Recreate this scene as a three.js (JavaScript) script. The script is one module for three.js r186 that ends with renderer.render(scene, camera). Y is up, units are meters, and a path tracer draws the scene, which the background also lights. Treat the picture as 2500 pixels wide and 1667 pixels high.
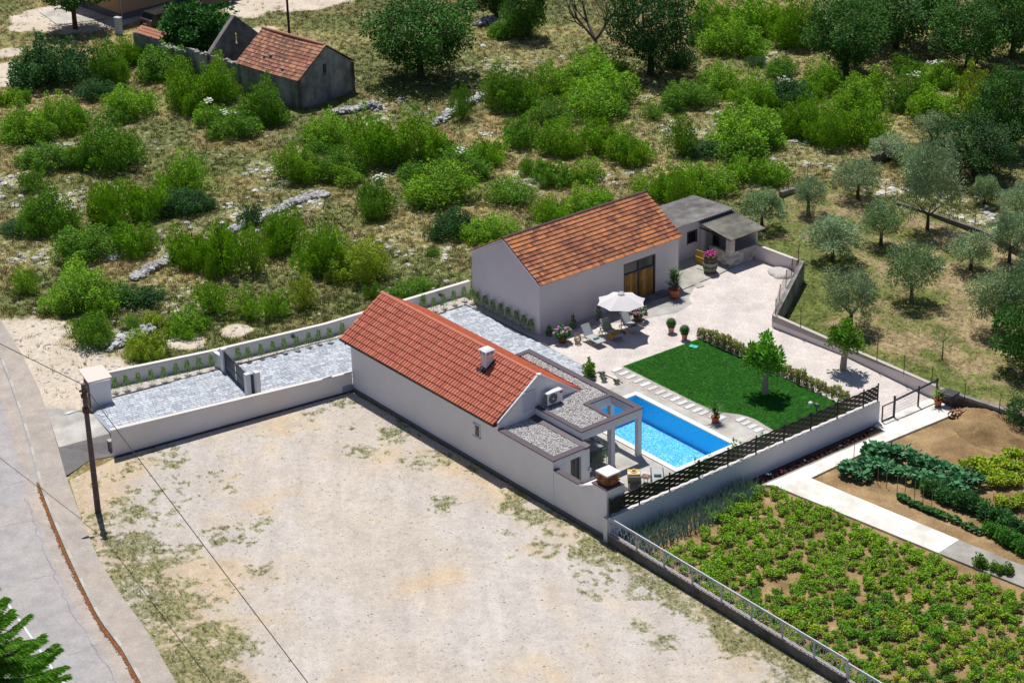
import * as THREE from 'three';
import { mergeGeometries } from 'three/addons/utils/BufferGeometryUtils.js';
import { RoundedBoxGeometry } from 'three/addons/geometries/RoundedBoxGeometry.js';

// ---------------------------------------------------------------- camera, sky, sun, exposure
// World axes follow the villa: x runs along its long side towards the garden, -z runs from its back wall to the olive grove, y is up, metres.
const scene = new THREE.Scene();
const camera = new THREE.PerspectiveCamera(2 * Math.atan(833.5 / 5310.37) * 180 / Math.PI, 2500 / 1667, 1, 1500);
const CAM = new THREE.Vector3(84.389, 57, 75.3134);
const FWD = new THREE.Vector3(-0.7110694, -0.427312, -0.5583769), RGT = new THREE.Vector3(0.6252571, -0.0210425, -0.7801351), UPV = new THREE.Vector3(-0.3216115, 0.9038593, -0.2821425);
camera.position.copy(CAM); camera.up.copy(UPV); camera.lookAt(CAM.clone().add(FWD));
const renderer = new THREE.WebGLRenderer({ antialias: true });
renderer.toneMapping = THREE.LinearToneMapping;
renderer.toneMappingExposure = 1.06;
renderer.shadowMap.enabled = true;
{ // clear summer sky
  const w = 256, h = 128, d = new Float32Array(w * h * 4);
  const sunDir = new THREE.Vector3(-1.086, 2.96, -0.444).normalize();
  for (let j = 0; j < h; j++) for (let i = 0; i < w; i++) {
    const el = ((j + .5) / h - .5) * Math.PI, az = ((i + .5) / w - .5) * 2 * Math.PI;
    const dir = new THREE.Vector3(Math.cos(el) * Math.cos(az), Math.sin(el), Math.cos(el) * Math.sin(az));
    const up = Math.max(0, dir.y), t = Math.pow(1 - up, 3), s = Math.max(0, dir.dot(sunDir)), glow = Math.pow(s, 12) * .25;
    const k = (j * w + i) * 4;
    d[k] = .066 + .11 * t + glow; d[k + 1] = .112 + .12 * t + glow; d[k + 2] = .255 + .11 * t + glow * .9; d[k + 3] = 1;
    if (dir.y < 0) { d[k] = .2; d[k + 1] = .19; d[k + 2] = .17; }
  }
  const sky = new THREE.DataTexture(d, w, h, THREE.RGBAFormat, THREE.FloatType);
  sky.mapping = THREE.EquirectangularReflectionMapping; sky.magFilter = THREE.LinearFilter; sky.needsUpdate = true;
  scene.background = sky; scene.environment = sky;
}
const sun = new THREE.DirectionalLight(new THREE.Color(1, .98, .945), 4.6);
sun.position.set(-1.086 * 40, 2.96 * 40, -0.444 * 40); sun.castShadow = true; sun.shadow.radius = 1;
sun.shadow.camera.left = -110; sun.shadow.camera.right = 110; sun.shadow.camera.top = 110; sun.shadow.camera.bottom = -110; sun.shadow.camera.far = 400;
sun.shadow.mapSize.set(4096, 4096);
scene.add(sun, sun.target);

// ---------------------------------------------------------------- small tools
function rngOf(seed) { let a = seed >>> 0; return () => { a = (a + 0x6D2B79F5) | 0; let t = Math.imul(a ^ (a >>> 15), 1 | a); t = (t + Math.imul(t ^ (t >>> 7), 61 | t)) ^ t; return ((t ^ (t >>> 14)) >>> 0) / 4294967296; }; }
const rnd = rngOf(11);
const clamp = (x, a = 0, b = 1) => x < a ? a : x > b ? b : x, mixn = (a, b, t) => a + (b - a) * t, smooth = (a, b, x) => { const t = clamp((x - a) / (b - a)); return t * t * (3 - 2 * t); };
const LAT = new Float32Array(65536); { const r = rngOf(5); for (let i = 0; i < 65536; i++) LAT[i] = r(); }
function vn(x, y, per = 256) { // value noise, repeating every per cells
  const xi = Math.floor(x), yi = Math.floor(y), fx = x - xi, fy = y - yi, sx = fx * fx * (3 - 2 * fx), sy = fy * fy * (3 - 2 * fy);
  const a = ((xi % per) + per) % per, b = (a + 1) % per, c = (((yi % per) + per) % per) << 8, e = ((((yi + 1) % per) + per) % per) << 8;
  const p = LAT[a + c], q = LAT[b + c], r = LAT[a + e], s = LAT[b + e];
  return p + (q - p) * sx + (r - p + (p - q - r + s) * sx) * sy;
}
function fbm(x, y, o = 4, per = 256) { let s = 0, a = .5, n = 0, f = 1; for (let i = 0; i < o; i++) { s += a * vn(x * f + i * 17, y * f + i * 31, Math.min(256, per * f)); n += a; a *= .55; f *= 2; } return s / n; }
const EXPO = 1.28; // light that falls on open ground here: a surface of albedo a shows as about a * EXPO
const s2l = c => { c /= 255; return c <= .04045 ? c / 12.92 : Math.pow((c + .055) / 1.055, 2.4); }, l2s = c => 255 * (c <= .0031308 ? c * 12.92 : 1.055 * Math.pow(c, 1 / 2.4) - .055);
const ALB = new Float32Array(256); for (let i = 0; i < 256; i++) ALB[i] = l2s(s2l(i) / EXPO);
const alb = c => { c = clamp(c, 0, 255); const i = Math.floor(c); return i >= 255 ? ALB[255] : mixn(ALB[i], ALB[i + 1], c - i); };
const col = (r, g, b) => new THREE.Color().setRGB(s2l(r) / EXPO, s2l(g) / EXPO, s2l(b) / EXPO);   // a colour as it shows in the open sun
function mat(r, g, b, rough = .8, more = {}) { return new THREE.MeshStandardMaterial({ color: col(r, g, b), roughness: rough, side: THREE.DoubleSide, ...more }); }
function dataTex(n, m, fn, repeat = true, srgb = true) { // fn(i, j, out) writes a colour as it shows in the open sun
  const d = new Uint8Array(n * m * 4), o = [0, 0, 0];
  for (let j = 0; j < m; j++) for (let i = 0; i < n; i++) { fn(i, j, o); const k = (j * n + i) * 4; for (let c = 0; c < 3; c++) d[k + c] = srgb ? alb(o[c]) : clamp(o[c], 0, 255); d[k + 3] = 255; }
  const t = new THREE.DataTexture(d, n, m, THREE.RGBAFormat); t.magFilter = THREE.LinearFilter; t.minFilter = THREE.LinearMipmapLinearFilter; t.generateMipmaps = true;
  t.wrapS = t.wrapT = repeat ? THREE.RepeatWrapping : THREE.MirroredRepeatWrapping; if (srgb) t.colorSpace = THREE.SRGBColorSpace; t.needsUpdate = true; return t;
}
// pixel (of the 2500 x 1667 photograph) -> place on the level y = h
function ray(px, py) { return FWD.clone().multiplyScalar(5310.37).addScaledVector(RGT, px - 1250).addScaledVector(UPV, -(py - 833.5)); }
function P(px, py, h = 0) { const d = ray(px, py); return d.multiplyScalar((h - CAM.y) / d.y).add(CAM); }
function groundY(x, z) { const w = smooth(0, 9, Math.max(-24 - x, -z - 24, 0)); return (x > -.8 && x < 8.9 && z > -.8 && z < 5 ? -2 : -.5) + w * (.5 * (fbm(x * .09, z * .09, 3) - .5) + .16 * (fbm(x * .45, z * .45, 2) - .5)); }
function PG(px, py) { let h = -.5, p; for (let i = 0; i < 4; i++) { p = P(px, py, h); h = groundY(p.x, p.z); } return p; }
const FK = 2500 / 2352, PF = (fx, fy) => PG(fx * FK, fy * FK);
const mPerPx = p => p.distanceTo(CAM) / 5310.37;
const V = (u, y, v) => new THREE.Vector3(u, y, -v);

// naming
const used = {};
function numbered(n) { used[n] = (used[n] || 0) + 1; return used[n] === 1 ? n : `${n}_${String(used[n] - 1).padStart(3, '0')}`; }
function tag(o, label, category, group) { o.userData.label = label; o.userData.category = category; if (group) o.userData.group = group; return o; }
function sh(o) { o.castShadow = true; o.receiveShadow = true; return o; }
function thing(name, label, category, pos, turn = 0, group) { const o = new THREE.Group(); o.name = numbered(name); o.position.copy(pos); o.rotation.y = turn; scene.add(o); o.updateMatrixWorld(true); return tag(o, label, category, group); }
function norm(g, keepColor) { // position, normal, uv (metres), nothing else
  let n = g.index ? g.toNonIndexed() : g; if (!n.attributes.normal) n.computeVertexNormals();
  const r = new THREE.BufferGeometry(); r.setAttribute('position', n.attributes.position); r.setAttribute('normal', n.attributes.normal);
  if (n.attributes.uv && n.userData.keepUV) r.setAttribute('uv', n.attributes.uv); else {
    const p = n.attributes.position, q = n.attributes.normal, uv = new Float32Array(p.count * 2);
    for (let i = 0; i < p.count; i++) { const ax = Math.abs(q.getX(i)), ay = Math.abs(q.getY(i)), az = Math.abs(q.getZ(i)), x = p.getX(i), y = p.getY(i), z = p.getZ(i);
      if (ay >= ax && ay >= az) { uv[2 * i] = x; uv[2 * i + 1] = z; } else if (ax >= az) { uv[2 * i] = z; uv[2 * i + 1] = y; } else { uv[2 * i] = x; uv[2 * i + 1] = y; } }
    r.setAttribute('uv', new THREE.BufferAttribute(uv, 2)); }
  if (keepColor && n.attributes.color) r.setAttribute('color', n.attributes.color);
  return r;
}
const merge = (gs, c) => { gs = (Array.isArray(gs) ? gs : [gs]).map(g => norm(g, c)); return gs.length > 1 ? mergeGeometries(gs) : gs[0]; };
function lpart(t, name, gs, m, label) { const o = sh(new THREE.Mesh(merge(gs, m.vertexColors), m)); o.name = name; t.add(o); if (label) o.userData.label = label; return o; }          // shapes in the parent's own axes
function wpart(t, name, gs, m, label) { const g = merge(gs, m.vertexColors); t.updateMatrixWorld(true); g.applyMatrix4(t.matrixWorld.clone().invert()); const o = sh(new THREE.Mesh(g, m)); o.name = name; t.add(o); if (label) o.userData.label = label; return o; }   // shapes in the world's axes
function struct(name, gs, m, label) { const o = sh(new THREE.Mesh(merge(gs, m.vertexColors), m)); o.name = numbered(name); o.userData.kind = 'structure'; if (label) o.userData.label = label; scene.add(o); return o; }
function copyOf(o, label, pos, turn = 0, scale) { const c = o.clone(); c.name = numbered(o.name.replace(/_\d{3}$/, '')); c.userData = { ...o.userData }; if (label) c.userData.label = label; c.position.copy(pos); c.rotation.y = turn; if (scale) c.scale.copy(scale); scene.add(c); return c; }
const ORD = ['first', 'second', 'third', 'fourth', 'fifth', 'sixth', 'seventh', 'eighth', 'ninth', 'tenth', 'eleventh', 'twelfth', 'thirteenth', 'fourteenth', 'fifteenth', 'sixteenth', 'seventeenth', 'eighteenth', 'nineteenth', 'twentieth', 'twenty first', 'twenty second', 'twenty third', 'twenty fourth', 'twenty fifth', 'twenty sixth', 'twenty seventh', 'twenty eighth', 'twenty ninth', 'thirtieth'];

// shapes
function box(u0, u1, v0, v1, y0, y1) { const g = new THREE.BoxGeometry(Math.abs(u1 - u0), Math.abs(y1 - y0), Math.abs(v1 - v0)); g.translate((u0 + u1) / 2, (y0 + y1) / 2, -(v0 + v1) / 2); return g; }
function lbox(x, y, z, w, h, d, r = 0) { const g = r ? new RoundedBoxGeometry(w, h, d, 2, r) : new THREE.BoxGeometry(w, h, d); g.translate(x, y, z); return g; }
function cyl(x, y0, y1, z, r0, r1 = r0, n = 12) { const g = new THREE.CylinderGeometry(r1, r0, y1 - y0, n); g.translate(x, (y0 + y1) / 2, z); return g; }
function bar(a, b, r, r1 = r, n = 6) { const d = b.clone().sub(a), g = new THREE.CylinderGeometry(r1, r, d.length(), n); g.applyQuaternion(new THREE.Quaternion().setFromUnitVectors(new THREE.Vector3(0, 1, 0), d.clone().normalize())); g.translate((a.x + b.x) / 2, (a.y + b.y) / 2, (a.z + b.z) / 2); return g; }
function beam(a, b, w, h) { // a square bar, its width level
  const d = b.clone().sub(a), L = d.length(), x = d.clone().normalize(), z = new THREE.Vector3().crossVectors(x, new THREE.Vector3(0, 1, 0)); if (z.lengthSq() < 1e-6) z.set(0, 0, 1); z.normalize(); const y = new THREE.Vector3().crossVectors(z, x);
  const g = new THREE.BoxGeometry(L, h, w); g.applyMatrix4(new THREE.Matrix4().makeBasis(x, y, z)); g.translate((a.x + b.x) / 2, (a.y + b.y) / 2, (a.z + b.z) / 2); return g; }
function tube(pts, r, seg = 24, rs = 6) { return new THREE.TubeGeometry(new THREE.CatmullRomCurve3(pts), seg, r, rs); }
function lathe(pts, n = 20) { return new THREE.LatheGeometry(pts.map(p => new THREE.Vector2(...p)), n); }
function poly(pts, drop = 0) { // a sheet through a ring of points, or with drop a slab
  const fl = pts.map(p => new THREE.Vector2(p.x, -p.z)), cw = THREE.ShapeUtils.isClockWise(fl); if (cw) { pts = pts.slice().reverse(); fl.reverse(); }
  const tr = THREE.ShapeUtils.triangulateShape(fl, []), pos = [];
  for (const t of tr) for (const i of t) pos.push(pts[i].x, pts[i].y, pts[i].z);
  if (drop) for (let i = 0; i < pts.length; i++) { const a = pts[i], b = pts[(i + 1) % pts.length]; pos.push(a.x, a.y - drop, a.z, b.x, b.y - drop, b.z, b.x, b.y, b.z, a.x, a.y - drop, a.z, b.x, b.y, b.z, a.x, a.y, a.z); }
  const g = new THREE.BufferGeometry(); g.setAttribute('position', new THREE.Float32BufferAttribute(pos, 3)); g.computeVertexNormals(); return g;
}
function wallRun(a, b, th, y0, ya, yb, side = 0) { // a wall from a to b, its top sloping from ya to yb; side -1, 0, 1: where the line runs in its thickness
  const d = new THREE.Vector3(b.x - a.x, 0, b.z - a.z).normalize(), n = new THREE.Vector3(-d.z, 0, d.x), s0 = th * (side - 1) / 2, s1 = th * (side + 1) / 2;
  const q = (p, s, y) => new THREE.Vector3(p.x + n.x * s, y, p.z + n.z * s);
  return hexa([q(a, s0, y0), q(b, s0, y0), q(b, s1, y0), q(a, s1, y0), q(a, s0, ya), q(b, s0, yb), q(b, s1, yb), q(a, s1, ya)]);
}
function xform(g, m) { // a change of axes; mirrored ones keep their faces outwards
  g = g.index ? g.toNonIndexed() : g; g.applyMatrix4(m); if (m.determinant() < 0) for (const k of Object.keys(g.attributes)) { const a = g.attributes[k], n = a.itemSize; for (let i = 0; i + 2 < a.count; i += 3) for (let c = 0; c < n; c++) { const t = a.array[(i + 1) * n + c]; a.array[(i + 1) * n + c] = a.array[(i + 2) * n + c]; a.array[(i + 2) * n + c] = t; } } return g;
}
function hexa(c) { // eight corners: bottom ring, top ring
  const f = [[0, 1, 5, 4], [1, 2, 6, 5], [2, 3, 7, 6], [3, 0, 4, 7], [4, 5, 6, 7], [3, 2, 1, 0]], pos = [];
  for (const [i, j, k, l] of f) for (const m of [i, j, k, i, k, l]) pos.push(c[m].x, c[m].y, c[m].z);
  const g = new THREE.BufferGeometry(); g.setAttribute('position', new THREE.Float32BufferAttribute(pos, 3)); g.computeVertexNormals(); return g;
}
function tint(g, c) { const n = g.index ? g.toNonIndexed() : g, a = new Float32Array(n.attributes.position.count * 3); for (let i = 0; i < a.length; i += 3) { a[i] = c.r; a[i + 1] = c.g; a[i + 2] = c.b; } n.setAttribute('color', new THREE.BufferAttribute(a, 3)); return n; }
function segDist(x, z, pts) { let m = 1e9; for (let i = 0; i + 1 < pts.length; i++) { const a = pts[i], b = pts[i + 1], dx = b.x - a.x, dz = b.z - a.z, t = clamp(((x - a.x) * dx + (z - a.z) * dz) / (dx * dx + dz * dz)); m = Math.min(m, Math.hypot(x - a.x - t * dx, z - a.z - t * dz)); } return m; }
function inside(x, z, pts) { let c = false; for (let i = 0, j = pts.length - 1; i < pts.length; j = i++) if ((pts[i].z > z) !== (pts[j].z > z) && x < (pts[j].x - pts[i].x) * (z - pts[i].z) / (pts[j].z - pts[i].z) + pts[i].x) c = !c; return c; }

// ---------------------------------------------------------------- surfaces
const spk = rngOf(77);
function speckle(n, metres, base, amp, spots) { // loose stones and grain: base colour, spread, [share, colour] spots
  const cells = n / 3, t = dataTex(n, n, (i, j, o) => {
    const a = vn(i / 3, j / 3, Math.floor(cells)) - .5, b = spk() - .5, c = fbm(i / n * 6, j / n * 6, 3, 6) - .5; let k = amp * (a * .9 + b * .7 + c * .8);
    for (let q = 0; q < 3; q++) o[q] = base[q] + k * (1 - .12 * q);
    const s = vn(i / 4 + 91, j / 4 + 13, Math.floor(n / 4)); let lim = 0;
    for (const [share, cc] of spots) { lim += share; if (s < lim + .12 && s > .12 - .12) { const w = s < lim ? .8 : .0; if (w) { for (let q = 0; q < 3; q++) o[q] = mixn(o[q], cc[q], w); break; } } }
  });
  t.repeat.set(1 / metres, 1 / metres); return t;
}
const tx = {
  yard: speckle(512, 5, [222, 210, 200], 56, [[.16, [172, 158, 148]], [.05, [240, 232, 226]]]),
  beds: speckle(256, 3, [205, 194, 182], 46, [[.2, [150, 140, 130]]]),
  pebble: speckle(256, 3, [192, 182, 172], 60, [[.2, [140, 132, 126]]]),
  plaster: dataTex(256, 256, (i, j, o) => { const k = (fbm(i / 256 * 8, j / 256 * 8, 4, 8) - .5) * 12 + (spk() - .5) * 6; o[0] = 247 + k * .7; o[1] = 246 + k * .7; o[2] = 245 + k * .7; }),
  concrete: dataTex(512, 512, (i, j, o) => { const k = (fbm(i / 512 * 6, j / 512 * 6, 5, 6) - .5) * 70 + (spk() - .5) * 14; o[0] = 178 + k; o[1] = 174 + k; o[2] = 166 + k; }),
  asphalt: dataTex(1024, 1024, (i, j, o) => { const k = (fbm(i / 1024 * 16, j / 1024 * 16, 5, 16) - .5) * 34 + (spk() - .5) * 24 + (vn(i / 8, j / 8, 128) - .5) * 16, w = fbm(i / 1024 * 3, j / 1024 * 3, 3, 3) - .5; o[0] = 180 + k + w * 14; o[1] = 173 + k + w * 8; o[2] = 168 + k; }),
  soil: dataTex(1024, 1024, (i, j, o) => { const a = fbm(i / 1024 * 10, j / 1024 * 10, 5, 10) - .5, b = vn(i / 4, j / 4) - .5; const k = a * 80 + b * 34 + (spk() - .5) * 26; o[0] = 158 + k * 1.1; o[1] = 129 + k * 1.02; o[2] = 88 + k * .85; }),
  lawn: dataTex(512, 512, (i, j, o) => { const a = fbm(i / 512 * 8, j / 512 * 8, 4, 8) - .5, b = spk() - .5; const k = a * 30 + b * 26; o[0] = 40 + k * .7; o[1] = 118 + k * .8; o[2] = 6 + k * .3; }),
  tile: dataTex(256, 256, (i, j, o) => { const k = (fbm(i / 256 * 6, j / 256 * 6, 4, 6) - .5) * 60 + (spk() - .5) * 20; o[0] = 232 + k * .4; o[1] = 226 + k * .6; o[2] = 220 + k * .6; }),
  wood: dataTex(256, 256, (i, j, o) => { const g = fbm(i / 256 * 40, j / 256 * 3, 3, 40) - .5, k = g * 70 + (vn(i / 256 * 9, j / 256 * 2, 9) - .5) * 40; o[0] = 188 + k; o[1] = 142 + k * .9; o[2] = 66 + k * .6; }),
  weathered: dataTex(512, 512, (i, j, o) => { const a = fbm(i / 512 * 7, j / 512 * 7, 5, 7) - .5, st = fbm(i / 512 * 24, j / 512 * 3, 3, 24) - .5, k = a * 90 + st * 40 + (spk() - .5) * 16; o[0] = 150 + k; o[1] = 146 + k; o[2] = 140 + k; }),
};
for (const [k, m] of [['plaster', 4], ['concrete', 5], ['asphalt', 9], ['soil', 11], ['lawn', 5], ['tile', 1.1], ['wood', 1.2], ['weathered', 5]]) tx[k].repeat.set(1 / m, 1 / m);
const mt = (t, rough = .9, more = {}) => new THREE.MeshStandardMaterial({ map: t, roughness: rough, side: THREE.DoubleSide, ...more });
const M = {
  plaster: mt(tx.plaster, .92), plasterPink: mt(tx.plaster, .92, { color: new THREE.Color(.93, .86, .84) }), plasterWarm: mt(tx.plaster, .92, { color: new THREE.Color(.98, .95, .92) }),
  grey: mat(120, 118, 118), plinth: mat(126, 122, 116, .95), capBrown: mat(92, 78, 84, .5), anthracite: mat(62, 66, 72, .5), black: mat(30, 29, 31, .6), blackSatin: mat(38, 36, 38, .4),
  white: mat(236, 236, 238, .5), concrete: mt(tx.concrete, .95), concreteLight: mt(tx.concrete, .95, { color: new THREE.Color(1.28, 1.26, 1.22) }), concreteDark: mt(tx.concrete, .95, { color: new THREE.Color(.5, .49, .47) }),
  weathered: mt(tx.weathered, .95), weatheredDark: mt(tx.weathered, .95, { color: new THREE.Color(.55, .54, .53) }),
  yard: mt(tx.yard, .97), beds: mt(tx.beds, .97), pebble: mt(tx.pebble, .97), asphalt: mt(tx.asphalt, .93), soil: mt(tx.soil, .98), lawn: mt(tx.lawn, .95),
  wood: mt(tx.wood, .75), darkGlass: new THREE.MeshPhysicalMaterial({ color: col(40, 44, 48), roughness: .06, metalness: 0, side: THREE.DoubleSide }),
  terra: mat(196, 110, 72, .85), terraPale: mat(218, 160, 132, .85), rust: mat(96, 66, 52, .8), metal: mat(190, 192, 198, .4, { metalness: .6 }), trunk: mat(104, 88, 72, .95), trunkPale: mat(176, 162, 146, .95), twig: mat(96, 84, 76, .95),
};

// ---------------------------------------------------------------- the ground: one sheet with its own wear, stones and dry grass
const pts = (list, h) => list.map(([x, y]) => P(x, y, h));
const G0 = -.5;
const WALL_IN = [V(-14.1, 0, -26.5), V(-12.2, 0, -11.75)];        // foot of the driveway's near wall
const curb = [[-60, 700], [0, 880], [23, 937], [50, 1017], [73, 1097], [94, 1178], [115, 1239], [145, 1312], [191, 1415], [245, 1519], [298, 1591], [341, 1667], [420, 1800]];
const walkEdge = [[-60, 640], [0, 780], [50, 860], [92, 944], [115, 1009], [142, 1097], [159, 1159], [199, 1270], [237, 1358], [291, 1450], [344, 1519], [386, 1591], [429, 1667], [520, 1800]];
const railFoot = [V(11, 0, -11.75), V(31, 0, -12.05)];
const walkW = pts(walkEdge, G0);
const rocky = [[390, 695, 4], [310, 735, 4], [335, 590, 4], [800, 610, 4], [940, 590, 5], [1010, 610, 4], [1430, 420, 4], [1600, 235, 5], [1480, 215, 3], [1560, 300, 4], [1860, 372, 5], [1905, 380, 3], [60, 450, 4], [20, 400, 4], [1130, 85, 4], [1180, 140, 5], [870, 262, 3], [540, 512, 4], [430, 565, 4], [700, 440, 3], [2205, 420, 5], [2270, 520, 5], [2030, 430, 4], [60, 575, 4], [250, 700, 3], [620, 400, 3], [1120, 360, 3], [1230, 400, 3], [1330, 450, 3], [1740, 200, 3], [1830, 150, 4], [2100, 120, 4], [130, 470, 4], [800, 300, 2], [960, 380, 3], [120, 330, 3], [1700, 400, 3], [2240, 60, 3]].map(([x, y, r]) => [PF(x, y), r]);
const bare = [[40, 780, 2.4], [110, 850, 3.4], [165, 885, 2.6], [240, 835, .9], [330, 806, .8], [430, 784, .8], [540, 760, .7], [130, 40, 3], [190, 45, 3], [240, 35, 2.5], [600, 4, 2.6], [680, 4, 2.2], [740, -4, 2], [570, 30, 1.2], [10, 165, 1.8], [-20, 180, 2], [60, 60, 1.2], [600, 72, 1.0], [15, 120, 1]].map(([x, y, r]) => [PF(x, y), r]);
const lush = [[800, 20, 4], [560, 10, 3], [470, 55, 3], [60, 700, 3], [230, 810, 2], [150, 850, 2], [850, 215, 6], [760, 250, 5], [960, 190, 5], [560, 730, 4], [450, 790, 3], [330, 770, 3], [880, 690, 4], [950, 660, 4], [650, 740, 3]].map(([x, y, r]) => [PF(x, y), r]);
const spot = (x, z, list) => { let s = 0; for (const [p, r] of list) { const d = ((x - p.x) ** 2 + (z - p.z) ** 2) / (r * r); if (d < 4) s = Math.max(s, 1 - d / 4); } return s; };
function fieldAt(x, z) { // shares of bare earth, stones, green
  const n1 = fbm(x * .11 + 9, z * .11 + 4, 3), n2 = fbm(x * .55, z * .55, 3), n3 = fbm(x * 2.1 + 50, z * 2.1, 2);
  const b = smooth(.42, .62, spot(x, z, bare) * .62 + n2 * .42), r = smooth(.7, 1.06, spot(x, z, rocky) * .55 + n3 * .45 + (n2 - .5) * .7 + (n1 - .5) * .3);
  const g = smooth(.36, .64, n1 * .62 + n2 * .42 + spot(x, z, lush) * .4 - .02) * (1 - b) * (1 - r * .6);
  return [b, r, g, n1, n2, n3];
}
const groundTex = (() => {
  const n = 2048, r = rngOf(31);
  return dataTex(n, n, (i, j, o) => {
    const x = -115 + (i + .5) / n * 165, z = -92 + (j + .5) / n * 142, [b, k, g, n1, n2, n3] = fieldAt(x, z), f = vn(x * 7, z * 7), w = r();
    const straw = smooth(.4, .7, n3 * .6 + f * .5), s = (f - .5) * 42 + (w - .5) * 40 + (n2 - .5) * 40;
    o[0] = mixn(146, 178, straw) + s; o[1] = mixn(136, 164, straw) + s * .95; o[2] = mixn(84, 106, straw) + s * .7;
    if (g > 0) { o[0] = mixn(o[0], 102 + s * .8, g * .8); o[1] = mixn(o[1], 110 + s * .9, g * .8); o[2] = mixn(o[2], 54 + s * .5, g * .8); }
    const br = smooth(.58, .75, fbm(x * .4 + 70, z * .4 + 20, 2)) * .35; o[0] = mixn(o[0], 158 + s, br); o[1] = mixn(o[1], 118 + s, br); o[2] = mixn(o[2], 84 + s, br);
    if (b > 0) { o[0] = mixn(o[0], 216 + s * .6, b); o[1] = mixn(o[1], 200 + s * .6, b); o[2] = mixn(o[2], 178 + s * .6, b); }
    const st = vn(x * 5.2 + 33, z * 6.1 + 8) + (w - .5) * .5; if (st > 1.02 - k * .5) { const q = .75; o[0] = mixn(o[0], 212 + s, q); o[1] = mixn(o[1], 206 + s, q); o[2] = mixn(o[2], 200 + s, q); }
  }, false);
})();
{ // the sheet: half-metre cells in view, wide cells out to the horizon
  const line = (a, b, far) => { const l = [-far, -far / 2, -far / 4]; for (let t = a; t <= b; t += .6) l.push(t); l.push(far / 4, far / 2, far); return l.filter((t, i) => i < 3 || t > l[2]).sort((p, q) => p - q); };
  const xs = line(-114, 46, 800), zs = line(-92, 50, 800), pos = [], uv = [], idx = [];
  for (const z of zs) for (const x of xs) { pos.push(x, Math.abs(x) < 190 && Math.abs(z) < 190 ? groundY(x, z) : G0, z); uv.push((x + 115) / 165, (z + 92) / 142); }
  for (let j = 0; j + 1 < zs.length; j++) for (let i = 0; i + 1 < xs.length; i++) { const a = j * xs.length + i, b = a + 1, c = a + xs.length, d = c + 1; idx.push(a, c, b, b, c, d); }
  const g = new THREE.BufferGeometry(); g.setAttribute('position', new THREE.Float32BufferAttribute(pos, 3)); g.setAttribute('uv', new THREE.Float32BufferAttribute(uv, 2)); g.setIndex(idx); g.computeVertexNormals();
  const o = sh(new THREE.Mesh(g, mt(groundTex, .97))); o.name = 'ground'; tag(o, 'dry stony grassland around the walled villa plot', 'ground'); o.userData.kind = 'structure'; scene.add(o);
}
// ---- the gravel lot in front of the villa
const lotRing = [...pts([[168, 1172], [199, 1270], [237, 1358], [291, 1450], [344, 1519], [386, 1591], [429, 1667], [520, 1800]], -.494), V(33, -.494, -45), V(33, -.494, -12), V(11.2, -.494, -11.7), V(-12.2, -.494, -11.7), V(-14.1, -.494, -26.45), P(262, 1128, -.494)];
const verge = pts([[168, 1172], [199, 1270], [237, 1358], [291, 1450], [344, 1519], [386, 1591], [429, 1667], [520, 1800]], -.494);
const lotGreen = [[430, 1185, 2.0], [470, 1160, 1.0], [395, 1120, 1.4], [300, 1260, 1.3], [330, 1330, 1.8], [400, 1350, 1.6], [460, 1330, 1.6], [520, 1320, 1.4], [580, 1320, 1.2], [350, 1430, 1.7], [420, 1460, 1.9], [470, 1500, 1.9], [440, 1560, 2], [520, 1590, 2], [470, 1640, 2.2], [560, 1640, 1.6], [820, 1100, .8], [870, 1105, .8], [780, 1000, .8], [840, 985, .9], [860, 1040, .6], [900, 1110, .7], [960, 1060, 1], [1040, 1120, 1], [1270, 1280, 1.2], [1330, 1310, 1.4], [1250, 1240, 1.3], [1460, 1350, 1.2], [1540, 1420, 1.2], [1600, 1440, 1.2], [1660, 1480, 1.2], [1740, 1530, 1.4], [1800, 1570, 1.6], [1880, 1600, 1.6], [1950, 1640, 1.7], [1630, 1570, .8], [1560, 1530, .5], [1990, 1650, 2], [1450, 1420, 1.1], [1090, 1230, .8], [640, 1400, .7], [620, 1270, .7]].map(([x, y, r]) => [P(x, y, G0), r]);
function lotAt(x, z) {
  const n1 = fbm(x * .23 + 3, z * .23 + 8, 3), n2 = fbm(x * .9, z * .9 + 4, 3), n3 = fbm(x * 3.3, z * 3.3, 2);
  const dv = segDist(x, z, verge), dr = segDist(x, z, railFoot), dh = segDist(x, z, [V(-12, 0, -11.6), V(11, 0, -11.6)]);
  const near = Math.max(smooth(6, .5, dv) * .36, smooth(3.0, .3, dr) * .5, smooth(2.2, .2, dh) * .34);
  const g = smooth(.5, .86, near * .7 + spot(x, z, lotGreen) * .42 + (n2 - .5) * .85 + (n3 - .5) * .7 + .16);
  return [g, n1, n2, n3, near];
}
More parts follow.
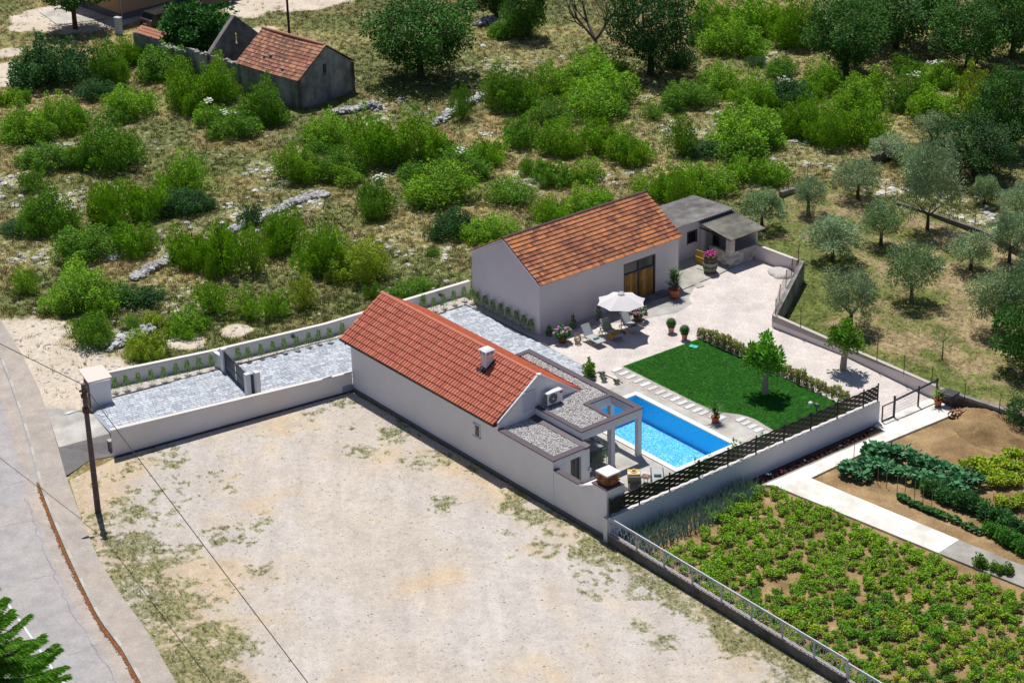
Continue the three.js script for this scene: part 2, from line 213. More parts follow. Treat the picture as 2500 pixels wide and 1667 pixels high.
const lotTex = (() => {
  const n = 2048, r = rngOf(37);
  return dataTex(n, n, (i, j, o) => {
    const x = -16 + (i + .5) / n * 50, z = 11 + (j + .5) / n * 36, [g, n1, n2, n3, near] = lotAt(x, z), f = vn(x * 13, z * 13), w = r();
    const sk = fbm((x * .82 + z * .57) * .22 + 11, (z * .82 - x * .57) * 1.5 + 7, 4) - .5, s = (f - .5) * 16 + (w - .5) * 20 + (n3 - .5) * 18 + (n2 - .5) * 20 + sk * 24, tan = smooth(.46, .68, n1 * .75 + n2 * .2 + near * .35), grey = smooth(.5, .7, fbm(x * .16 + 40, z * .3 + 12, 3));
    o[0] = mixn(206, 206, tan) + s; o[1] = mixn(193, 184, tan) + s; o[2] = mixn(177, 154, tan) + s * .95;
    o[0] = mixn(o[0], 206 + s, grey * .5); o[1] = mixn(o[1], 198 + s, grey * .5); o[2] = mixn(o[2], 192 + s, grey * .5);
    const dirt = smooth(.2, .9, near + (n2 - .5) * .9) * .75; o[0] = mixn(o[0], 196 + s, dirt); o[1] = mixn(o[1], 172 + s, dirt); o[2] = mixn(o[2], 130 + s, dirt);
    if (g > 0) { o[0] = mixn(o[0], 118 + s, g * .6); o[1] = mixn(o[1], 120 + s, g * .6); o[2] = mixn(o[2], 68 + s * .6, g * .6); }
    const st = vn(x * 9 + 3, z * 9 + 7) + (w - .5) * .4; if (st > 1.02 - near * .25) { o[0] = 234; o[1] = 228; o[2] = 220; } else if (st < -.02 + (1 - tan) * .04) { o[0] *= .72; o[1] *= .72; o[2] *= .72; }
    const y1 = ((x - 6.2) ** 2 + (z - 24) ** 2); void y1;
  }, false);
})();
function mapped(g, x0, z0, w, h) { const p = g.attributes.position, uv = new Float32Array(p.count * 2); for (let i = 0; i < p.count; i++) { uv[2 * i] = (p.getX(i) - x0) / w; uv[2 * i + 1] = (p.getZ(i) - z0) / h; } g.setAttribute('uv', new THREE.BufferAttribute(uv, 2)); g.userData.keepUV = true; return g; }
struct('gravel_lot', mapped(poly(lotRing), -16, 11, 50, 36), mt(lotTex, .97), 'wide pale gravel lot with weedy edges in front of the villa');

// ---- road, kerb, pavement
const roadRing = [...pts(curb, -.49), V(20, -.49, -80), V(-60, -.49, -90), V(-75, -.49, -40)];
const road = struct('road', poly(roadRing), M.asphalt, 'grey asphalt road at the left edge');
{
  const off = (a, d, h) => a.map((p, i) => { const q = a[Math.min(i + 1, a.length - 1)], o = a[Math.max(i - 1, 0)], t = q.clone().sub(o).setY(0).normalize(); return new THREE.Vector3(p.x - t.z * d, h, p.z + t.x * d); });
  const c = pts(curb, G0), strip = (d0, d1, y) => { const a = off(c, d0, y), b = off(c, d1, y).reverse(); return poly([...a, ...b]); };
  struct('gutter', strip(.12, .8, -.486), mt(tx.asphalt, .95, { color: new THREE.Color(1.1, 1.02, .92) }), 'pale strip of patched asphalt along the kerb');
  // kerb stones, each its own piece
  const kb = struct('kerb', strip(.0, -.16, -.40), mat(186, 180, 168, .95), 'low concrete kerb between road and pavement');
  const kerbMats = [mat(198, 193, 182, .95), mat(186, 180, 170, .95), mat(176, 172, 160, .95)];
  const curve = new THREE.CatmullRomCurve3(off(c, -.08, 0)), len = curve.getLength(), m = Math.floor(len / 1.0), sp = curve.getSpacedPoints(m);
  for (let i = 0; i < m; i++) { const a = sp[i], b = sp[i + 1], d = b.clone().sub(a).multiplyScalar(.008), y = -.445; lpart(kb, 'kerb_stone', beam(a.clone().add(d).setY(y), b.clone().sub(d).setY(y), .16, .11), kerbMats[i % 3]); }
  struct('pavement', poly([...pts(walkEdge, -.41), ...off(c, -.16, -.41).reverse()], .08), mt(tx.asphalt, .95, { color: new THREE.Color(1.06, .99, .89) }), 'beige asphalt pavement beside the road');
  // leaf litter lying along the kerb
  const gs = [], r = rngOf(3), lc = new THREE.CatmullRomCurve3(off(c.slice(5), .1, -.485));
  for (let i = 0; i < 9000; i++) { const t = r(), p = lc.getPoint(t), w = .03 + .4 * r() * r() * (.5 + vn(t * 90, 3)) * smooth(0, .05, t); const g = new THREE.PlaneGeometry(.05 + r() * .05, .03 + r() * .03); g.rotateX(-1.57 + (r() - .5) * .9); g.rotateY(r() * 6.3); g.translate(p.x + (r() - .2) * w, -.478 + r() * .03, p.z + (r() - .5) * w); gs.push(tint(g, col(120 + r() * 60, 78 + r() * 40, 46 + r() * 24))); }
  const lit = new THREE.Mesh(mergeGeometries(gs), new THREE.MeshStandardMaterial({ vertexColors: true, roughness: 1, side: THREE.DoubleSide })); lit.name = 'leaf_litter'; tag(sh(lit), 'brown strip of fallen leaves along the kerb', 'leaf litter'); lit.userData.kind = 'stuff'; scene.add(lit);
  const l = [[20, 1472], [41, 1502], [87, 1568], [129, 1631], [158, 1667], [230, 1775]].map(([x, y]) => P(x, y, -.482));
  { const r2 = rngOf(6), cr = []; for (const [x0, y0, x1, y1] of [[-20, 1190, 80, 1172], [0, 1285, 95, 1268], [55, 1418, 150, 1398], [165, 1600, 262, 1566], [62, 1215, 100, 1330], [100, 1330, 170, 1490], [170, 1490, 300, 1690]]) { const a = P(x0, y0, -.4865), b = P(x1, y1, -.4865), n = 14, l = [], m = [], d = b.clone().sub(a).normalize(), s = new THREE.Vector3(d.z, 0, -d.x); for (let i = 0; i <= n; i++) { const p = a.clone().lerp(b, i / n).addScaledVector(s, (r2() - .5) * .22), w = .008 + r2() * .014; l.push(p.clone().addScaledVector(s, w)); m.push(p.clone().addScaledVector(s, -w)); } cr.push(poly([...l, ...m.reverse()])); } struct('road_crack', cr, mat(138, 132, 130, .95), 'thin tarred cracks and seam across the road'); }
  struct('road_marking', poly([...l, ...l.map(p => new THREE.Vector3(p.x - .09, p.y, p.z + .1)).reverse()]), mat(232, 232, 236, .8), 'white painted line on the road behind the conifer');
}
// ---- concrete apron between pavement and driveway
{
  const a = pts([[108, 992], [115, 1009], [142, 1092]], -.405), b = [P(266, 1058, -.012), P(226, 1011, -.012), P(160, 1002, -.3)];
  struct('driveway_apron', poly([...a, ...b]), M.concreteLight, 'pale concrete apron at the driveway entrance');
  struct('tar_patch', poly([...pts([[142, 1092], [159, 1162]], -.40), P(185, 1146, -.45), P(215, 1124, -.47), P(262, 1116, -.47), P(277, 1112, -.45), P(271, 1078, -.08), P(266, 1058, -.014)]), mt(tx.asphalt, .95, { color: new THREE.Color(.42, .42, .42) }), 'dark patch of tar beside the driveway entrance');
}
// ---- yard of the villa
struct('gravel_yard', [poly([P(1040, 772, -.006), P(1137, 741, -.006), V(-10.0, -.006, 1.0), V(-17, -.006, 0.8), V(-17, -.006, 20), V(-6.2, -.006, 19.7), V(-1.4, -.006, 12.7), V(4.5, -.006, 13), V(4.5, -.006, 7.5), V(9.6, -.006, 7.5), V(9.6, -.006, 2.5), V(3, -.006, .9), V(-1.4, -.006, .45), V(-1.5, -.006, -4.5), V(-4, -.006, -4.7), V(-14, -.006, -5)]), poly([V(4.5, -.006, 7.9), V(4.5, -.006, 13.1), V(10.85, -.46, 13.5), V(10.85, -.46, 8.75)])], M.yard, 'pale pinkish gravel yard between villa and barn');
struct('concrete_forecourt', [poly([P(1330, 812, .003), P(1612, 716, .003), P(1668, 690, .003), P(1695, 668, .003), P(1700, 690, .003), P(1682, 726, .003), P(1690, 741, .003), P(1655, 762, .003), P(1572, 778, .003), P(1548, 781, .003)])], M.concrete, 'worn concrete strip along the barn wall');
struct('concrete_slab', poly([P(1651, 641, .06), P(1700, 624, .06), P(1722, 632, .06), P(1785, 654, .06), P(1764, 665, .06), P(1667, 706, .06), P(1640, 712, .06)], .1), mt(tx.concrete, .95, { color: new THREE.Color(1.1, 1.09, 1.04) }), 'concrete slab in front of the grey roofed shed');
struct('loose_slab', poly(pts([[1695, 694], [1709, 689], [1720, 697], [1703, 702]], .05), .05), M.concreteLight, 'small pale slab at the edge of the concrete');
struct('lawn', poly([V(-3.38, .012, 1.99), V(-3.2, .012, 8.1), V(8.9, .012, 8.1), V(10.6, .012, 6.0), V(10.6, .012, 4.2), V(9.3, .012, 3.3), V(8.33, .012, 2.94), V(7.5, .012, 3.02), V(6.81, .012, 3.1), V(6.2, .012, 3.05), V(5.66, .012, 2.86), V(5.2, .012, 2.55), V(4.83, .012, 2.3), V(4.0, .012, 2.08), V(3, .012, 2)], .03), M.lawn, 'dark green clipped lawn beside the pool');
// driveway and its small stone setts
const driveRing = [P(273, 971, .0), P(525, 904, 0), P(758, 842, 0), P(1062, 769, 0), P(1137, 743.5, 0), P(1300, 826, 0), P(1341, 847.4, 0), P(1430, 896, 0), P(1440, 915, 0), V(-3.5, 0, -4.5), V(-4, 0, -5.6), V(-12.1, 0, -5.6), V(-12.1, 0, -11.9), P(268, 1056, 0), P(226, 1011, 0)];
const drive = struct('driveway', poly(driveRing, .6), mat(168, 172, 178, .95), 'long driveway of grey and white stone setts');
{
  const r = rngOf(21), a = V(-14.3, 0, -26.3), b = V(-11.9, 0, -11.9), ax = b.clone().sub(a).normalize(), ay = new THREE.Vector3(ax.z, 0, -ax.x), cells = [];
  let row = 0; for (let t = -11; t < 12; t += .26, row++) for (let s = -3 - r() * .4; s < 34;) { const L = [.2, .3, .4, .3, .45][Math.floor(r() * 5)]; const c = a.clone().addScaledVector(ax, s + L / 2).addScaledVector(ay, t + .13); s += L;
    const e = [[-L / 2, -.13], [L / 2, -.13], [L / 2, .13], [-L / 2, .13]].every(([p, q]) => { const w = c.clone().addScaledVector(ax, p).addScaledVector(ay, q); return inside(w.x, w.z, driveRing); }); if (e && !(c.x > -12.3 && c.z > 4.7 && c.x < 1.8 && c.z < 11.4)) cells.push([c, L, c.distanceTo(CAM)]); }
  cells.sort((p, q) => p[2] - q[2]);
  const tones = [[204, 208, 213], [194, 199, 205], [184, 190, 196], [200, 203, 208], [214, 217, 221], [174, 180, 187]], mats = tones.map(t => mat(...t, .85)), rot = Math.atan2(-ax.z, ax.x), geo = {}, rest = [];
  const sett = L => { const w = L / 2 - .006, d = .124, e = .008; const q = (x, y, z) => new THREE.Vector3(x, y, z); return hexa([q(-w, 0, d), q(w, 0, d), q(w, 0, -d), q(-w, 0, -d), q(-w + e, .022, d - e), q(w - e, .022, d - e), q(w - e, .022, -d + e), q(-w + e, .022, -d + e)]); };
  cells.forEach(([c, L], i) => { const m = Math.floor(r() * 6), y = .002 + r() * .006; geo[L] = geo[L] || merge(sett(L));
    if (i < 300) { const o = sh(new THREE.Mesh(geo[L], mats[m])); o.name = numbered('sett'); o.position.set(c.x, y, c.z); o.rotation.y = rot; drive.add(o); }
    else { const g = sett(L); g.rotateY(rot); g.translate(c.x, y, c.z); { const dk = (r() - .5) * 14; rest.push(tint(g, col(...tones[m].map(v => v + dk)))); }; } });
  const o = sh(new THREE.Mesh(merge(rest, true), new THREE.MeshStandardMaterial({ vertexColors: true, roughness: .85, side: THREE.DoubleSide }))); o.name = 'setts'; o.userData.kind = 'stuff'; drive.add(o);
}
// gravel beds and dark edging along the walls
struct('gravel_bed', [poly([P(273, 971, .005), P(525, 904, .005), P(760, 842, .005), P(1062, 769, .005), P(1137, 743.5, .005), V(-17.5, .005, 1.0), V(-17.95, .005, 1.7), V(-18.6, .005, -9), V(-19.9, .005, -16.4), V(-21.35, .005, -22.9)], .5), poly([P(1137, 743.5, .005), P(1300, 826, .005), P(1342, 848, .005), V(-9.4, .005, 1.4), V(-10, .005, 1.1), V(-17.5, .005, 1.0)])], M.beds, 'strip of pale gravel along the driveway wall');
{ const e = []; const run = l => { for (let i = 0; i + 1 < l.length; i++) e.push(beam(l[i], l[i + 1], .05, .07)); }; run(pts([[273, 970], [525, 904], [758, 842], [1062, 769], [1137, 743.5], [1300, 826], [1341, 847.4]], .03)); struct('edging', e, M.plinth, 'dark edging strip beside the driveway'); }
// pool terrace, cut open for the pool
{
  const s = new THREE.Shape([[-1.6, .55], [5.0, 1.15], [6.2, 2.05], [7.2, 2.25], [8.4, 2.2], [10.7, 3.6], [10.7, -11.4], [1.8, -11.4], [1.8, -4.95], [-1.65, -4.95]].map(p => new THREE.Vector2(...p)));
  s.holes.push(new THREE.Path([[-.35, .35], [8.4, .35], [8.4, -4.55], [-.35, -4.55]].map(p => new THREE.Vector2(...p))));
  const g = new THREE.ShapeGeometry(s); g.rotateX(-Math.PI / 2); g.translate(0, .004, 0);
  struct('pool_terrace', g, mt(tx.concrete, .85, { color: new THREE.Color(1.22, 1.2, 1.16) }), 'smooth pale terrace around the pool');
  struct('pebble_strip', poly([V(-3.3, .0, 1.0), V(-3.38, .0, 1.97), V(3, .0, 1.98), V(4, .0, 2.06), V(4.83, .0, 2.28), V(5.66, .0, 2.84), V(6.8, .0, 3.08), V(8.33, .0, 2.92), V(9.3, .0, 3.28), V(10.6, .0, 4.15), V(10.6, .0, 3.4), V(8.4, .0, 2.1), V(7.2, .0, 2.15), V(6.2, .0, 1.95), V(5.0, .0, 1.1), V(-1.6, .0, .5)]), M.pebble, 'grey pebble strip between lawn and terrace');
}
// garden soil, paths
struct('garden_soil', poly([V(11, -.494, -11.7), V(60, -.494, -11.9), V(60, -.494, 14.5), V(14.5, -.494, 14), V(11.1, -.494, 13.4)]), M.soil, 'sandy brown soil of the vegetable garden');
{ const pc = [V(11.95, -.38, -1.55), V(12.05, -.38, 8.1), V(11.15, -.38, 8.2), V(11.1, -.40, 8.75), V(10.85, -.44, 8.8), V(10.85, -.44, 13.35), V(13.0, -.38, 13.1), V(13.15, -.38, 12.3), V(12.95, -.38, 7.2), V(13.1, -.38, 1.05), V(22.65, -.38, 2.08), V(22.83, -.38, .28), V(12.3, -.38, -1.05)];
  struct('garden_path', poly(pc, .12), mt(tx.concrete, .9, { color: new THREE.Color(1.95, 1.93, 1.88) }), 'bright new concrete path through the vegetable garden');
  struct('old_path', [poly([V(22.66, -.39, 2.08), V(22.84, -.39, .28), V(25.82, -.39, .72), V(25.6, -.39, 2.45)], .11), poly([V(25.63, -.395, 2.45), V(25.85, -.395, .72), V(34, -.395, 1.9), V(34, -.395, 3.7)], .11)], mt(tx.concrete, .95, { color: new THREE.Color(.86, .84, .8) }), 'old grey concrete end of the garden path'); }
// ---- olive grove turf
const groveRing = [V(-6.1, -.492, 20.2), V(-1.2, -.492, 13.0), V(11.5, -.492, 13.9), V(16, -.492, 15.3), V(30, -.492, 19.6), V(60, -.492, 30), V(60, -.492, 70), V(2, -.492, 46), PG(2385, 567), PG(2280, 530), PG(2187, 500), PG(2080, 470), PG(1960, 455), V(-17, -.492, 26), V(-14, -.492, 20)];
for (const p of groveRing) p.y = -.492;
function groveAt(x, z) { const n1 = fbm(x * .22 + 60, z * .22, 3), n2 = fbm(x * .9 + 4, z * .9, 3), n3 = fbm(x * 3, z * 3, 2); const dw = segDist(x, z, [V(-6, 0, 20), V(-1.3, 0, 12.8), V(11, 0, 13.8)]); return [smooth(.42, .62, n1 * .45 + n2 * .35 + n3 * .22 + smooth(6, .5, dw) * .16), n1, n2, n3]; }
const groveTex = (() => { const n = 1024, r = rngOf(41); return dataTex(n, n, (i, j, o) => {
  const x = -20 + (i + .5) / n * 60, z = -62 + (j + .5) / n * 50, [g, n1, n2, n3] = groveAt(x, z), w = r(), s = (w - .5) * 36 + (n3 - .5) * 50 + (vn(x * 9, z * 9) - .5) * 30;
  o[0] = mixn(166, 104, g) + s; o[1] = mixn(146, 114, g) + s; o[2] = mixn(106, 48, g) + s * .7; }, false); })();
{ // draped over the ground
  const step = .6, pos = [], r = []; const ok = (x, z) => inside(x, z, groveRing); let x0 = -20, z0 = -62;
  for (let i = 0; i < 100; i++) for (let j = 0; j < 84; j++) { const x = x0 + i * step, z = z0 + j * step; if (ok(x + .3, z + .3)) { const q = (a, b) => [a, groundY(a, b) + .012, b]; pos.push(...q(x, z), ...q(x, z + step), ...q(x + step, z), ...q(x + step, z), ...q(x, z + step), ...q(x + step, z + step)); } }
  const g = new THREE.BufferGeometry(); g.setAttribute('position', new THREE.Float32BufferAttribute(pos, 3)); g.computeVertexNormals(); void r;
  struct('grove_turf', mapped(g, -20, -62, 60, 50), mt(groveTex, .97), 'dry tan and green turf under the olive trees');
}

// ---------------------------------------------------------------- buildings and walls
function PX(px, py, x) { const d = ray(px, py); return d.multiplyScalar((x - CAM.x) / d.x).add(CAM); }      // where a pixel meets the upright plane x = const
function PV(px, py, v) { const d = ray(px, py); return d.multiplyScalar((-v - CAM.z) / d.z).add(CAM); }     // ... and z = -v
function tileShape(w, l, rolls, rise, lift) { // one roof tile: x across, y up the slope, z out of the roof
  const prof = []; if (rolls === 1) { prof.push([-.5, .012], [-.14, .0]); for (let i = 0; i <= 5; i++) { const a = Math.PI * i / 5; prof.push([.2 - .32 * Math.cos(a), Math.sin(a) * rise / w * w + .006]); } }
  else for (const [x, h] of [[-.5, .3], [-.4, 1], [-.28, .1], [-.1, .1], [0, .8], [.1, .1], [.28, .1], [.4, 1], [.5, .3]]) prof.push([x, h * rise]);
  const pos = [], q = (p, y, dz) => [p[0] * w, y, p[1] + dz];
  for (let i = 0; i + 1 < prof.length; i++) { const a = prof[i], b = prof[i + 1], A = q(a, 0, lift), B = q(b, 0, lift), C = q(b, l, 0), D = q(a, l, 0), E = [A[0], 0, -.01], F = [B[0], 0, -.01]; pos.push(...A, ...B, ...C, ...A, ...C, ...D, ...E, ...F, ...B, ...E, ...B, ...A); }
  const g = new THREE.BufferGeometry(); g.setAttribute('position', new THREE.Float32BufferAttribute(pos, 3)); g.computeVertexNormals(); return g;
}
function tileRoof(t, { origin, e1, e2, cols, rows, w, l, rolls, rise, lift, pick, mats, partsMost, ridgeRows = 0, sag = 0 }) {
  const e3 = new THREE.Vector3().crossVectors(e1, e2).normalize(); if (e3.y < 0) e3.negate();
  const right = new THREE.Vector3().crossVectors(e2, e3); const basis = new THREE.Matrix4().makeBasis(right, e2, e3), quat = new THREE.Quaternion().setFromRotationMatrix(basis), shape = merge(tileShape(w * 1.02, l * 1.12, rolls, rise, lift)), rest = [], r = rngOf(cols * 7 + rows), all = [], inv = t.matrixWorld.clone().invert();
  for (let j = 0; j < rows; j++) for (let i = 0; i < cols; i++) { const p = origin.clone().addScaledVector(e1, (i + .5) * w).addScaledVector(e2, j * l).addScaledVector(e3, .03 + (r() - .5) * .01 - sag * Math.sin(Math.PI * i / cols) * .05); all.push([p, pick(i, j, r), (r() - .5) * .03, p.distanceTo(CAM)]); }
  all.sort((a, b) => a[3] - b[3]);
  const tq = new THREE.Quaternion(), iq = new THREE.Quaternion().setFromRotationMatrix(inv);
  all.forEach(([p, m, tw], k) => {
    tq.setFromAxisAngle(new THREE.Vector3(0, 0, 1), tw).premultiply(quat);
    if (k < partsMost) { const o = sh(new THREE.Mesh(shape, mats[m])); o.name = 'roof_tile'; o.position.copy(p).applyMatrix4(inv); o.quaternion.copy(iq).multiply(tq); t.add(o); }
    else { const g = shape.clone(); g.applyMatrix4(new THREE.Matrix4().compose(p, tq, new THREE.Vector3(1, 1, 1))); g.applyMatrix4(inv); const c = mats[m].userData.tone; rest.push(tint(g, c.clone().multiplyScalar(.9 + r() * .2))); }
  });
  if (rest.length) { const o = sh(new THREE.Mesh(merge(rest, true), new THREE.MeshStandardMaterial({ vertexColors: true, roughness: .85, side: THREE.DoubleSide, map: tx.tile }))); o.name = 'roof_tiles'; o.userData.kind = 'stuff'; t.add(o); }
}
const tones = list => list.map(([r, g, b]) => { const c = col(r, g, b).multiplyScalar(1.42), m = new THREE.MeshStandardMaterial({ color: c, map: tx.tile, roughness: .85, side: THREE.DoubleSide }); m.userData.tone = c; return m; });

// ---- the villa
{
  const t = thing('villa', 'white single storey villa with red tiled gable roof and flat gravel roofs beside the pool', 'house', V(-4, 0, -8.6));
  const gable = (u0, u1, v0, v1, y0, ye, yr) => { const s = new THREE.Shape([[v0, y0], [v1, y0], [v1, ye], [(v0 + v1) / 2, yr], [v0, ye]].map(p => new THREE.Vector2(...p))); const g = new THREE.ExtrudeGeometry(s, { depth: u1 - u0, bevelEnabled: false }); g.applyMatrix4(new THREE.Matrix4().makeBasis(new THREE.Vector3(0, 0, -1), new THREE.Vector3(0, 1, 0), new THREE.Vector3(1, 0, 0))); g.translate(u0, 0, 0); return g; };
  // walls; the lower block leaves openings for the door, the long wall for its window
  const body = gable(-12.15, 1.78, -11.55, -5.65, -.25, 2.72, 4.63);
  wpart(t, 'wall', [body], M.plaster);
  wpart(t, 'wall', [box(1.78, 6.45, -11.55, -11.3, -.25, 2.33), box(6.2, 6.45, -11.3, -10.35, -.25, 2.33), box(6.2, 6.45, -9.61, -9.02, -.25, 2.33), box(6.2, 6.45, -10.35, -9.61, 2.03, 2.33), box(1.78, 6.2, -9.25, -9.02, -.25, 2.33)], M.plaster, 'flat roofed white wing beside the chimney');
  wpart(t, 'plinth', [box(-12.17, 11.02, -11.58, -11.4, -.6, -.25)], M.plinth);
  // eave, gutter
  wpart(t, 'gutter', [box(-12.95, 1.72, -11.82, -11.68, 2.62, 2.72), box(-12.95, 1.7, -11.7, -11.56, 2.6, 2.66), cyl(-12.6, 2.4, 2.62, 11.62, .05)], M.blackSatin);
  const slope = (v0, y0, v1, y1) => { const d = new THREE.Vector3(0, y1 - y0, -(v1 - v0)); const L = d.length(); return [d.normalize(), L]; };
  const rt = tones([[216, 126, 102], [208, 118, 94], [222, 134, 110], [212, 124, 94], [224, 138, 112]]);
  { const [e2, L] = slope(-11.76, 2.70, -8.6, 4.70); wpart(t, 'roof_deck', [hexa([V(-12.93, 2.62, -11.7), V(1.66, 2.62, -11.7), V(1.66, 2.62, -5.5), V(-12.93, 2.62, -5.5), V(-12.93, 2.7, -11.7), V(1.66, 2.7, -11.7), V(1.66, 2.7, -5.5), V(-12.93, 2.7, -5.5)]), gable(-12.93, -12.6, -11.7, -5.5, 2.66, 2.67, 4.66), gable(-12.6, 1.66, -11.7, -5.5, 2.66, 2.67, 4.66)], M.terra);
    tileRoof(t, { origin: V(-12.95, 2.70, -11.76), e1: new THREE.Vector3(1, 0, 0), e2, cols: 62, rows: 9, w: 14.62 / 62, l: L / 9, rolls: 1, rise: .065, lift: .05, pick: (i, j, r) => Math.floor(r() * 5), mats: rt, partsMost: 300 });
    const [b2, LB] = slope(-5.44, 2.70, -8.6, 4.70), bt = tones([[206, 104, 66]]);
    tileRoof(t, { origin: V(-12.95, 2.70, -5.44), e1: new THREE.Vector3(1, 0, 0), e2: b2, cols: 62, rows: 9, w: 14.62 / 62, l: LB / 9, rolls: 1, rise: .03, lift: .02, pick: () => 0, mats: bt, partsMost: 0 });
    const rg = []; for (let i = 0; i < 38; i++) { const g = new THREE.CylinderGeometry(.125, .14, .41, 10, 1, true, 0, Math.PI); g.rotateZ(-Math.PI / 2); g.rotateX(0); const q = new THREE.CylinderGeometry(.12, .135, .41, 12, 1); q.rotateZ(-Math.PI / 2); q.translate(-12.95 + .385 * (i + .5), 4.70, 8.6); rg.push(q); }
    wpart(t, 'ridge_tiles', rg, rt[2]); }
  wpart(t, 'verge', [beam(V(1.72, 2.76, -11.5), V(1.72, 4.73, -8.62), .12, .16), beam(V(1.72, 2.76, -5.7), V(1.72, 4.73, -8.58), .12, .16), cyl(1.72, 4.6, 4.82, 8.6, .13)], M.plaster);
  // upper flat roof: slab, beam, opening, columns
  const yb = 2.40, yt = 2.9;
  wpart(t, 'flat_roof', [box(-3.8, 3.25, -5.62, -4.9, yb + .012, 2.775), box(1.79, 3.25, -8.68, -5.62, yb + .01, 2.78), box(3.25, 5.42, -8.68, -6.69, yb + .01, 2.78), box(-4.05, 5.7, -4.9, -4.6, yb, yt), box(5.42, 5.7, -8.95, -4.9, yb, yt), box(1.79, 5.42, -8.95, -8.68, yb, yt), box(-4.05, -3.8, -5.62, -4.9, yb, yt), box(3.25, 3.5, -6.69, -4.9, yb, yt), box(3.5, 5.42, -6.69, -6.45, yb, yt), box(1.8, 5.41, -8.94, -8.7, 2.33, yb)], M.plaster, 'flat gravel roof of the pool porch');
  const cap = (u0, u1, v0, v1, y = yt) => box(u0, u1, v0, v1, y, y + .06);
  wpart(t, 'roof_cap', [cap(-4.1, 3.22, -4.92, -4.55), cap(3.22, 5.75, -4.93, -4.55), cap(5.4, 5.75, -9.0, -4.93), cap(1.8, 5.4, -9.0, -8.70), cap(-4.1, -3.76, -5.6, -4.92), cap(3.2, 3.5, -6.74, -4.93), cap(3.5, 5.4, -6.74, -6.5)], M.capBrown, 'brown metal edge of the porch roof');
  wpart(t, 'column', [box(5.42, 5.7, -4.88, -4.62, .06, yb), box(5.40, 5.72, -4.9, -4.6, 0, .1)], M.plaster); wpart(t, 'column', [box(5.42, 5.7, -6.84, -6.56, .06, yb), box(5.40, 5.72, -6.86, -6.54, 0, .1)], M.plaster); wpart(t, 'column', [box(3.1, 3.4, -4.88, -4.62, .0, yb)], M.plaster); wpart(t, 'column', [box(-4.0, -3.7, -4.88, -4.62, .0, yb)], M.plaster);
  // roof gravel: beds of loose pebbles
  const rgm = mat(206, 198, 194, .95), peb = merge(new THREE.IcosahedronGeometry(.032, 0)), rr = rngOf(8);
  const bed = (list, y, name) => { const b = wpart(t, name, list.map(([u0, u1, v0, v1]) => box(u0, u1, v0, v1, y - .06, y)), rgm); let n = 0; for (const [u0, u1, v0, v1] of list) n += Math.floor((u1 - u0) * (v1 - v0) * 420);
    const im = new THREE.InstancedMesh(peb, new THREE.MeshStandardMaterial({ roughness: .95 }), n), m = new THREE.Matrix4(), q = new THREE.Quaternion(), c = new THREE.Color(); let k = 0;
    for (const [u0, u1, v0, v1] of list) { const N = Math.floor((u1 - u0) * (v1 - v0) * 420); for (let i = 0; i < N; i++) { const s = .7 + rr() * .8; q.setFromEuler(new THREE.Euler(rr() * 6, rr() * 6, rr() * 6)); m.compose(V(mixn(u0, u1, rr()), y + .01 + rr() * .02, mixn(v0, v1, rr())).sub(t.position), q, new THREE.Vector3(s, s * .7, s)); im.setMatrixAt(k, m); const g = rr(), d = g < .2 ? 130 + rr() * 40 : 196 + rr() * 54; c.copy(col(d, d - 6, d - 8 - rr() * 8)); im.setColorAt(k++, c); } }
    im.name = 'roof_pebbles'; im.userData.kind = 'stuff'; sh(im); t.add(im); return b; };
  bed([[-3.8, 3.22, -5.45, -4.92], [1.8, 3.22, -8.7, -5.45], [3.22, 5.4, -8.7, -6.74]], 2.86, 'gravel_bed');
  wpart(t, 'roof_cap', [cap(1.8, 6.5, -11.6, -11.2, 2.38), cap(6.08, 6.5, -11.2, -9.3, 2.381), hexa([V(1.8, 2.32, -9.35), V(6.5, 2.32, -9.35), V(6.5, 2.32, -8.99), V(1.8, 2.32, -8.99), V(1.8, 2.40, -9.35), V(6.5, 2.40, -9.35), V(6.5, 2.50, -8.99), V(1.8, 2.50, -8.99)])], M.capBrown, 'brown metal edge of the lower flat roof');
  wpart(t, 'parapet', [box(1.8, 6.45, -11.54, -11.3, 2.3, 2.38), box(6.2, 6.44, -11.3, -9.3, 2.3, 2.38)], M.plaster);
  bed([[1.8, 6.1, -11.22, -9.32]], 2.33, 'gravel_bed');
  // openings and fittings
  { const w = wpart(t, 'window', [box(-.42, .2, -11.60, -11.56, 1.28, 2.04)], M.white); wpart(w, 'pane', [box(-.16, .14, -11.615, -11.60, 1.36, 1.96)], M.darkGlass); wpart(w, 'sill', [box(-.46, .24, -11.66, -11.56, 1.22, 1.28)], M.white); wpart(w, 'shutter', [box(-.40, -.2, -11.64, -11.60, 1.32, 2.0)], M.white); }
  { const d = wpart(t, 'door', [box(6.22, 6.27, -10.35, -9.61, 0, 2.03)], M.grey); wpart(d, 'pane', [box(6.27, 6.285, -10.28, -9.98, .1, 1.95)], M.darkGlass); wpart(d, 'door_frame', [box(6.26, 6.3, -9.98, -9.93, 0, 2.03), box(6.26, 6.3, -9.75, -9.66, 0, 2.03), box(6.26, 6.3, -10.35, -10.29, 0, 2.03)], M.anthracite); }
  { const h = wpart(t, 'roof_hatch', [box(1.78, 1.81, -9.75, -8.97, 2.92, 3.98)], mat(214, 218, 228, .6), 'white shutter panel in the gable'); wpart(h, 'frame', [box(1.78, 1.83, -9.8, -9.74, 2.88, 4.02), box(1.78, 1.83, -8.98, -8.92, 2.88, 4.02), box(1.78, 1.83, -9.74, -8.98, 3.97, 4.03), box(1.78, 1.83, -9.74, -8.98, 2.87, 2.93)], mat(222, 224, 232, .6)); }
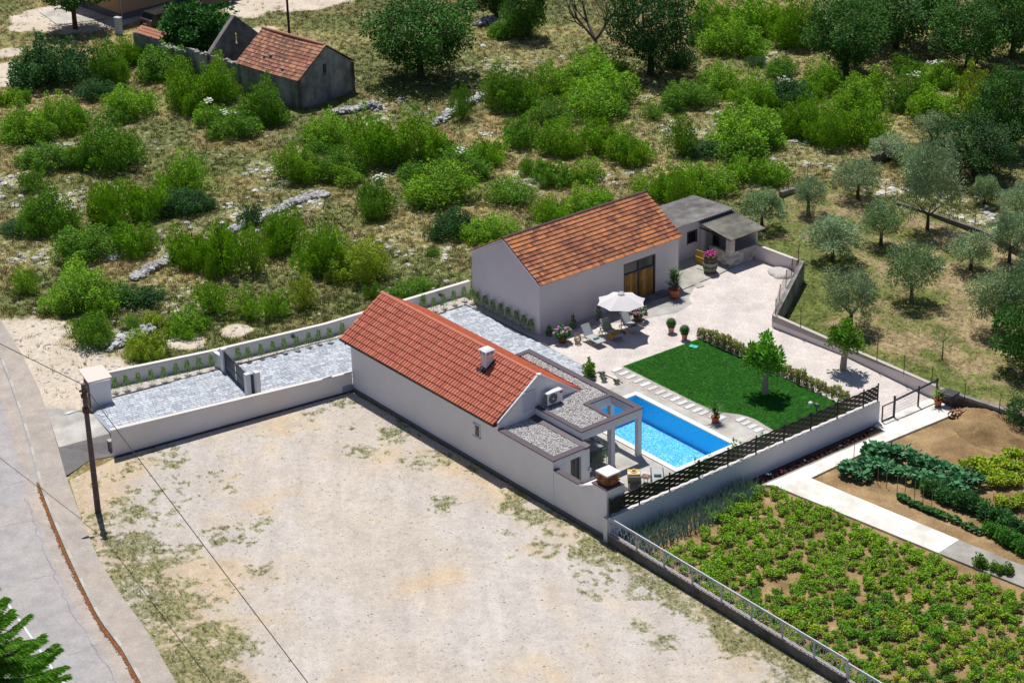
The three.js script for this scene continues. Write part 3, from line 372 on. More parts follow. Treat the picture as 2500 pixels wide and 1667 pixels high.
  { // chimney through the front slope
    const c = wpart(t, 'chimney', [box(-2.13, -1.65, -9.6, -9.12, 3.9, 4.98)], M.plasterWarm, 'white chimney with capped vents on the red roof');
    wpart(c, 'chimney_cap', [box(-2.2, -1.58, -9.67, -9.05, 4.98, 5.03), box(-2.2, -2.1, -9.67, -9.57, 5.03, 5.24), box(-1.68, -1.58, -9.67, -9.57, 5.03, 5.24), box(-2.2, -2.1, -9.15, -9.05, 5.03, 5.24), box(-1.68, -1.58, -9.15, -9.05, 5.03, 5.24), box(-1.93, -1.85, -9.66, -9.06, 5.03, 5.24), box(-2.19, -1.59, -9.40, -9.32, 5.03, 5.235), hexa([V(-2.24, 5.24, -9.71), V(-1.54, 5.24, -9.71), V(-1.54, 5.24, -9.01), V(-2.24, 5.24, -9.01), V(-2.1, 5.32, -9.57), V(-1.68, 5.32, -9.57), V(-1.68, 5.32, -9.15), V(-2.1, 5.32, -9.15)])], M.white);
    wpart(c, 'flashing', [hexa([V(-2.24, 3.92, -9.9), V(-1.54, 3.92, -9.9), V(-1.54, 4.3, -9.0), V(-2.24, 4.3, -9.0), V(-2.24, 4.02, -9.9), V(-1.54, 4.02, -9.9), V(-1.54, 4.62, -9.0), V(-2.24, 4.62, -9.0)])], M.blackSatin); }
  wpart(t, 'wall_lamp', [lbox(6.55, 1.05, 9.1, .14, .22, .14, .04)], M.white);
}
{ // air conditioner on the roof
  const t = thing('air_conditioner', 'white outdoor air conditioner unit on the flat roof by the gable', 'air conditioner', V(2.15, 2.96, -7.95));
  lpart(t, 'case', [lbox(0, .42, 0, .36, .72, 1.1, .03)], M.white); const f = lpart(t, 'fan_grille', [(() => { const g = new THREE.CylinderGeometry(.3, .3, .03, 28); g.rotateZ(Math.PI / 2); g.translate(.185, .42, .16); return g; })()], mat(92, 98, 108, .6));
  lpart(f, 'fan_ring', [1, 2, 3].map(k => { const g = new THREE.TorusGeometry(.09 * k, .008, 5, 28); g.rotateY(Math.PI / 2); g.translate(.202, .42, .16); return g; }), mat(150, 154, 160, .5)); lpart(f, 'hub', [(() => { const g = new THREE.CylinderGeometry(.05, .05, .02, 14); g.rotateZ(Math.PI / 2); g.translate(.21, .42, .16); return g; })()], M.white);
  lpart(t, 'badge', [lbox(.184, .64, -.42, .01, .11, .2)], mat(206, 40, 48, .5)); lpart(t, 'side_grille', Array.from({ length: 7 }, (_, i) => lbox(0, .16 + i * .085, .555, .28, .05, .012)), M.anthracite);
  lpart(t, 'foot', [lbox(.05, .03, .36, .62, .06, .1)], M.plinth); lpart(t, 'foot', [lbox(.05, .03, -.36, .62, .06, .1)], M.plinth);
}
{ // garden wall with the barbecue chimney
  const t = thing('barbecue', 'white masonry barbecue block at the end of the villa wall with brick chimney pot', 'barbecue', V(9.6, 0, -11));
  wpart(t, 'wall', [box(6.46, 8.5, -11.53, -11.28, -.25, 1.85), box(8.5, 9.62, -11.53, -10.5, -.25, 1.72), box(9.62, 10.72, -11.53, -10.3, -.25, 2.42)], M.plaster);
  wpart(t, 'hood', [hexa([V(8.5, 1.72, -11.53), V(9.62, 1.72, -11.53), V(9.62, 1.72, -10.5), V(8.5, 1.72, -10.5), V(8.7, 1.9, -11.5), V(9.62, 2.3, -11.5), V(9.62, 2.3, -10.5), V(8.7, 1.9, -10.5)])], M.plasterWarm);
  wpart(t, 'wall_cap', [box(6.5, 8.48, -11.58, -11.22, 1.85, 1.91), box(8.42, 8.62, -11.3, -10.45, 1.86, 1.92), box(10.3, 10.76, -10.34, -10.0, 1.95, 2.0)], M.capBrown);
  const p = wpart(t, 'chimney_plate', [box(9.6, 10.78, -11.6, -10.42, 2.42, 2.48)], M.capBrown); void p;
  const bricks = tones([[190, 120, 62], [206, 134, 72], [176, 106, 56], [198, 126, 80]]), r = rngOf(4), c = wpart(t, 'chimney_core', [box(9.86, 10.54, -11.32, -10.64, 2.48, 3.1)], mat(134, 96, 66, .95));
  for (let k = 0; k < 9; k++) for (let s = 0; s < 4; s++) for (let i = 0; i < 3; i++) { const o = (k % 2 ? .06 : -.06), a = -.33 + i * .22 + o, y = 2.485 + k * .068; if (k > 3 && k < 8 && i === 1) continue; const w = .2, f = [[a, -.35, w, .06], [a, .35, w, .06], [-.35, a, .06, w], [.35, a, .06, w]][s]; wpart(c, 'brick', [lbox(10.2 + f[0], y + .032, 10.98 + f[1], f[2] + .012, .062, f[3])], bricks[Math.floor(r() * 4)]); }
  wpart(t, 'chimney_slab', [box(9.74, 10.66, -11.44, -10.52, 3.1, 3.18)], M.white);
}
// ---- the barn
{
  const t = thing('barn', 'pale plastered barn with weathered orange tiled roof and big wooden door', 'barn', V(-13.4, 0, 6.8));
  const s = new THREE.Shape([[-16.75, -.3], [-10.02, -.3], [-10.02, 3.4], [-13.4, 5.28], [-16.75, 3.4]].map(p => new THREE.Vector2(...p)));
  const wall = z0 => { const g = new THREE.ExtrudeGeometry(s, { depth: .3, bevelEnabled: false }); g.translate(0, 0, z0); return g; };
  wpart(t, 'wall', [wall(-1.32), wall(-12.6), box(-10.32, -10.02, 1.32, 7.9, -.3, 3.4), box(-10.32, -10.02, 10.62, 12.3, -.3, 3.4), box(-10.32, -10.02, 7.9, 10.62, 2.78, 3.4), box(-16.75, -16.45, 1.32, 12.3, -.3, 3.4)], M.plasterPink);
  wpart(t, 'roof_deck', [hexa([V(-9.9, 3.36, .98), V(-13.4, 5.3, .98), V(-13.4, 5.3, 12.7), V(-9.9, 3.36, 12.7), V(-9.9, 3.42, .98), V(-13.4, 5.37, .98), V(-13.4, 5.37, 12.7), V(-9.9, 3.42, 12.7)]), hexa([V(-16.9, 3.36, .98), V(-13.4, 5.3, .98), V(-13.4, 5.3, 12.7), V(-16.9, 3.36, 12.7), V(-16.9, 3.42, .98), V(-13.4, 5.37, .98), V(-13.4, 5.37, 12.7), V(-16.9, 3.42, 12.7)])], M.rust);
  const bt = tones([[220, 156, 118], [210, 142, 108], [190, 130, 102], [234, 170, 124], [202, 146, 114], [172, 124, 102], [226, 162, 118], [248, 178, 120]]);
  const pick = (i, j, r) => { const n = fbm(i * .33 + 5, j * .5 + 2, 3) + (r() - .5) * .26 + .04, q = vn(i / 3 + 40, j * 1.7 + 3); if (j === 0 && r() < .35) return 7; return q > .86 ? (r() < .7 ? 7 : 3) : n > .62 ? (r() < .5 ? 3 : 6) : n > .5 ? (r() < .5 ? 0 : 6) : n > .4 ? (r() < .5 ? 1 : 4) : (r() < .55 ? 2 : 5); };
  const e2 = new THREE.Vector3(-3.6, 2.03, 0), L = e2.length(); e2.normalize();
  tileRoof(t, { origin: V(-9.8, 3.38, .92), e1: new THREE.Vector3(0, 0, -1), e2, cols: 59, rows: 13, w: 11.82 / 59, l: L / 13, rolls: 2, rise: .045, lift: .07, pick, mats: bt, partsMost: 300 });
  const b2 = new THREE.Vector3(3.6, 2.03, 0).normalize();
  tileRoof(t, { origin: V(-17.0, 3.38, .92), e1: new THREE.Vector3(0, 0, -1), e2: b2, cols: 59, rows: 13, w: 11.82 / 59, l: L / 13, rolls: 2, rise: .03, lift: .04, pick: () => 0, mats: tones([[214, 130, 84]]), partsMost: 0 });
  const rg = []; for (let i = 0; i < 34; i++) { const q = new THREE.CylinderGeometry(.12, .145, .4, 10); q.rotateX(Math.PI / 2); q.translate(-13.4, 5.40 + (i % 2) * .01, -(.92 + .348 * (i + .5))); rg.push(q); }
  wpart(t, 'ridge_tiles', rg, mat(96, 72, 66, .95), 'dark weathered ridge tiles');
  wpart(t, 'verge', [beam(V(-9.9, 3.38, .96), V(-13.4, 5.36, .96), .14, .09), beam(V(-16.9, 3.38, .96), V(-13.4, 5.36, .96), .14, .09)], M.plaster);
  const d = wpart(t, 'door', [box(-10.24, -10.2, 7.9, 10.62, -.05, 2.78)], M.anthracite);
  wpart(d, 'door_frame', [box(-10.2, -10.06, 7.9, 8.0, -.05, 2.78), box(-10.2, -10.06, 10.52, 10.62, -.05, 2.78), box(-10.2, -10.07, 9.2, 9.3, -.05, 2.68), box(-10.2, -10.06, 8.0, 10.52, 2.68, 2.78), box(-10.2, -10.08, 8.0, 9.2, 1.92, 2.0), box(-10.2, -10.08, 9.3, 10.52, 1.92, 2.0)], M.anthracite);
  for (const [a, b] of [[8.0, 9.2], [9.3, 10.52]]) wpart(d, 'pane', [box(-10.18, -10.15, a, b, 2.0, 2.68)], mat(70, 78, 74, .25));
  const wm = [[1, 1, 1], [.86, .84, .8], [1.08, 1.04, .95], [.78, .74, .68]].map(c => mt(tx.wood, .8, { color: new THREE.Color(...c) })), r = rngOf(14);
  for (const [a, b] of [[8.0, 9.2], [9.3, 10.52]]) { const n = 11; for (let i = 0; i < n; i++) { const p = a + (b - a) * i / n, q = a + (b - a) * (i + 1) / n - .012; wpart(d, 'plank', [box(-10.2, -10.13 - r() * .012, p, q, 0, 1.92)], wm[Math.floor(r() * 4)]); } }
  wpart(t, 'door_step', [box(-10.0, -9.2, 8.6, 11.3, 0, .09)], M.concreteDark);
}
// ---- shed with corrugated roofs
{
  const t = thing('shed', 'low pink plastered shed with grey corrugated roof behind the barn end', 'shed', V(-14, 0, 16));
  const corr = (c, nx, amp, along, mtl, name) => { // c: four corners (front left, front right, back right, back left); waves run front to back
    const n = nx * 6, m = 6, pos = [], id = []; for (let i = 0; i <= n; i++) for (let j = 0; j <= m; j++) { const s = i / n, q = j / m, a = c[0].clone().lerp(c[1], s), b = c[3].clone().lerp(c[2], s), p = a.lerp(b, q); p.y += amp * Math.sin(s * nx * 2 * Math.PI) - .03 * Math.floor(q * 2.99) * 0; pos.push(p.x, p.y, p.z); }
    for (let i = 0; i < n; i++) for (let j = 0; j < m; j++) { const a = i * (m + 1) + j, b = a + m + 1; id.push(a, b, a + 1, b, b + 1, a + 1); }
    const g = new THREE.BufferGeometry(); g.setAttribute('position', new THREE.Float32BufferAttribute(pos, 3)); g.setIndex(id); g.computeVertexNormals(); const lo = g.clone(); lo.translate(0, -.018, 0); return wpart(t, name, [g, lo], mtl); };
  const grey = mt(tx.weathered, .95, { color: new THREE.Color(.72, .71, .72) }), grey2 = mt(tx.weathered, .95, { color: new THREE.Color(.78, .78, .70) });
  wpart(t, 'wall', [box(-12.95, -12.72, 12.62, 15.85, -.2, 2.5), box(-12.95, -12.72, 15.85, 16.75, -.2, 1.05), box(-12.95, -12.72, 15.85, 16.75, 1.95, 2.5), box(-12.95, -12.72, 16.75, 18.2, -.2, 2.5), box(-12.95, -12.72, 19.0, 19.8, -.2, 2.5), box(-12.95, -12.72, 18.2, 19.0, 1.9, 2.5), box(-16.2, -12.95, 19.55, 19.8, -.2, 2.35), box(-16.3, -16.1, 12.62, 19.55, -.2, 2.35)], M.plasterPink);
  corr([V(-12.45, 2.66, 12.5), V(-12.45, 2.66, 19.95), V(-16.5, 2.42, 19.95), V(-16.5, 2.42, 12.5)], 42, .025, 0, grey, 'roof');
  corr([V(-9.62, 2.06, 16.85), V(-9.62, 2.06, 20.05), V(-12.8, 2.42, 20.05), V(-12.8, 2.42, 16.85)], 18, .03, 0, grey2, 'porch_roof');
  wpart(t, 'rafter', [box(-12.7, -9.75, 16.95, 17.03, 1.95, 2.03), box(-12.7, -9.75, 19.8, 19.88, 1.95, 2.03), box(-9.85, -9.77, 16.95, 19.9, 1.93, 2.01)], M.rust);
  wpart(t, 'window_frame', [box(-12.74, -12.68, 15.85, 15.93, 1.05, 1.95), box(-12.74, -12.68, 16.67, 16.75, 1.05, 1.95), box(-12.74, -12.68, 15.93, 16.67, 1.87, 1.95)], mat(96, 70, 56, .8)); wpart(t, 'pane', [box(-12.86, -12.84, 15.85, 16.75, 1.05, 1.95)], M.darkGlass);
  wpart(t, 'post', [box(-12.66, -12.4, 17.0, 17.25, 0, 2.2)], M.plasterPink);
  wpart(t, 'side_wall', [box(-12.7, -10.1, 19.62, 19.82, 0, 2.0)], M.plasterPink);
  const r = rngOf(9), bm = [[214, 206, 196], [198, 190, 180], [182, 174, 164], [226, 218, 208]].map(c => mat(...c, .95));
  const blocks = (u0, u1, v0, v1, rows, y0) => { const lu = u1 - u0, lv = v1 - v0, along = lu > lv, L = along ? lu : lv, n = Math.max(1, Math.round(L / .42)); for (let k = 0; k < rows; k++) for (let i = 0; i < n; i++) { const a = i / n * L + .006, b = (i + 1) / n * L - .006, y = y0 + k * .2, d = r() * .012; wpart(t, 'block', [along ? box(u0 + a, u0 + b, v0 - d, v1, y + .004, y + .194) : box(u0, u1 + d, v0 + a, v0 + b, y + .004, y + .194)], bm[Math.floor(r() * 4)]); } };
  blocks(-11.75, -10.22, 17.0, 17.2, 5, .02); blocks(-10.02, -9.8, 17.42, 19.45, 5, .02); blocks(-10.22, -9.8, 17.0, 17.42, 10, .02);
  wpart(t, 'block_core', [box(-11.74, -10.0, 17.02, 17.18, 0, 1.0), box(-10.0, -9.82, 17.2, 19.44, 0, 1.0), box(-10.2, -9.82, 17.02, 17.4, 0, 1.98)], M.plinth);
  const g = wpart(t, 'gate', [beam(P(1698.5, 625, .5), P(1720, 632.5, .5), .05, .98)], mat(206, 164, 62, .7), 'yellow wooden gate'); wpart(g, 'gate_bar', [beam(P(1698.5, 625.6, .25), P(1720, 633.1, .25), .07, .07), beam(P(1698.5, 625.6, .8), P(1720, 633.1, .8), .07, .07)], mat(180, 138, 48, .7));
}
// ---- plot walls
{
  const run = (name, label, a, b, th, y0, ya, yb, m, side = 0, capM) => { const t = thing(name, label, 'wall', new THREE.Vector3((a.x + b.x) / 2, y0, (a.z + b.z) / 2)); wpart(t, 'wall_body', [wallRun(a, b, th, y0, ya, yb, side)], m); if (capM) wpart(t, 'wall_cap', [wallRun(a, b, th + .03, Math.min(ya, yb), ya + .012, yb + .012, side)], capM); return t; };
  { const t = thing('driveway_wall', 'long white wall between driveway and gravel lot', 'wall', V(-13.2, -.5, -19)); wpart(t, 'wall_body', [wallRun(V(-14.1, 0, -26.5), V(-12.12, 0, -11.6), .22, -.6, 1.2, .72, -1)], M.plasterWarm); wpart(t, 'coping', [hexa([[-14.13, 1.2, -26.53], [-12.10, .72, -11.57], [-12.36, .72, -11.53], [-14.38, 1.2, -26.49], [-14.13, 1.235, -26.53], [-12.10, .755, -11.57], [-12.36, .755, -11.53], [-14.38, 1.235, -26.49]].map(p => V(...p)))], mat(236, 226, 214, .85)); wpart(t, 'footing', [wallRun(V(-14.08, 0, -26.5), V(-12.1, 0, -11.6), .05, -.6, -.38, -.40, 1)], M.anthracite); wpart(t, 'lamp', [lbox(-12.35, .86, 13.2, .1, .1, .6)], M.white); }
  { const a = V(-21.45, 0, -23.3), b = V(-19.88, 0, -16.4), e = V(-18.58, 0, -9), c = V(-17.95, 0, 1.75), t = thing('boundary_wall', 'long white wall with round lights behind the driveway and its saplings', 'wall', V(-19, -.5, -11)); wpart(t, 'wall_body', [wallRun(a, b, .24, -.6, .9, .84, -1), wallRun(b, e, .24, -.6, .84, .82, -1), wallRun(e, c, .24, -.6, .82, .8, -1)], M.plaster); wpart(t, 'coping', [wallRun(a, b, .27, .8, .93, .87, -.9), wallRun(b, e, .27, .8, .871, .85, -.9), wallRun(e, c, .27, .78, .851, .83, -.9)], mat(236, 228, 218, .85));
    for (const [x, y] of [[308.4, 911.6], [514.9, 866.7], [716.4, 821.7], [1077, 720]]) { const p = P(x, y, .6).add(new THREE.Vector3(-.06, 0, 0)), n = new THREE.Vector3(.98, 0, .2), g = new THREE.CylinderGeometry(.12, .12, .14, 16); g.rotateZ(Math.PI / 2); g.rotateY(-.13); g.translate(p.x, p.y, p.z); wpart(t, 'round_light', [g], M.anthracite); void n; } }
  // gate across the driveway
  { const q = (x, y) => P(x, y, 0), a = q(548, 905), b = q(606, 965), c = q(629, 963), t = thing('driveway_gate', 'dark steel gate with white pillars across the driveway', 'gate', q(580, 938));
    const pil = (p, h, w = .32) => wpart(t, 'pillar', [lbox(p.x, h / 2, p.z, w, h, w, .01)], M.plaster); const s0 = q(526, 892);
    pil(a, 1.5, .34); pil(b, 1.42, .3); wpart(t, 'pillar', [lbox(c.x + .02, .75, c.z, .3, 1.5, .3, .01)], M.plasterWarm); wpart(t, 'stub_wall', [wallRun(s0, a, .24, 0, .95, .95)], M.plaster);
    const leaf = (p, q2, n, h) => { const l = wpart(t, 'gate_leaf', [beam(p.clone().setY(.12), q2.clone().setY(.12), .06, .08), beam(p.clone().setY(h), q2.clone().setY(h), .06, .08), beam(p.clone().setY(.68), q2.clone().setY(.68), .05, .05), bar(p.clone().setY(.1), p.clone().setY(h), .035), bar(q2.clone().setY(.1), q2.clone().setY(h), .035)], M.anthracite); for (let i = 0; i < n; i++) { const u = p.clone().lerp(q2, (i + .04) / n), v = p.clone().lerp(q2, (i + .96) / n); for (const [y0, y1] of [[.17, .65], [.71, h - .05]]) wpart(l, 'gate_panel', [beam(u.clone().setY((y0 + y1) / 2), v.clone().setY((y0 + y1) / 2), .02, y1 - y0)], mat(44, 62, 72, .45)); } };
    const d = b.clone().sub(a).normalize(); leaf(a.clone().addScaledVector(d, .2), b.clone().addScaledVector(d, -.2), 2, 1.36); leaf(b.clone().lerp(c, .22), b.clone().lerp(c, .78), 1, 1.3); }
  // gatehouse
  { const t = thing('meter_house', 'small white flat roofed meter box building at the driveway entrance', 'outbuilding', V(-20.2, 0, -24.2)); const f0 = P(223.7, 993.5, 0), f1 = P(273.4, 982, 0), d = f1.clone().sub(f0), n = new THREE.Vector3(d.z, 0, -d.x).normalize().multiplyScalar(1.25); const q = (p, y) => p.clone().setY(y), b0 = f0.clone().add(n), b1 = f1.clone().add(n);
    wpart(t, 'wall', [hexa([q(f0, -.4), q(f1, -.4), q(b1, -.4), q(b0, -.4), q(f0, 1.5), q(f1, 1.5), q(b1, 1.5), q(b0, 1.5)])], M.plaster); const s = [P(214, 934, 1.58), P(272, 919.8, 1.58), P(248.5, 890, 1.58), P(189, 901.3, 1.58)];
    wpart(t, 'roof_slab', [hexa([...s.map(p => p.clone().setY(1.5)), ...s])], mat(236, 222, 206, .9)); const o = f0.clone().lerp(b0, .12).addScaledVector(d, -.03), e = f0.clone().lerp(b0, .88).addScaledVector(d, -.03); wpart(t, 'cabinet_door', [beam(o.clone().setY(.6), e.clone().setY(.6), .03, 1.5)], mat(74, 60, 66, .6)); for (const k of [.3, .62]) wpart(t, 'meter_hatch', [beam(o.clone().lerp(e, k - .12).setY(.7).addScaledVector(d, -.02), o.clone().lerp(e, k + .12).setY(.7).addScaledVector(d, -.02), .03, .5)], mat(150, 158, 168, .5)); }
  run('pool_garden_wall', 'long white wall under the black woven fence', V(10.98, 0, -11.72), V(10.98, 0, 8.74), .3, -.62, .9, .9, M.plaster, -1, mat(226, 218, 210, .9));
  run('rear_yard_wall', 'short pinkish wall beside the shed porch', V(-10.0, 0, 19.5), V(-6.25, 0, 19.75), .2, -.5, 1.02, .98, M.plasterPink, 1, mat(226, 214, 204, .9));
  run('corner_yard_wall', 'weathered wall with wire fence between yard and grove', V(-6.12, 0, 19.75), V(-1.55, 0, 12.65), .3, -.55, .95, .8, M.weathered, -1);
  run('lane_wall', 'pinkish wall between the gravel lane and the olive grove', V(-1.48, 0, 12.59), V(11.1, 0, 13.35), .22, -.6, .8, .36, M.plasterPink, -1, mat(206, 194, 180, .95));
  run('grove_edge_wall', 'dark weathered low wall between vegetable garden and grove', V(11.2, 0, 13.6), V(32, 0, 17.6), .25, -.6, .3, .1, M.weatheredDark, 1, M.weathered);
  { const l = [PG(2187, 499), PG(2280, 528), PG(2400, 575), PG(2520, 640)]; const t = thing('grove_back_wall', 'thin dark retaining wall across the back of the olive grove', 'wall', l[1]); for (let i = 0; i < 3; i++) wpart(t, 'wall_body', [wallRun(l[i], l[i + 1], .25, -1, -.1, -.1)], M.weatheredDark); }
  { const l = [PG(2130, 404), PG(2200, 374)]; run('field_wall', 'short dark wall fragment behind the olive trees', l[0], l[1], .3, -1, .3, .3, M.weatheredDark); }
  { const l = [PG(1906, 482), PG(1941, 470)]; run('grove_corner_wall', 'small grey wall end between two olive trees', l[0], l[1], .3, -1, 0, 0, M.weathered); }
  { // garden wall with railing
    const t = thing('railing_wall', 'grey low wall with white metal railing between gravel lot and garden', 'fence', V(20, -.5, -12)); const a = V(11.02, 0, -11.75), b = V(27.95, 0, -12.02), c = V(33, 0, -12.1), A = a.clone().setY(0), dir = b.clone().sub(a).normalize();
    const seg = wpart(t, 'wall_body', [wallRun(a, b, .25, -.8, .06, .06, -1), wallRun(b, c, .25, -.8, -.1, -.1, -1)], M.weatheredDark); void seg; wpart(t, 'wall_top', [wallRun(a, b, .27, .03, .085, .085, -1), wallRun(b, c, .27, -.13, -.08, -.08, -1)], mat(178, 166, 158, .95));
    const wm = mat(214, 214, 222, .5), L = a.distanceTo(b), n = 8, nz = new THREE.Vector3(-dir.z, 0, dir.x).multiplyScalar(-.12), at = (s, y) => a.clone().addScaledVector(dir, s).add(nz).setY(y);
    const rail = (s0, s1, dy) => { wpart(t, 'top_rail', [beam(at(s0, 1.02 + dy), at(s1, 1.02 + dy), .06, .05)], wm); wpart(t, 'lower_rail', [beam(at(s0, .92 + dy), at(s1, .92 + dy), .03, .03)], wm); wpart(t, 'bottom_rail', [beam(at(s0, .2 + dy), at(s1, .2 + dy), .03, .03)], wm); };
    rail(.05, L, 0); rail(L + .06, L + 5, -.16);
    for (let i = 0; i <= n + 2; i++) { const s = i <= n ? .05 + (L - .05) * i / n : L + .08 + (i - n - 1) * 2.1, dy = i <= n ? 0 : -.16; wpart(t, 'railing_post', [beam(at(s, dy + .05), at(s, dy + 1.02), .06, .06)], wm); if (i === n || i > n + 1) continue; const w = i < n ? (L - .05) / n : 2.1, s0 = i <= n ? s : L + .08;
      for (let k = 0; k < 4; k++) { const x0 = s0 + w * (k + .1) / 4, x1 = s0 + w * (k + .9) / 4, xm = (x0 + x1) / 2; for (const [p, q, y0, y1] of [[x0, xm, .2, .92], [x1, xm, .2, .92], [x0, x1, .92, .45], [x1, x0, .92, .45]]) wpart(t, 'railing_bar', [bar(at(p, y0 + dy), at(q, y1 + dy), .011, .011, 4)], wm); wpart(t, 'railing_bar', [bar(at(x0, .2 + dy), at(x0, .92 + dy), .011, .011, 4)], wm); } } }
}
// ---- black woven fence on the pool wall
{
  const t = thing('woven_fence', 'black woven slat fence along the top of the pool wall', 'fence', V(10.86, .9, -1.5)), vs = [-11.45, -9.4, -7.28, -5.17, -3.05, -.95, 1.18, 3.27, 5.37, 7.48, 8.66], x = 10.86;
  for (const v of vs) { const p = wpart(t, 'fence_post', [lbox(x, 1.44, -v, .06, 1.08, .06)], M.black); wpart(p, 'post_cap', [lbox(x, 1.99, -v, .08, .03, .08)], M.black); }
  const slat = (L, ph) => { const g = new THREE.BoxGeometry(L, .14, .014, 32, 1, 1), p = g.attributes.position; for (let i = 0; i < p.count; i++) p.setZ(i, p.getZ(i) + .03 * ph * Math.sin((p.getX(i) / L + .5) * Math.PI * 6)); g.computeVertexNormals(); g.rotateY(Math.PI / 2); return merge(g); };
  const inv = t.position; const cache = {};
  for (let i = 0; i + 1 < vs.length; i++) { const L = vs[i + 1] - vs[i] - .05; for (let k = 0; k < 6; k++) { const key = L.toFixed(2) + k % 2, g = cache[key] = cache[key] || slat(L, k % 2 ? 1 : -1); const o = sh(new THREE.Mesh(g, M.blackSatin)); o.name = 'slat'; o.position.set(x - inv.x, 1.1 + k * .142 - inv.y, -(vs[i] + vs[i + 1]) / 2 - inv.z); t.add(o); }
    wpart(t, 'wire', [bar(V(x, 1.97, vs[i]), V(x, 1.97, vs[i + 1]), .006, .006, 4)], M.black); for (let k = 1; k < 6; k++) wpart(t, 'rod', [bar(V(x, 1.03, vs[i] + L * k / 6), V(x, 1.9, vs[i] + L * k / 6), .01, .01, 4)], M.black); }
}
{ // pedestrian gate frame at the end of the wall
  const t = thing('steel_gate', 'grey steel gate frame with strung wires across the lane end', 'gate', V(11.1, -.45, 11)), y0 = -.44;
  const post = (v, h, w) => wpart(t, 'gate_post', [lbox(11.1, y0 + h / 2, -v, w, h, w)], M.anthracite); post(8.86, 1.05, .06); post(9.85, 1.35, .1); post(11.9, 1.32, .08); post(13.45, 1.32, .08);
  wpart(t, 'frame_bar', [lbox(11.1, y0 + .06, -9.35, .06, .09, 1.0)], M.anthracite); wpart(t, 'frame_bar', [lbox(11.1, y0 + 1.02, -9.35, .05, .06, 1.0)], M.anthracite); wpart(t, 'top_bar', [beam(V(11.1, y0 + 1.06, 9.8), V(11.1, y0 + 1.2, 13.55), .07, .11)], M.anthracite);
  for (const y of [.25, .45, .65, .85, 1.3]) wpart(t, 'wire', [bar(V(11.1, y0 + y, 8.9), V(11.1, y0 + y, 13.45), .005, .005, 4)], M.grey);
}
// ---- the pool
{
  const t = thing('pool', 'rectangular blue swimming pool with white coping', 'swimming pool', V(4, 0, -2.1)), blue = mat(36, 234, 278, .5), y0 = -1.35;
  wpart(t, 'pool_wall', [box(-.05, 8.1, 0, .06, y0, -.06), box(-.05, 8.1, -4.24, -4.18, y0, -.06), box(-.06, 0, -4.18, 0, y0, -.06), box(8.06, 8.12, -4.18, 0, y0, -.06)], blue);
  const paintedCausticTex = dataTex(512, 256, (i, j, o) => { const a = vn(i / 3.2, j / 3.2), b = vn(i / 1.7 + 30, j / 1.7), k = smooth(.35, .75, a * .6 + b * .4); o[0] = mixn(20, 176, k); o[1] = mixn(176, 240, k); o[2] = mixn(254, 255, k); });  // pale mottling paints the sunlight rippled by the water into the floor colour
  paintedCausticTex.repeat.set(.125, .25);
  wpart(t, 'pool_floor', [box(-.05, 8.1, -4.2, .03, y0 - .05, y0)], mt(paintedCausticTex, .6), 'blue pool floor with rippling light painted as pale mottling');
  const cp = mat(240, 238, 234, .8); wpart(t, 'coping', [box(-.34, 8.38, .0, .34, -.06, .035)], cp); wpart(t, 'coping', [box(-.34, 8.38, -4.52, -4.18, -.06, .035)], cp); wpart(t, 'coping', [box(-.34, 0, -4.18, 0, -.06, .035)], cp); wpart(t, 'coping', [box(8.06, 8.38, -4.18, 0, -.06, .035)], cp);
  const g = new THREE.PlaneGeometry(8.06, 4.18, 200, 104); g.rotateX(-Math.PI / 2); const p = g.attributes.position; for (let i = 0; i < p.count; i++) { const x = p.getX(i), z = p.getZ(i); p.setY(i, .011 * (Math.sin(x * 5.1 + z * 2.2) + Math.sin(x * -3.1 + z * 6.3 + 1) + .8 * Math.sin(x * 9.3 + z * 7.7 + 2) + .7 * Math.sin(-x * 11 + z * 13)) + .03 * (fbm(x * 4 + 60, z * 4 + 60, 3) - .5)); } g.computeVertexNormals(); g.translate(4.03, -.14, 2.09);
  wpart(t, 'water', [g], new THREE.MeshPhysicalMaterial({ color: new THREE.Color(.95, .99, 1), transmission: 1, thickness: 0, ior: 1.33, roughness: .09, side: THREE.DoubleSide }));
}
{ // stepping stones
  const s = struct('stepping_stones', poly([V(-3.25, .004, 1.05), V(-3.25, .004, 1.5), V(2.5, .004, 1.75), V(2.5, .004, 1.3)]), M.pebble, 'row of pale stone slabs between lawn and pool'), r = rngOf(2), ms = [mat(226, 224, 220, .85), mat(216, 214, 208, .85), mat(232, 231, 228, .85)];
  const list = []; for (const [x, y] of [[1507, 902.5], [1524, 911], [1541, 920], [1559, 929.5], [1576, 938.5], [1594, 947.5], [1613, 957.5], [1630, 965.5], [1649, 974], [1667, 983], [1685, 992], [1703, 1001], [1719, 1008], [1809, 1024], [1822, 1033], [1838, 1041], [1853, 1050], [1868, 1058]]) list.push(P(x, y, .01));
  list.forEach((p, i) => lpart(s, 'stone_slab', [lbox(p.x, .018, p.z, .3, .04, .72 - (i > 12 ? .1 : 0), .008)], ms[Math.floor(r() * 3)]));
  const d = P(1752, 1018, .02); const g = thing('drain_cover', 'pale square inspection cover in the terrace', 'drain cover', d); lpart(g, 'frame', [lbox(0, 0, 0, .8, .02, .8)], mat(208, 212, 216, .6)); lpart(g, 'plate', [lbox(0, .012, 0, .7, .02, .7)], mat(224, 228, 232, .6));
}
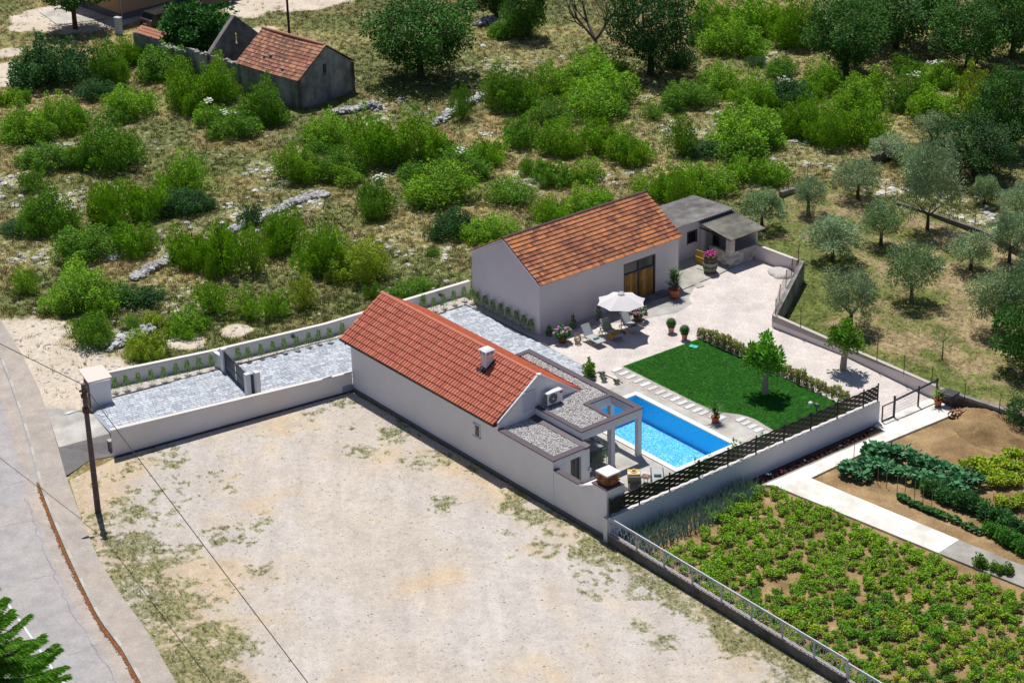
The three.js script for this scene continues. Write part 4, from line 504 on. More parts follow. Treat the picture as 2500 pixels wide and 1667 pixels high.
// ---- the ruin with its tiled part
{
  const c0 = PG(736, 268), ang = Math.atan2(-.156, -.988), a = new THREE.Vector3(-.988, 0, .156), b = new THREE.Vector3(-.156, 0, -.988); void ang;
  const t = thing('ruined_farmhouse', 'grey ruined stone farmhouse, half of it roofed with weathered tiles', 'ruin', c0), at = (s, w, y) => c0.clone().addScaledVector(a, s).addScaledVector(b, w).setY(c0.y + y);
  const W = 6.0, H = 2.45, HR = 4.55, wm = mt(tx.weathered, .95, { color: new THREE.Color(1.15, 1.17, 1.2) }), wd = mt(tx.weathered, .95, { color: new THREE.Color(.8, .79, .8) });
  const prism = (s0, s1, hole, top = HR) => { const sp = new THREE.Shape([[0, -1], [W, -1], [W, H], [W / 2, top], [0, H]].map(p => new THREE.Vector2(...p))); if (hole) sp.holes.push(new THREE.Path([[hole[0], hole[2]], [hole[1], hole[2]], [hole[1], hole[3]], [hole[0], hole[3]]].map(p => new THREE.Vector2(...p)))); const g = new THREE.ExtrudeGeometry(sp, { depth: s1 - s0, bevelEnabled: false }); const q = xform(g, new THREE.Matrix4().makeBasis(b, new THREE.Vector3(0, 1, 0), a)); const o = at(s0, 0, 0); q.translate(o.x, o.y, o.z); return q; };
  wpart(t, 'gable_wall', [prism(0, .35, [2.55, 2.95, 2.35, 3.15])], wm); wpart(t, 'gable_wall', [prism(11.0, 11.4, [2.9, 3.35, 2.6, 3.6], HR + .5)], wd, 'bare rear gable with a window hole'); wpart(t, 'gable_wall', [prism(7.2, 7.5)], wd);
  const r = rngOf(18), rag = (s0, s1, w, y) => { const g = []; for (let s = s0; s < s1; s += .35) g.push(hexa([at(s, w, -1), at(s + .35, w, -1), at(s + .35, w + .4, -1), at(s, w + .4, -1), ...[0, 1, 1, 0].map((k, i) => at(s + .35 * k, w + (i > 1 ? .4 : 0), y + (r() - .5) * .28))])); return g; };
  wpart(t, 'wall', [hexa([at(0, 0, -1), at(7.5, 0, -1), at(7.5, .4, -1), at(0, .4, -1), at(0, 0, H), at(7.5, 0, H), at(7.5, .4, H), at(0, .4, H)]), hexa([at(0, W - .4, -1), at(11, W - .4, -1), at(11, W, -1), at(0, W, -1), at(0, W - .4, H), at(11, W - .4, H), at(11, W, H), at(0, W, H)])], wm);
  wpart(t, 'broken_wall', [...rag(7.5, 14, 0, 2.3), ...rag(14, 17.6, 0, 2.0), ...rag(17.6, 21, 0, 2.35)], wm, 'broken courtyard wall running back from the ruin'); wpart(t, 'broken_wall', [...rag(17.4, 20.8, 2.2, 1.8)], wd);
  const sill = at(-.05, 2.55, 2.28), sg = lbox(0, 0, 0, .2, .08, .55); sg.rotateY(-.16); sg.translate(sill.x, sill.y, sill.z); wpart(t, 'window_sill', [sg], wd);
  const dk = wpart(t, 'roof_deck', [(() => { const sp = new THREE.Shape([[-.15, H - .04], [W + .15, H - .04], [W / 2, HR + .03]].map(p => new THREE.Vector2(...p))); const g = new THREE.ExtrudeGeometry(sp, { depth: 6.8, bevelEnabled: false }), q = xform(g, new THREE.Matrix4().makeBasis(b, new THREE.Vector3(0, 1, 0), a)); const o = at(.37, 0, 0); q.translate(o.x, o.y, o.z); return q; })()], M.rust); void dk;
  const ru = tones([[228, 172, 142], [216, 152, 124], [194, 140, 116], [236, 188, 154], [178, 132, 112], [240, 188, 140]]), pick = (i, j, q) => Math.min(5, Math.floor(q() * 6 * (.6 + .5 * vn(i * .4, j * .6 + 9))));
  const e2 = at(0, W / 2, HR + .06).sub(at(0, -.2, H - .02)), L = e2.length(); e2.normalize();
  tileRoof(t, { origin: at(-.05, -.2, H - .02), e1: a, e2, cols: 33, rows: 11, w: 7.6 / 33, l: L / 11, rolls: 2, rise: .035, lift: .05, pick, mats: ru, partsMost: 0, sag: 2 });
  const f2 = at(0, W / 2, HR + .06).sub(at(0, W + .2, H - .02)).normalize(); tileRoof(t, { origin: at(-.05, W + .2, H - .02), e1: a, e2: f2, cols: 33, rows: 11, w: 7.6 / 33, l: L / 11, rolls: 2, rise: .035, lift: .05, pick, mats: ru, partsMost: 0 });
  const rg = []; for (let i = 0; i < 20; i++) { const p = at(.2 + i * .37, W / 2, HR + .1), q = at(.55 + i * .37, W / 2, HR + .1); rg.push(bar(p, q, .12, .14, 8)); } wpart(t, 'ridge_tiles', rg, ru[2]);
  for (const [s, w] of [[5.2, .9], [4.6, 1.1], [2.4, .35]]) { const p = at(s, w, H + (HR - H) * w / 3 + .2), g = new THREE.DodecahedronGeometry(.14, 0); g.scale(1.4, .8, 1); g.translate(p.x, p.y, p.z); wpart(t, 'stone', [g], mat(170, 166, 164, .95)); }
  const tl = []; for (let i = 0; i < 14; i++) for (let j = 0; j < 3; j++) { const g = merge(tileShape(.24, .42, 2, .03, .04)); g.rotateX(-1.1); g.rotateY(1.4); const p = at(17.7 + i * .23, .1 + j * .36, 2.35 + j * .12); g.translate(p.x, p.y, p.z); tl.push(g); } wpart(t, 'wall_tiles', tl, ru[1], 'patch of red tiles on the courtyard wall');
}
// ---- house at the far edge
{
  const c = PG(293.5, 49), l = PG(223, 25), r2 = PG(446, 0), a = l.clone().sub(c).setY(0).normalize(), b = new THREE.Vector3(a.z, 0, -a.x); if (b.dot(r2.clone().sub(c)) < 0) b.negate();
  const t = thing('yellow_house', 'ochre plastered house with grey plinth at the top left edge', 'house', c), at = (s, w, y) => c.clone().addScaledVector(a, s).addScaledVector(b, w).setY(c.y + y), blk = (s0, s1, w0, w1, y0, y1) => hexa([at(s0, w0, y0), at(s1, w0, y0), at(s1, w1, y0), at(s0, w1, y0), at(s0, w0, y1), at(s1, w0, y1), at(s1, w1, y1), at(s0, w1, y1)]);
  wpart(t, 'wall', [blk(0, 9, 0, 14, .6, 6)], mat(224, 176, 128, .9)); wpart(t, 'plinth', [blk(-.03, 9.03, -.03, 14.03, -1, .6)], M.plinth); wpart(t, 'roof', [hexa([at(-.6, -.6, 6), at(9.6, -.6, 6), at(9.6, 14.6, 6), at(-.6, 14.6, 6), at(4, 4, 8.4), at(5, 4, 8.4), at(5, 10, 8.4), at(4, 10, 8.4)])], M.terra);
  wpart(t, 'drainpipe', [bar(at(-.08, .12, 0), at(-.08, .12, 6), .04), bar(at(-.08, .12, .02), at(-.5, .3, -.15), .04)], M.white); wpart(t, 'window', [blk(-.06, .02, 5, 6.2, 1.9, 3.2)], M.white);
  wpart(t, 'porch_post', [bar(at(-1.4, 12.4, -.2), at(-1.4, 12.4, 2.6), .09)], M.white);
}

// ---------------------------------------------------------------- movable things
const W3 = (x, y, z) => new THREE.Vector3(x, y, z);
{ // street pole with lamp and cables
  const b = V(-9.27, -.5, -30.21), t = thing('utility_pole', 'tall brown concrete utility pole with street lamp beside the pavement', 'utility pole', b);
  lpart(t, 'pole', [cyl(0, -.2, 7.65, 0, .17, .12, 14)], mat(108, 92, 86, .9)); for (let i = 0; i < 9; i++) lpart(t, 'band', [cyl(0, .9 + i * .8, .93 + i * .8, 0, .171 - i * .005, .171 - i * .005, 14)], mat(148, 134, 126, .8));
  lpart(t, 'bracket', [lbox(0, 7.3, .18, .1, .1, .16), lbox(.1, 7.05, .1, .05, .25, .3), cyl(.14, 7.2, 7.45, -.1, .05)], M.rust);
  const d = P(178, 1004, 5.75).sub(V(-9.27, 5.75, -30.21)).setY(0).normalize(); const e = d.clone().multiplyScalar(1.0); lpart(t, 'lamp_arm', [tube([W3(0, 6.1, 0), d.clone().multiplyScalar(.3).setY(6.15), e.clone().multiplyScalar(.6).setY(6.2)], .03, 10)], M.metal);
  lpart(t, 'clamp', [cyl(0, 6.0, 6.3, 0, .2, .2)], M.rust); const h = new THREE.SphereGeometry(.5, 18, 10); h.scale(.75, .13, .26); h.rotateY(Math.atan2(-d.z, d.x)); h.translate(e.x * .85, 6.22, e.z * .85); lpart(t, 'lamp_head', [h], mat(206, 218, 230, .35));
  const sag = (p, q, s) => { const l = []; for (let i = 0; i <= 20; i++) { const k = i / 20, c = p.clone().lerp(q, k); c.y -= s * 4 * k * (1 - k); l.push(c); } return tube(l, .022, 60, 5); };
  const top = V(-9.27, 7.1, -30.21), q2 = V(19.45, 5.85, -35.5), q1 = V(-18.5, 6.3, -30.4), ex = (a, c, k) => a.clone().addScaledVector(c.clone().sub(a), k);
  const c1 = sh(new THREE.Mesh(merge(sag(top, ex(top, q2, 1.5), .1)), M.black)); c1.name = numbered('cable'); scene.add(tag(c1, 'black overhead cable crossing the gravel lot from pole to bottom edge', 'cable'));
  const c2 = sh(new THREE.Mesh(merge(sag(top, ex(top, q1, 3), .1)), M.black)); c2.name = numbered('cable'); scene.add(tag(c2, 'black overhead cable from the pole to the left edge above the road', 'cable'));
}
{ const p = P(282, 1106, G0), t = thing('meter_post', 'small grey utility box at the end of the driveway wall', 'utility box', p.clone().setY(G0)); lpart(t, 'box', [lbox(-.35, .32, .1, .28, .72, .26, .02)], M.plinth); lpart(t, 'lid', [lbox(-.35, .7, .1, .32, .05, .3)], mat(180, 180, 180, .8)); }
{ const p = PG(705.6, 83), t = thing('wooden_pole', 'thin dark wooden pole standing behind the ruin', 'pole', p); lpart(t, 'pole', [cyl(0, -.3, 5.1, 0, .12, .09, 8)], mat(66, 50, 44, .95)); lpart(t, 'insulator', [cyl(.12, 4.3, 4.5, .1, .05), cyl(-.12, 3.9, 4.1, .1, .05)], M.black);
  const a = p.clone().add(W3(0, 4.9, 0)), q = PG(860, 40).add(W3(0, 4.2, 0)), l = []; for (let i = 0; i <= 16; i++) { const c = a.clone().lerp(q, i / 16 * 1.6); l.push(c); } const c = sh(new THREE.Mesh(merge(tube(l, .02, 30, 4)), M.rust)); c.name = numbered('cable'); scene.add(tag(c, 'thin cable running right from the wooden pole', 'cable')); }
// cars at the far house
function car(name, label, pos, turn, body, kind) {
  const t = thing(name, label, 'car', pos, turn), s = new THREE.Shape(); const L = 4.4;
  for (const [i, [x, y]] of [[-2.2, .35], [-2.2, .95], [-2.05, 1.0], [-1.75, 1.46], [.35, 1.5], [1.15, 1.02], [2.05, .88], [2.2, .7], [2.2, .35]].entries()) i ? s.lineTo(x, y) : s.moveTo(x, y);
  const g = new THREE.ExtrudeGeometry(s, { depth: 1.6, bevelEnabled: true, bevelThickness: .1, bevelSize: .08, bevelSegments: 3 }); g.translate(0, 0, -.8); lpart(t, 'body', [g], body);
  const gl = new THREE.MeshPhysicalMaterial({ color: col(26, 30, 36), roughness: .08, side: THREE.DoubleSide }); for (const z of [-.915, .915]) { const w = new THREE.Shape([[-1.6, 1.05], [-1.5, 1.38], [.25, 1.42], [.9, 1.05]].map(p => new THREE.Vector2(...p))); const q = new THREE.ShapeGeometry(w); q.translate(0, 0, z); lpart(t, 'window', [q], gl); }
  const rear = lbox(0, 0, 0, .02, .5, 1.4); rear.rotateZ(-.52); rear.translate(-1.99, 1.24, 0); lpart(t, 'rear_window', [rear], gl); const fr = lbox(0, 0, 0, .02, .85, 1.45); fr.rotateZ(1.02); fr.translate(.84, 1.3, 0); lpart(t, 'windscreen', [fr], gl);
  for (const z of [-.72, .72]) { lpart(t, 'tail_light', [lbox(-2.28, .86, z, .06, .16, .34, .02)], mat(190, 30, 34, .3)); lpart(t, 'headlight', [lbox(2.24, .72, z, .08, .14, .34, .02)], mat(220, 222, 226, .2)); }
  lpart(t, 'number_plate', [lbox(-2.29, .62, 0, .02, .12, .5)], M.white); lpart(t, 'bumper', [lbox(-2.26, .45, 0, .1, .14, 1.7, .03)], M.black); lpart(t, 'roof_rails', [lbox(-.6, 1.6, .6, 1.7, .03, .04), lbox(-.6, 1.6, -.6, 1.7, .03, .04)], M.black); void kind;
  for (const x of [-1.35, 1.35]) for (const z of [-.82, .82]) { const w = new THREE.TorusGeometry(.24, .09, 8, 18); w.translate(x, .33, z); const wh = lpart(t, 'wheel', [w], M.black); const r = new THREE.CylinderGeometry(.2, .2, .12, 14); r.rotateX(Math.PI / 2); r.translate(x, .33, z); lpart(wh, 'rim', [r], M.metal); }
  return t;
}
{ const p = PG(372, 70), q = PG(420, 56), d = q.clone().sub(p).normalize(); const paint = new THREE.MeshPhysicalMaterial({ color: col(12, 6, 10), roughness: .4, clearcoat: 1, clearcoatRoughness: .05, side: THREE.DoubleSide });
  car('parked_car', 'dark maroon parked car half hidden by the fig tree', p.clone().addScaledVector(d, 1.5), Math.atan2(-d.z, d.x), paint);
  const b = PG(540, 8), e = PG(600, -6); const f = e.clone().sub(b).normalize(); car('parked_car', 'dark car at the top edge behind the fig tree', b.clone().addScaledVector(f, -1), Math.atan2(-f.z, f.x), mat(30, 32, 40, .3)); }
{ const p = PG(290, 83), t = thing('electric_box', 'white upright electricity box near the ochre house', 'utility box', p, .3); lpart(t, 'cabinet', [lbox(0, .75, 0, .6, 1.5, .4, .02)], mat(208, 214, 220, .7)); lpart(t, 'cabinet_roof', [lbox(0, 1.53, 0, .68, .06, .48)], mat(190, 194, 200, .7)); }
struct('concrete_yard', poly([PG(95, 30), PG(150, 22), PG(262, 46), PG(140, 62)].map(p => p.setY(p.y + .06))), M.concreteLight, 'pale concrete pad beside the far tree');

// ---- sun loungers
const fabricGrey = mat(186, 188, 188, .9), fabricDark = mat(96, 92, 92, .9), frameGrey = mat(170, 166, 156, .6), frameDark = mat(92, 90, 88, .6);
function lounger(label, pos, turn, fab, frm, back = .9) {
  const t = thing('sun_lounger', label, 'sun lounger', pos, turn, undefined), hx = -.28;
  lpart(t, 'seat', [lbox(.36, .36, 0, 1.28, .035, .6, .012)], fab); const bk = lbox(.0, 0, 0, .74, .035, .6, .012); bk.translate(-.37, 0, 0); bk.rotateZ(-back); bk.translate(hx, .37, 0); lpart(t, 'backrest', [bk], fab);
  for (const z of [-.33, .33]) { lpart(t, 'side_frame', [tube([W3(1.0, .36, z), W3(.75, .2, z), W3(.5, .03, z), W3(.2, .12, z), W3(-.2, .3, z), W3(-.6, .2, z), W3(-.72, .03, z)], .024, 28), tube([W3(1.0, .36, z), W3(.3, .36, z), W3(hx, .36, z)], .024, 10), tube([W3(hx, .37, z), W3(hx - .72 * Math.cos(back), .37 + .72 * Math.sin(back), z)].flatMap((p, i, a) => i ? [a[0].clone().lerp(p, .5), p] : [p]), .02, 8)], frm); }
  lpart(t, 'cross_bar', [bar(W3(.5, .05, -.33), W3(.5, .05, .33), .018), bar(W3(-.72, .04, -.33), W3(-.72, .04, .33), .018), bar(W3(1.0, .36, -.33), W3(1.0, .36, .33), .022)], frm);
  lpart(t, 'back_strut', [bar(W3(-.55, .2, -.25), W3(hx - .45 * Math.cos(back), .37 + .45 * Math.sin(back), -.25), .014), bar(W3(-.55, .2, .25), W3(hx - .45 * Math.cos(back), .37 + .45 * Math.sin(back), .25), .014)], frm);
  return t;
}
const towel = (label, pos, turn, m) => { const t = thing('rolled_towel', label, 'towel', pos, turn); const g = new THREE.CylinderGeometry(.07, .07, .38, 12); g.rotateX(Math.PI / 2); g.scale(1.2, .8, 1); lpart(t, 'roll', [g], m); for (const z of [-.192, .192]) { const e = new THREE.TorusGeometry(.035, .012, 5, 12); e.translate(0, 0, z); lpart(t, 'roll_end', [e], m); } return t; };
{
  const a = P(1416.5, 823.5, 0), b = P(1457.3, 845.6, 0), turn = Math.atan2(-(b.z - a.z), b.x - a.x), fwd = W3(Math.cos(turn), 0, -Math.sin(turn)), side = W3(Math.sin(turn), 0, Math.cos(turn));
  const p1 = P(1445, 824, .3).setY(0), p2 = P(1491, 809.5, .3).setY(0), p3 = P(1539, 793.5, .3).setY(0);
  lounger('light grey sun lounger beside the rattan lantern', p1, turn, fabricGrey, frameGrey, .95); lounger('sun lounger with mustard throw and green cushion under the parasol', p2, turn, fabricGrey, frameGrey, .95); lounger('grey sun lounger nearest the barn door beside the parasol pole', p3, turn, fabricGrey, frameGrey, .95);
  towel('green rolled towel on the lounger by the lantern', p1.clone().addScaledVector(fwd, .45).setY(.44), turn, mat(120, 170, 150, .95)); towel('green rolled towel on the lounger nearest the barn door', p3.clone().addScaledVector(fwd, .35).setY(.44), turn, mat(86, 130, 112, .95));
  { const c = p2.clone().addScaledVector(fwd, -.3).setY(.58), t = thing('cushion', 'green square cushion on the lounger under the parasol', 'cushion', c, turn); const g = new THREE.SphereGeometry(.24, 14, 10); const q = g.attributes.position; for (let i = 0; i < q.count; i++) { const x = q.getX(i), y = q.getY(i), z = q.getZ(i); q.setXYZ(i, x * .4, Math.sign(y) * Math.pow(Math.abs(y) / .24, .6) * .22, Math.sign(z) * Math.pow(Math.abs(z) / .24, .6) * .22); } g.computeVertexNormals(); g.rotateZ(.6); lpart(t, 'cover', [g], mat(140, 164, 110, .95)); lpart(t, 'piping', [(() => { const k = new THREE.TorusGeometry(.2, .01, 5, 20); k.rotateY(Math.PI / 2); k.rotateZ(.6); return k; })()], mat(112, 138, 88, .95)); }
  { const t = thing('throw', 'mustard yellow throw hanging off the lounger under the parasol', 'blanket', p2.clone().addScaledVector(fwd, .45), turn); const y = mat(196, 158, 20, .95); lpart(t, 'cloth', [lbox(0, .395, 0, .42, .03, .64, .01), lbox(0, .22, .34, .4, .36, .03, .01), lbox(.02, .3, -.34, .38, .2, .03, .01)], y); lpart(t, 'fringe', Array.from({ length: 12 }, (_, i) => lbox(-.19 + i * .034, .03, .34, .012, .05, .012)), y); }
  { const c = P(1467, 818, 0), t = thing('side_table', 'small round side table with orange drinks between two loungers', 'table', c); lpart(t, 'table_top', [cyl(0, .40, .43, 0, .26, .26, 20)], M.white); for (let i = 0; i < 3; i++) { const q = i * 2.1; lpart(t, 'leg', [bar(W3(.06 * Math.cos(q), .4, .06 * Math.sin(q)), W3(.22 * Math.cos(q), 0, .22 * Math.sin(q)), .015)], frameDark); }
    for (const [dx, dz] of [[.08, .1], [-.1, -.06]]) { const g = thing('drinking_glass', dx > 0 ? 'glass of orange drink on the side table, nearer the pool' : 'glass of orange drink on the side table, nearer the barn', 'glass', c.clone().add(W3(dx, .43, dz))); lpart(g, 'drink', [cyl(0, .01, .13, 0, .045, .055)], mat(240, 160, 20, .3)); lpart(g, 'rim', [(() => { const k = new THREE.TorusGeometry(.055, .006, 5, 14); k.rotateX(1.57); k.translate(0, .17, 0); return k; })(), cyl(0, .13, .17, 0, .055, .056)], mat(230, 232, 230, .2)); } }
  { // parasol
    const c = P(1516.9, 814, 0), t = thing('parasol', 'large white octagonal parasol over the loungers', 'parasol', c); const R = 1.55, h0 = 2.15, h1 = 2.72, pos = [], N = 8, off = .5; const A = i => { const q = (i + off) / N * 2 * Math.PI; return W3(R * Math.cos(q), h0, R * Math.sin(q)); };
    const canopy = mat(232, 226, 224, .9); const cm = []; for (let i = 0; i < N; i++) { const a0 = A(i), b0 = A(i + 1), m = 6, g = []; for (let s = 0; s < m; s++) for (let q = 0; q < 5; q++) { const f = (k, e) => { const p = a0.clone().lerp(b0, k), sg = 1 - .06 * Math.sin(Math.PI * k) * e; return W3(p.x * e * sg, h1 - (h1 - h0) * Math.pow(e, 1.15) - .02 * Math.sin(Math.PI * k) * e, p.z * e * sg); }; const p = [f(s / m, q / 5), f((s + 1) / m, q / 5), f((s + 1) / m, (q + 1) / 5), f(s / m, (q + 1) / 5)]; for (const k of [0, 1, 2, 0, 2, 3]) g.push(p[k].x, p[k].y, p[k].z); } const gg = new THREE.BufferGeometry(); gg.setAttribute('position', new THREE.Float32BufferAttribute(g, 3)); gg.computeVertexNormals(); cm.push(gg); } void pos;
    const cc = lpart(t, 'canopy', cm, canopy); for (let i = 0; i < N; i++) lpart(t, 'rib', [bar(W3(0, h1 - .05, 0), A(i).setY(h0 - .02), .012, .012, 4)], frameGrey); const vt = []; for (let i = 0; i < 8; i++) { const q = (i + .5) / 8 * 6.283, k = new THREE.TorusGeometry(.1, .012, 5, 10, Math.PI); k.rotateY(-q + 1.57); k.translate(.14 * Math.cos(q), h1 - .02, .14 * Math.sin(q)); vt.push(k); } lpart(cc, 'vent', [cyl(0, h1 - .01, h1 + .05, 0, .24, .03, 8), ...vt], canopy);
    lpart(t, 'pole', [cyl(0, .05, h1, 0, .028, .028, 10)], frameGrey); lpart(t, 'base', [cyl(0, 0, .07, 0, .3, .28, 20)], frameDark); }
  { const c = P(1410.5, 838, 0), t = thing('lantern', 'beige rattan lantern on the gravel by the first lounger', 'lantern', c); const ra = mat(176, 148, 112, .9); const g = []; for (let i = 0; i < 22; i++) { const q = i / 22 * 6.283; g.push(tube([W3(.14 * Math.cos(q), .02, .14 * Math.sin(q)), W3(.2 * Math.cos(q), .28, .2 * Math.sin(q)), W3(.17 * Math.cos(q), .58, .17 * Math.sin(q))], .014, 8, 4)); } lpart(t, 'weave', g, ra); lpart(t, 'ring', [.04, .2, .4, .58].map((y, i) => { const k = new THREE.TorusGeometry([.145, .19, .2, .17][i], .016, 5, 22); k.rotateX(1.57); k.translate(0, y, 0); return k; }), ra); lpart(t, 'candle', [cyl(0, .02, .22, 0, .07)], M.white); lpart(t, 'handle', [(() => { const k = new THREE.TorusGeometry(.1, .012, 5, 14, Math.PI); k.translate(0, .6, 0); return k; })()], ra); void side; }
  // the two by the barbecue
  const q1 = P(1549, 1172, .3).setY(0), q2 = P(1606, 1166, .3).setY(0);
  lounger('dark grey lounger with striped yellow towel behind the barbecue', q1, 2.45, fabricDark, frameDark, .8); lounger('grey lounger with green rolled towel by the pool fence', q2, 2.45, fabricGrey, frameDark, .12);
  { const t = thing('beach_towel', 'yellow and cream striped towel over the dark lounger', 'towel', q1.clone().add(W3(-.15, .42, -.1)), 2.45); const cols = [mat(240, 196, 60, .95), mat(246, 236, 214, .95)]; for (let i = 0; i < 5; i++) lpart(t, 'stripe', [lbox(.25 + i * .12, .0, 0, .122, .03 + .02 * (i % 2), .66, .008), lbox(.25 + i * .12, -.12, .33, .12, .24, .03)], cols[[0, 1, 1, 0, 0][i]]); }
  { const t = thing('straw_hat', 'straw hat lying on the striped towel', 'hat', q1.clone().add(W3(-.55, .47, -.45))); lpart(t, 'brim', [cyl(0, 0, .012, 0, .2, .2, 18)], mat(226, 196, 140, .9)); lpart(t, 'crown', [cyl(0, .01, .1, 0, .11, .09, 14)], mat(214, 180, 120, .9)); }
  towel('green rolled towel on the lounger by the pool fence', q2.clone().add(W3(.0, .46, .0)), 2.45, mat(92, 132, 112, .95));
  { const c = P(1577, 1180, 0), t = thing('low_table', 'small dark table between the two loungers by the fence', 'table', c, .4); lpart(t, 'table_top', [lbox(0, .42, 0, .5, .03, .5, .01)], frameDark); for (const x of [-.2, .2]) for (const z of [-.2, .2]) lpart(t, 'leg', [cyl(x, 0, .41, z, .018)], frameDark); const b = thing('book', 'stack of paper lying on the small dark table', 'book', c.clone().setY(.44), .7); lpart(b, 'cover', [lbox(0, .015, 0, .22, .03, .3)], mat(170, 110, 84, .8)); lpart(b, 'pages', [lbox(.004, .015, 0, .222, .022, .29)], M.white); }
}
{ // dining set in the porch
  const c = V(3.5, .004, -6.9), t = thing('dining_table', 'grey dining table laid with plates under the porch', 'table', c); lpart(t, 'table_top', [lbox(0, .74, 0, 2.2, .05, .95, .01)], mat(150, 146, 148, .6)); for (const x of [-1, 1]) for (const z of [-.4, .4]) lpart(t, 'leg', [lbox(x, .36, z, .06, .72, .06)], frameDark);
  const gm = mat(150, 176, 130, .7); let proto;
  const spots = [[-.7, .75, Math.PI], [0, .75, Math.PI], [.7, .75, Math.PI], [-.7, -.75, 0], [0, -.75, 0], [.7, -.75, 0], [1.45, 0, Math.PI / 2 * -1]];
  const where = ['left end of the front row at the porch table', 'middle of the front row at the porch table', 'right end of the front row at the porch table', 'left end of the back row at the porch table', 'middle of the back row at the porch table', 'right end of the back row', 'at the head of the porch table'];
  spots.forEach(([x, z, r], i) => { const l = `green dining chair, ${where[i]}`, p = c.clone().add(W3(x, 0, z));
    if (!proto) { proto = thing('dining_chair', l, 'chair', p, r, 'dining chairs in the porch'); lpart(proto, 'seat', [lbox(0, .45, 0, .45, .03, .44, .012)], gm); lpart(proto, 'backrest', [lbox(0, .72, -.22, .44, .26, .03, .012), lbox(-.2, .55, -.21, .03, .24, .03), lbox(.2, .55, -.21, .03, .24, .03)], gm); for (const a of [-.19, .19]) for (const b of [-.19, .19]) lpart(proto, 'leg', [bar(W3(a * 1.12, 0, b * 1.12), W3(a, .45, b), .017)], gm); }
    else copyOf(proto, l, p, r); });
  let plate; const pw = ['front left', 'front middle', 'front right', 'back left', 'back middle', 'back right'];
  [[-.7, .3], [0, .3], [.7, .3], [-.7, -.3], [0, -.3], [.7, -.3]].forEach(([x, z], i) => { const l = `white plate at the ${pw[i]} place of the porch table`, p = c.clone().add(W3(x, .77, z)); if (!plate) { plate = thing('plate', l, 'plate', p, 0, 'plates on the porch table'); lpart(plate, 'dish', [lathe([[0, 0], [.09, .004], [.135, .018], [.138, .02], [.09, .01], [0, .008]])], M.white); lpart(plate, 'napkin', [lbox(.0, .022, 0, .1, .012, .1)], mat(170, 196, 190, .9)); } else copyOf(plate, l, p); });
}
// ---- pots and planters
const potShape = (r0, r1, h, m, t) => { lpart(t, 'pot', [lathe([[0, 0], [r0, 0], [r1, h - .05], [r1 + .03, h - .05], [r1 + .03, h], [r1 - .02, h], [r1 - .04, h - .06], [0, h - .06]])], m); };
function leafBlades(n, len, w, droop, seed, spread = 1, upward = 1) { const r = rngOf(seed), pos = []; for (let i = 0; i < n; i++) { const q = r() * 6.283, e = (.35 + .65 * r()) * spread, L = len * (.7 + .5 * r()), d = W3(Math.cos(q) * e, upward * (1.1 - e * .6), Math.sin(q) * e).normalize(), s = W3(-Math.sin(q), 0, Math.cos(q)); let p = W3(0, 0, 0), ww = w; for (let k = 0; k < 4; k++) { const n2 = p.clone().addScaledVector(d, L / 4), w2 = w * (1 - (k + 1) / 4) + .002; const a = p.clone().addScaledVector(s, ww), b = p.clone().addScaledVector(s, -ww), c = n2.clone().addScaledVector(s, -w2), e2 = n2.clone().addScaledVector(s, w2); for (const v of [a, b, c, a, c, e2]) pos.push(v.x, v.y, v.z); p = n2; ww = w2; d.y -= droop * .35; d.normalize(); } } const g = new THREE.BufferGeometry(); g.setAttribute('position', new THREE.Float32BufferAttribute(pos, 3)); g.computeVertexNormals(); return g; }
const leafM = (r, g, b, tr = 0) => new THREE.MeshPhysicalMaterial({ color: col(r, g, b), roughness: .75, side: THREE.DoubleSide, transmission: tr });
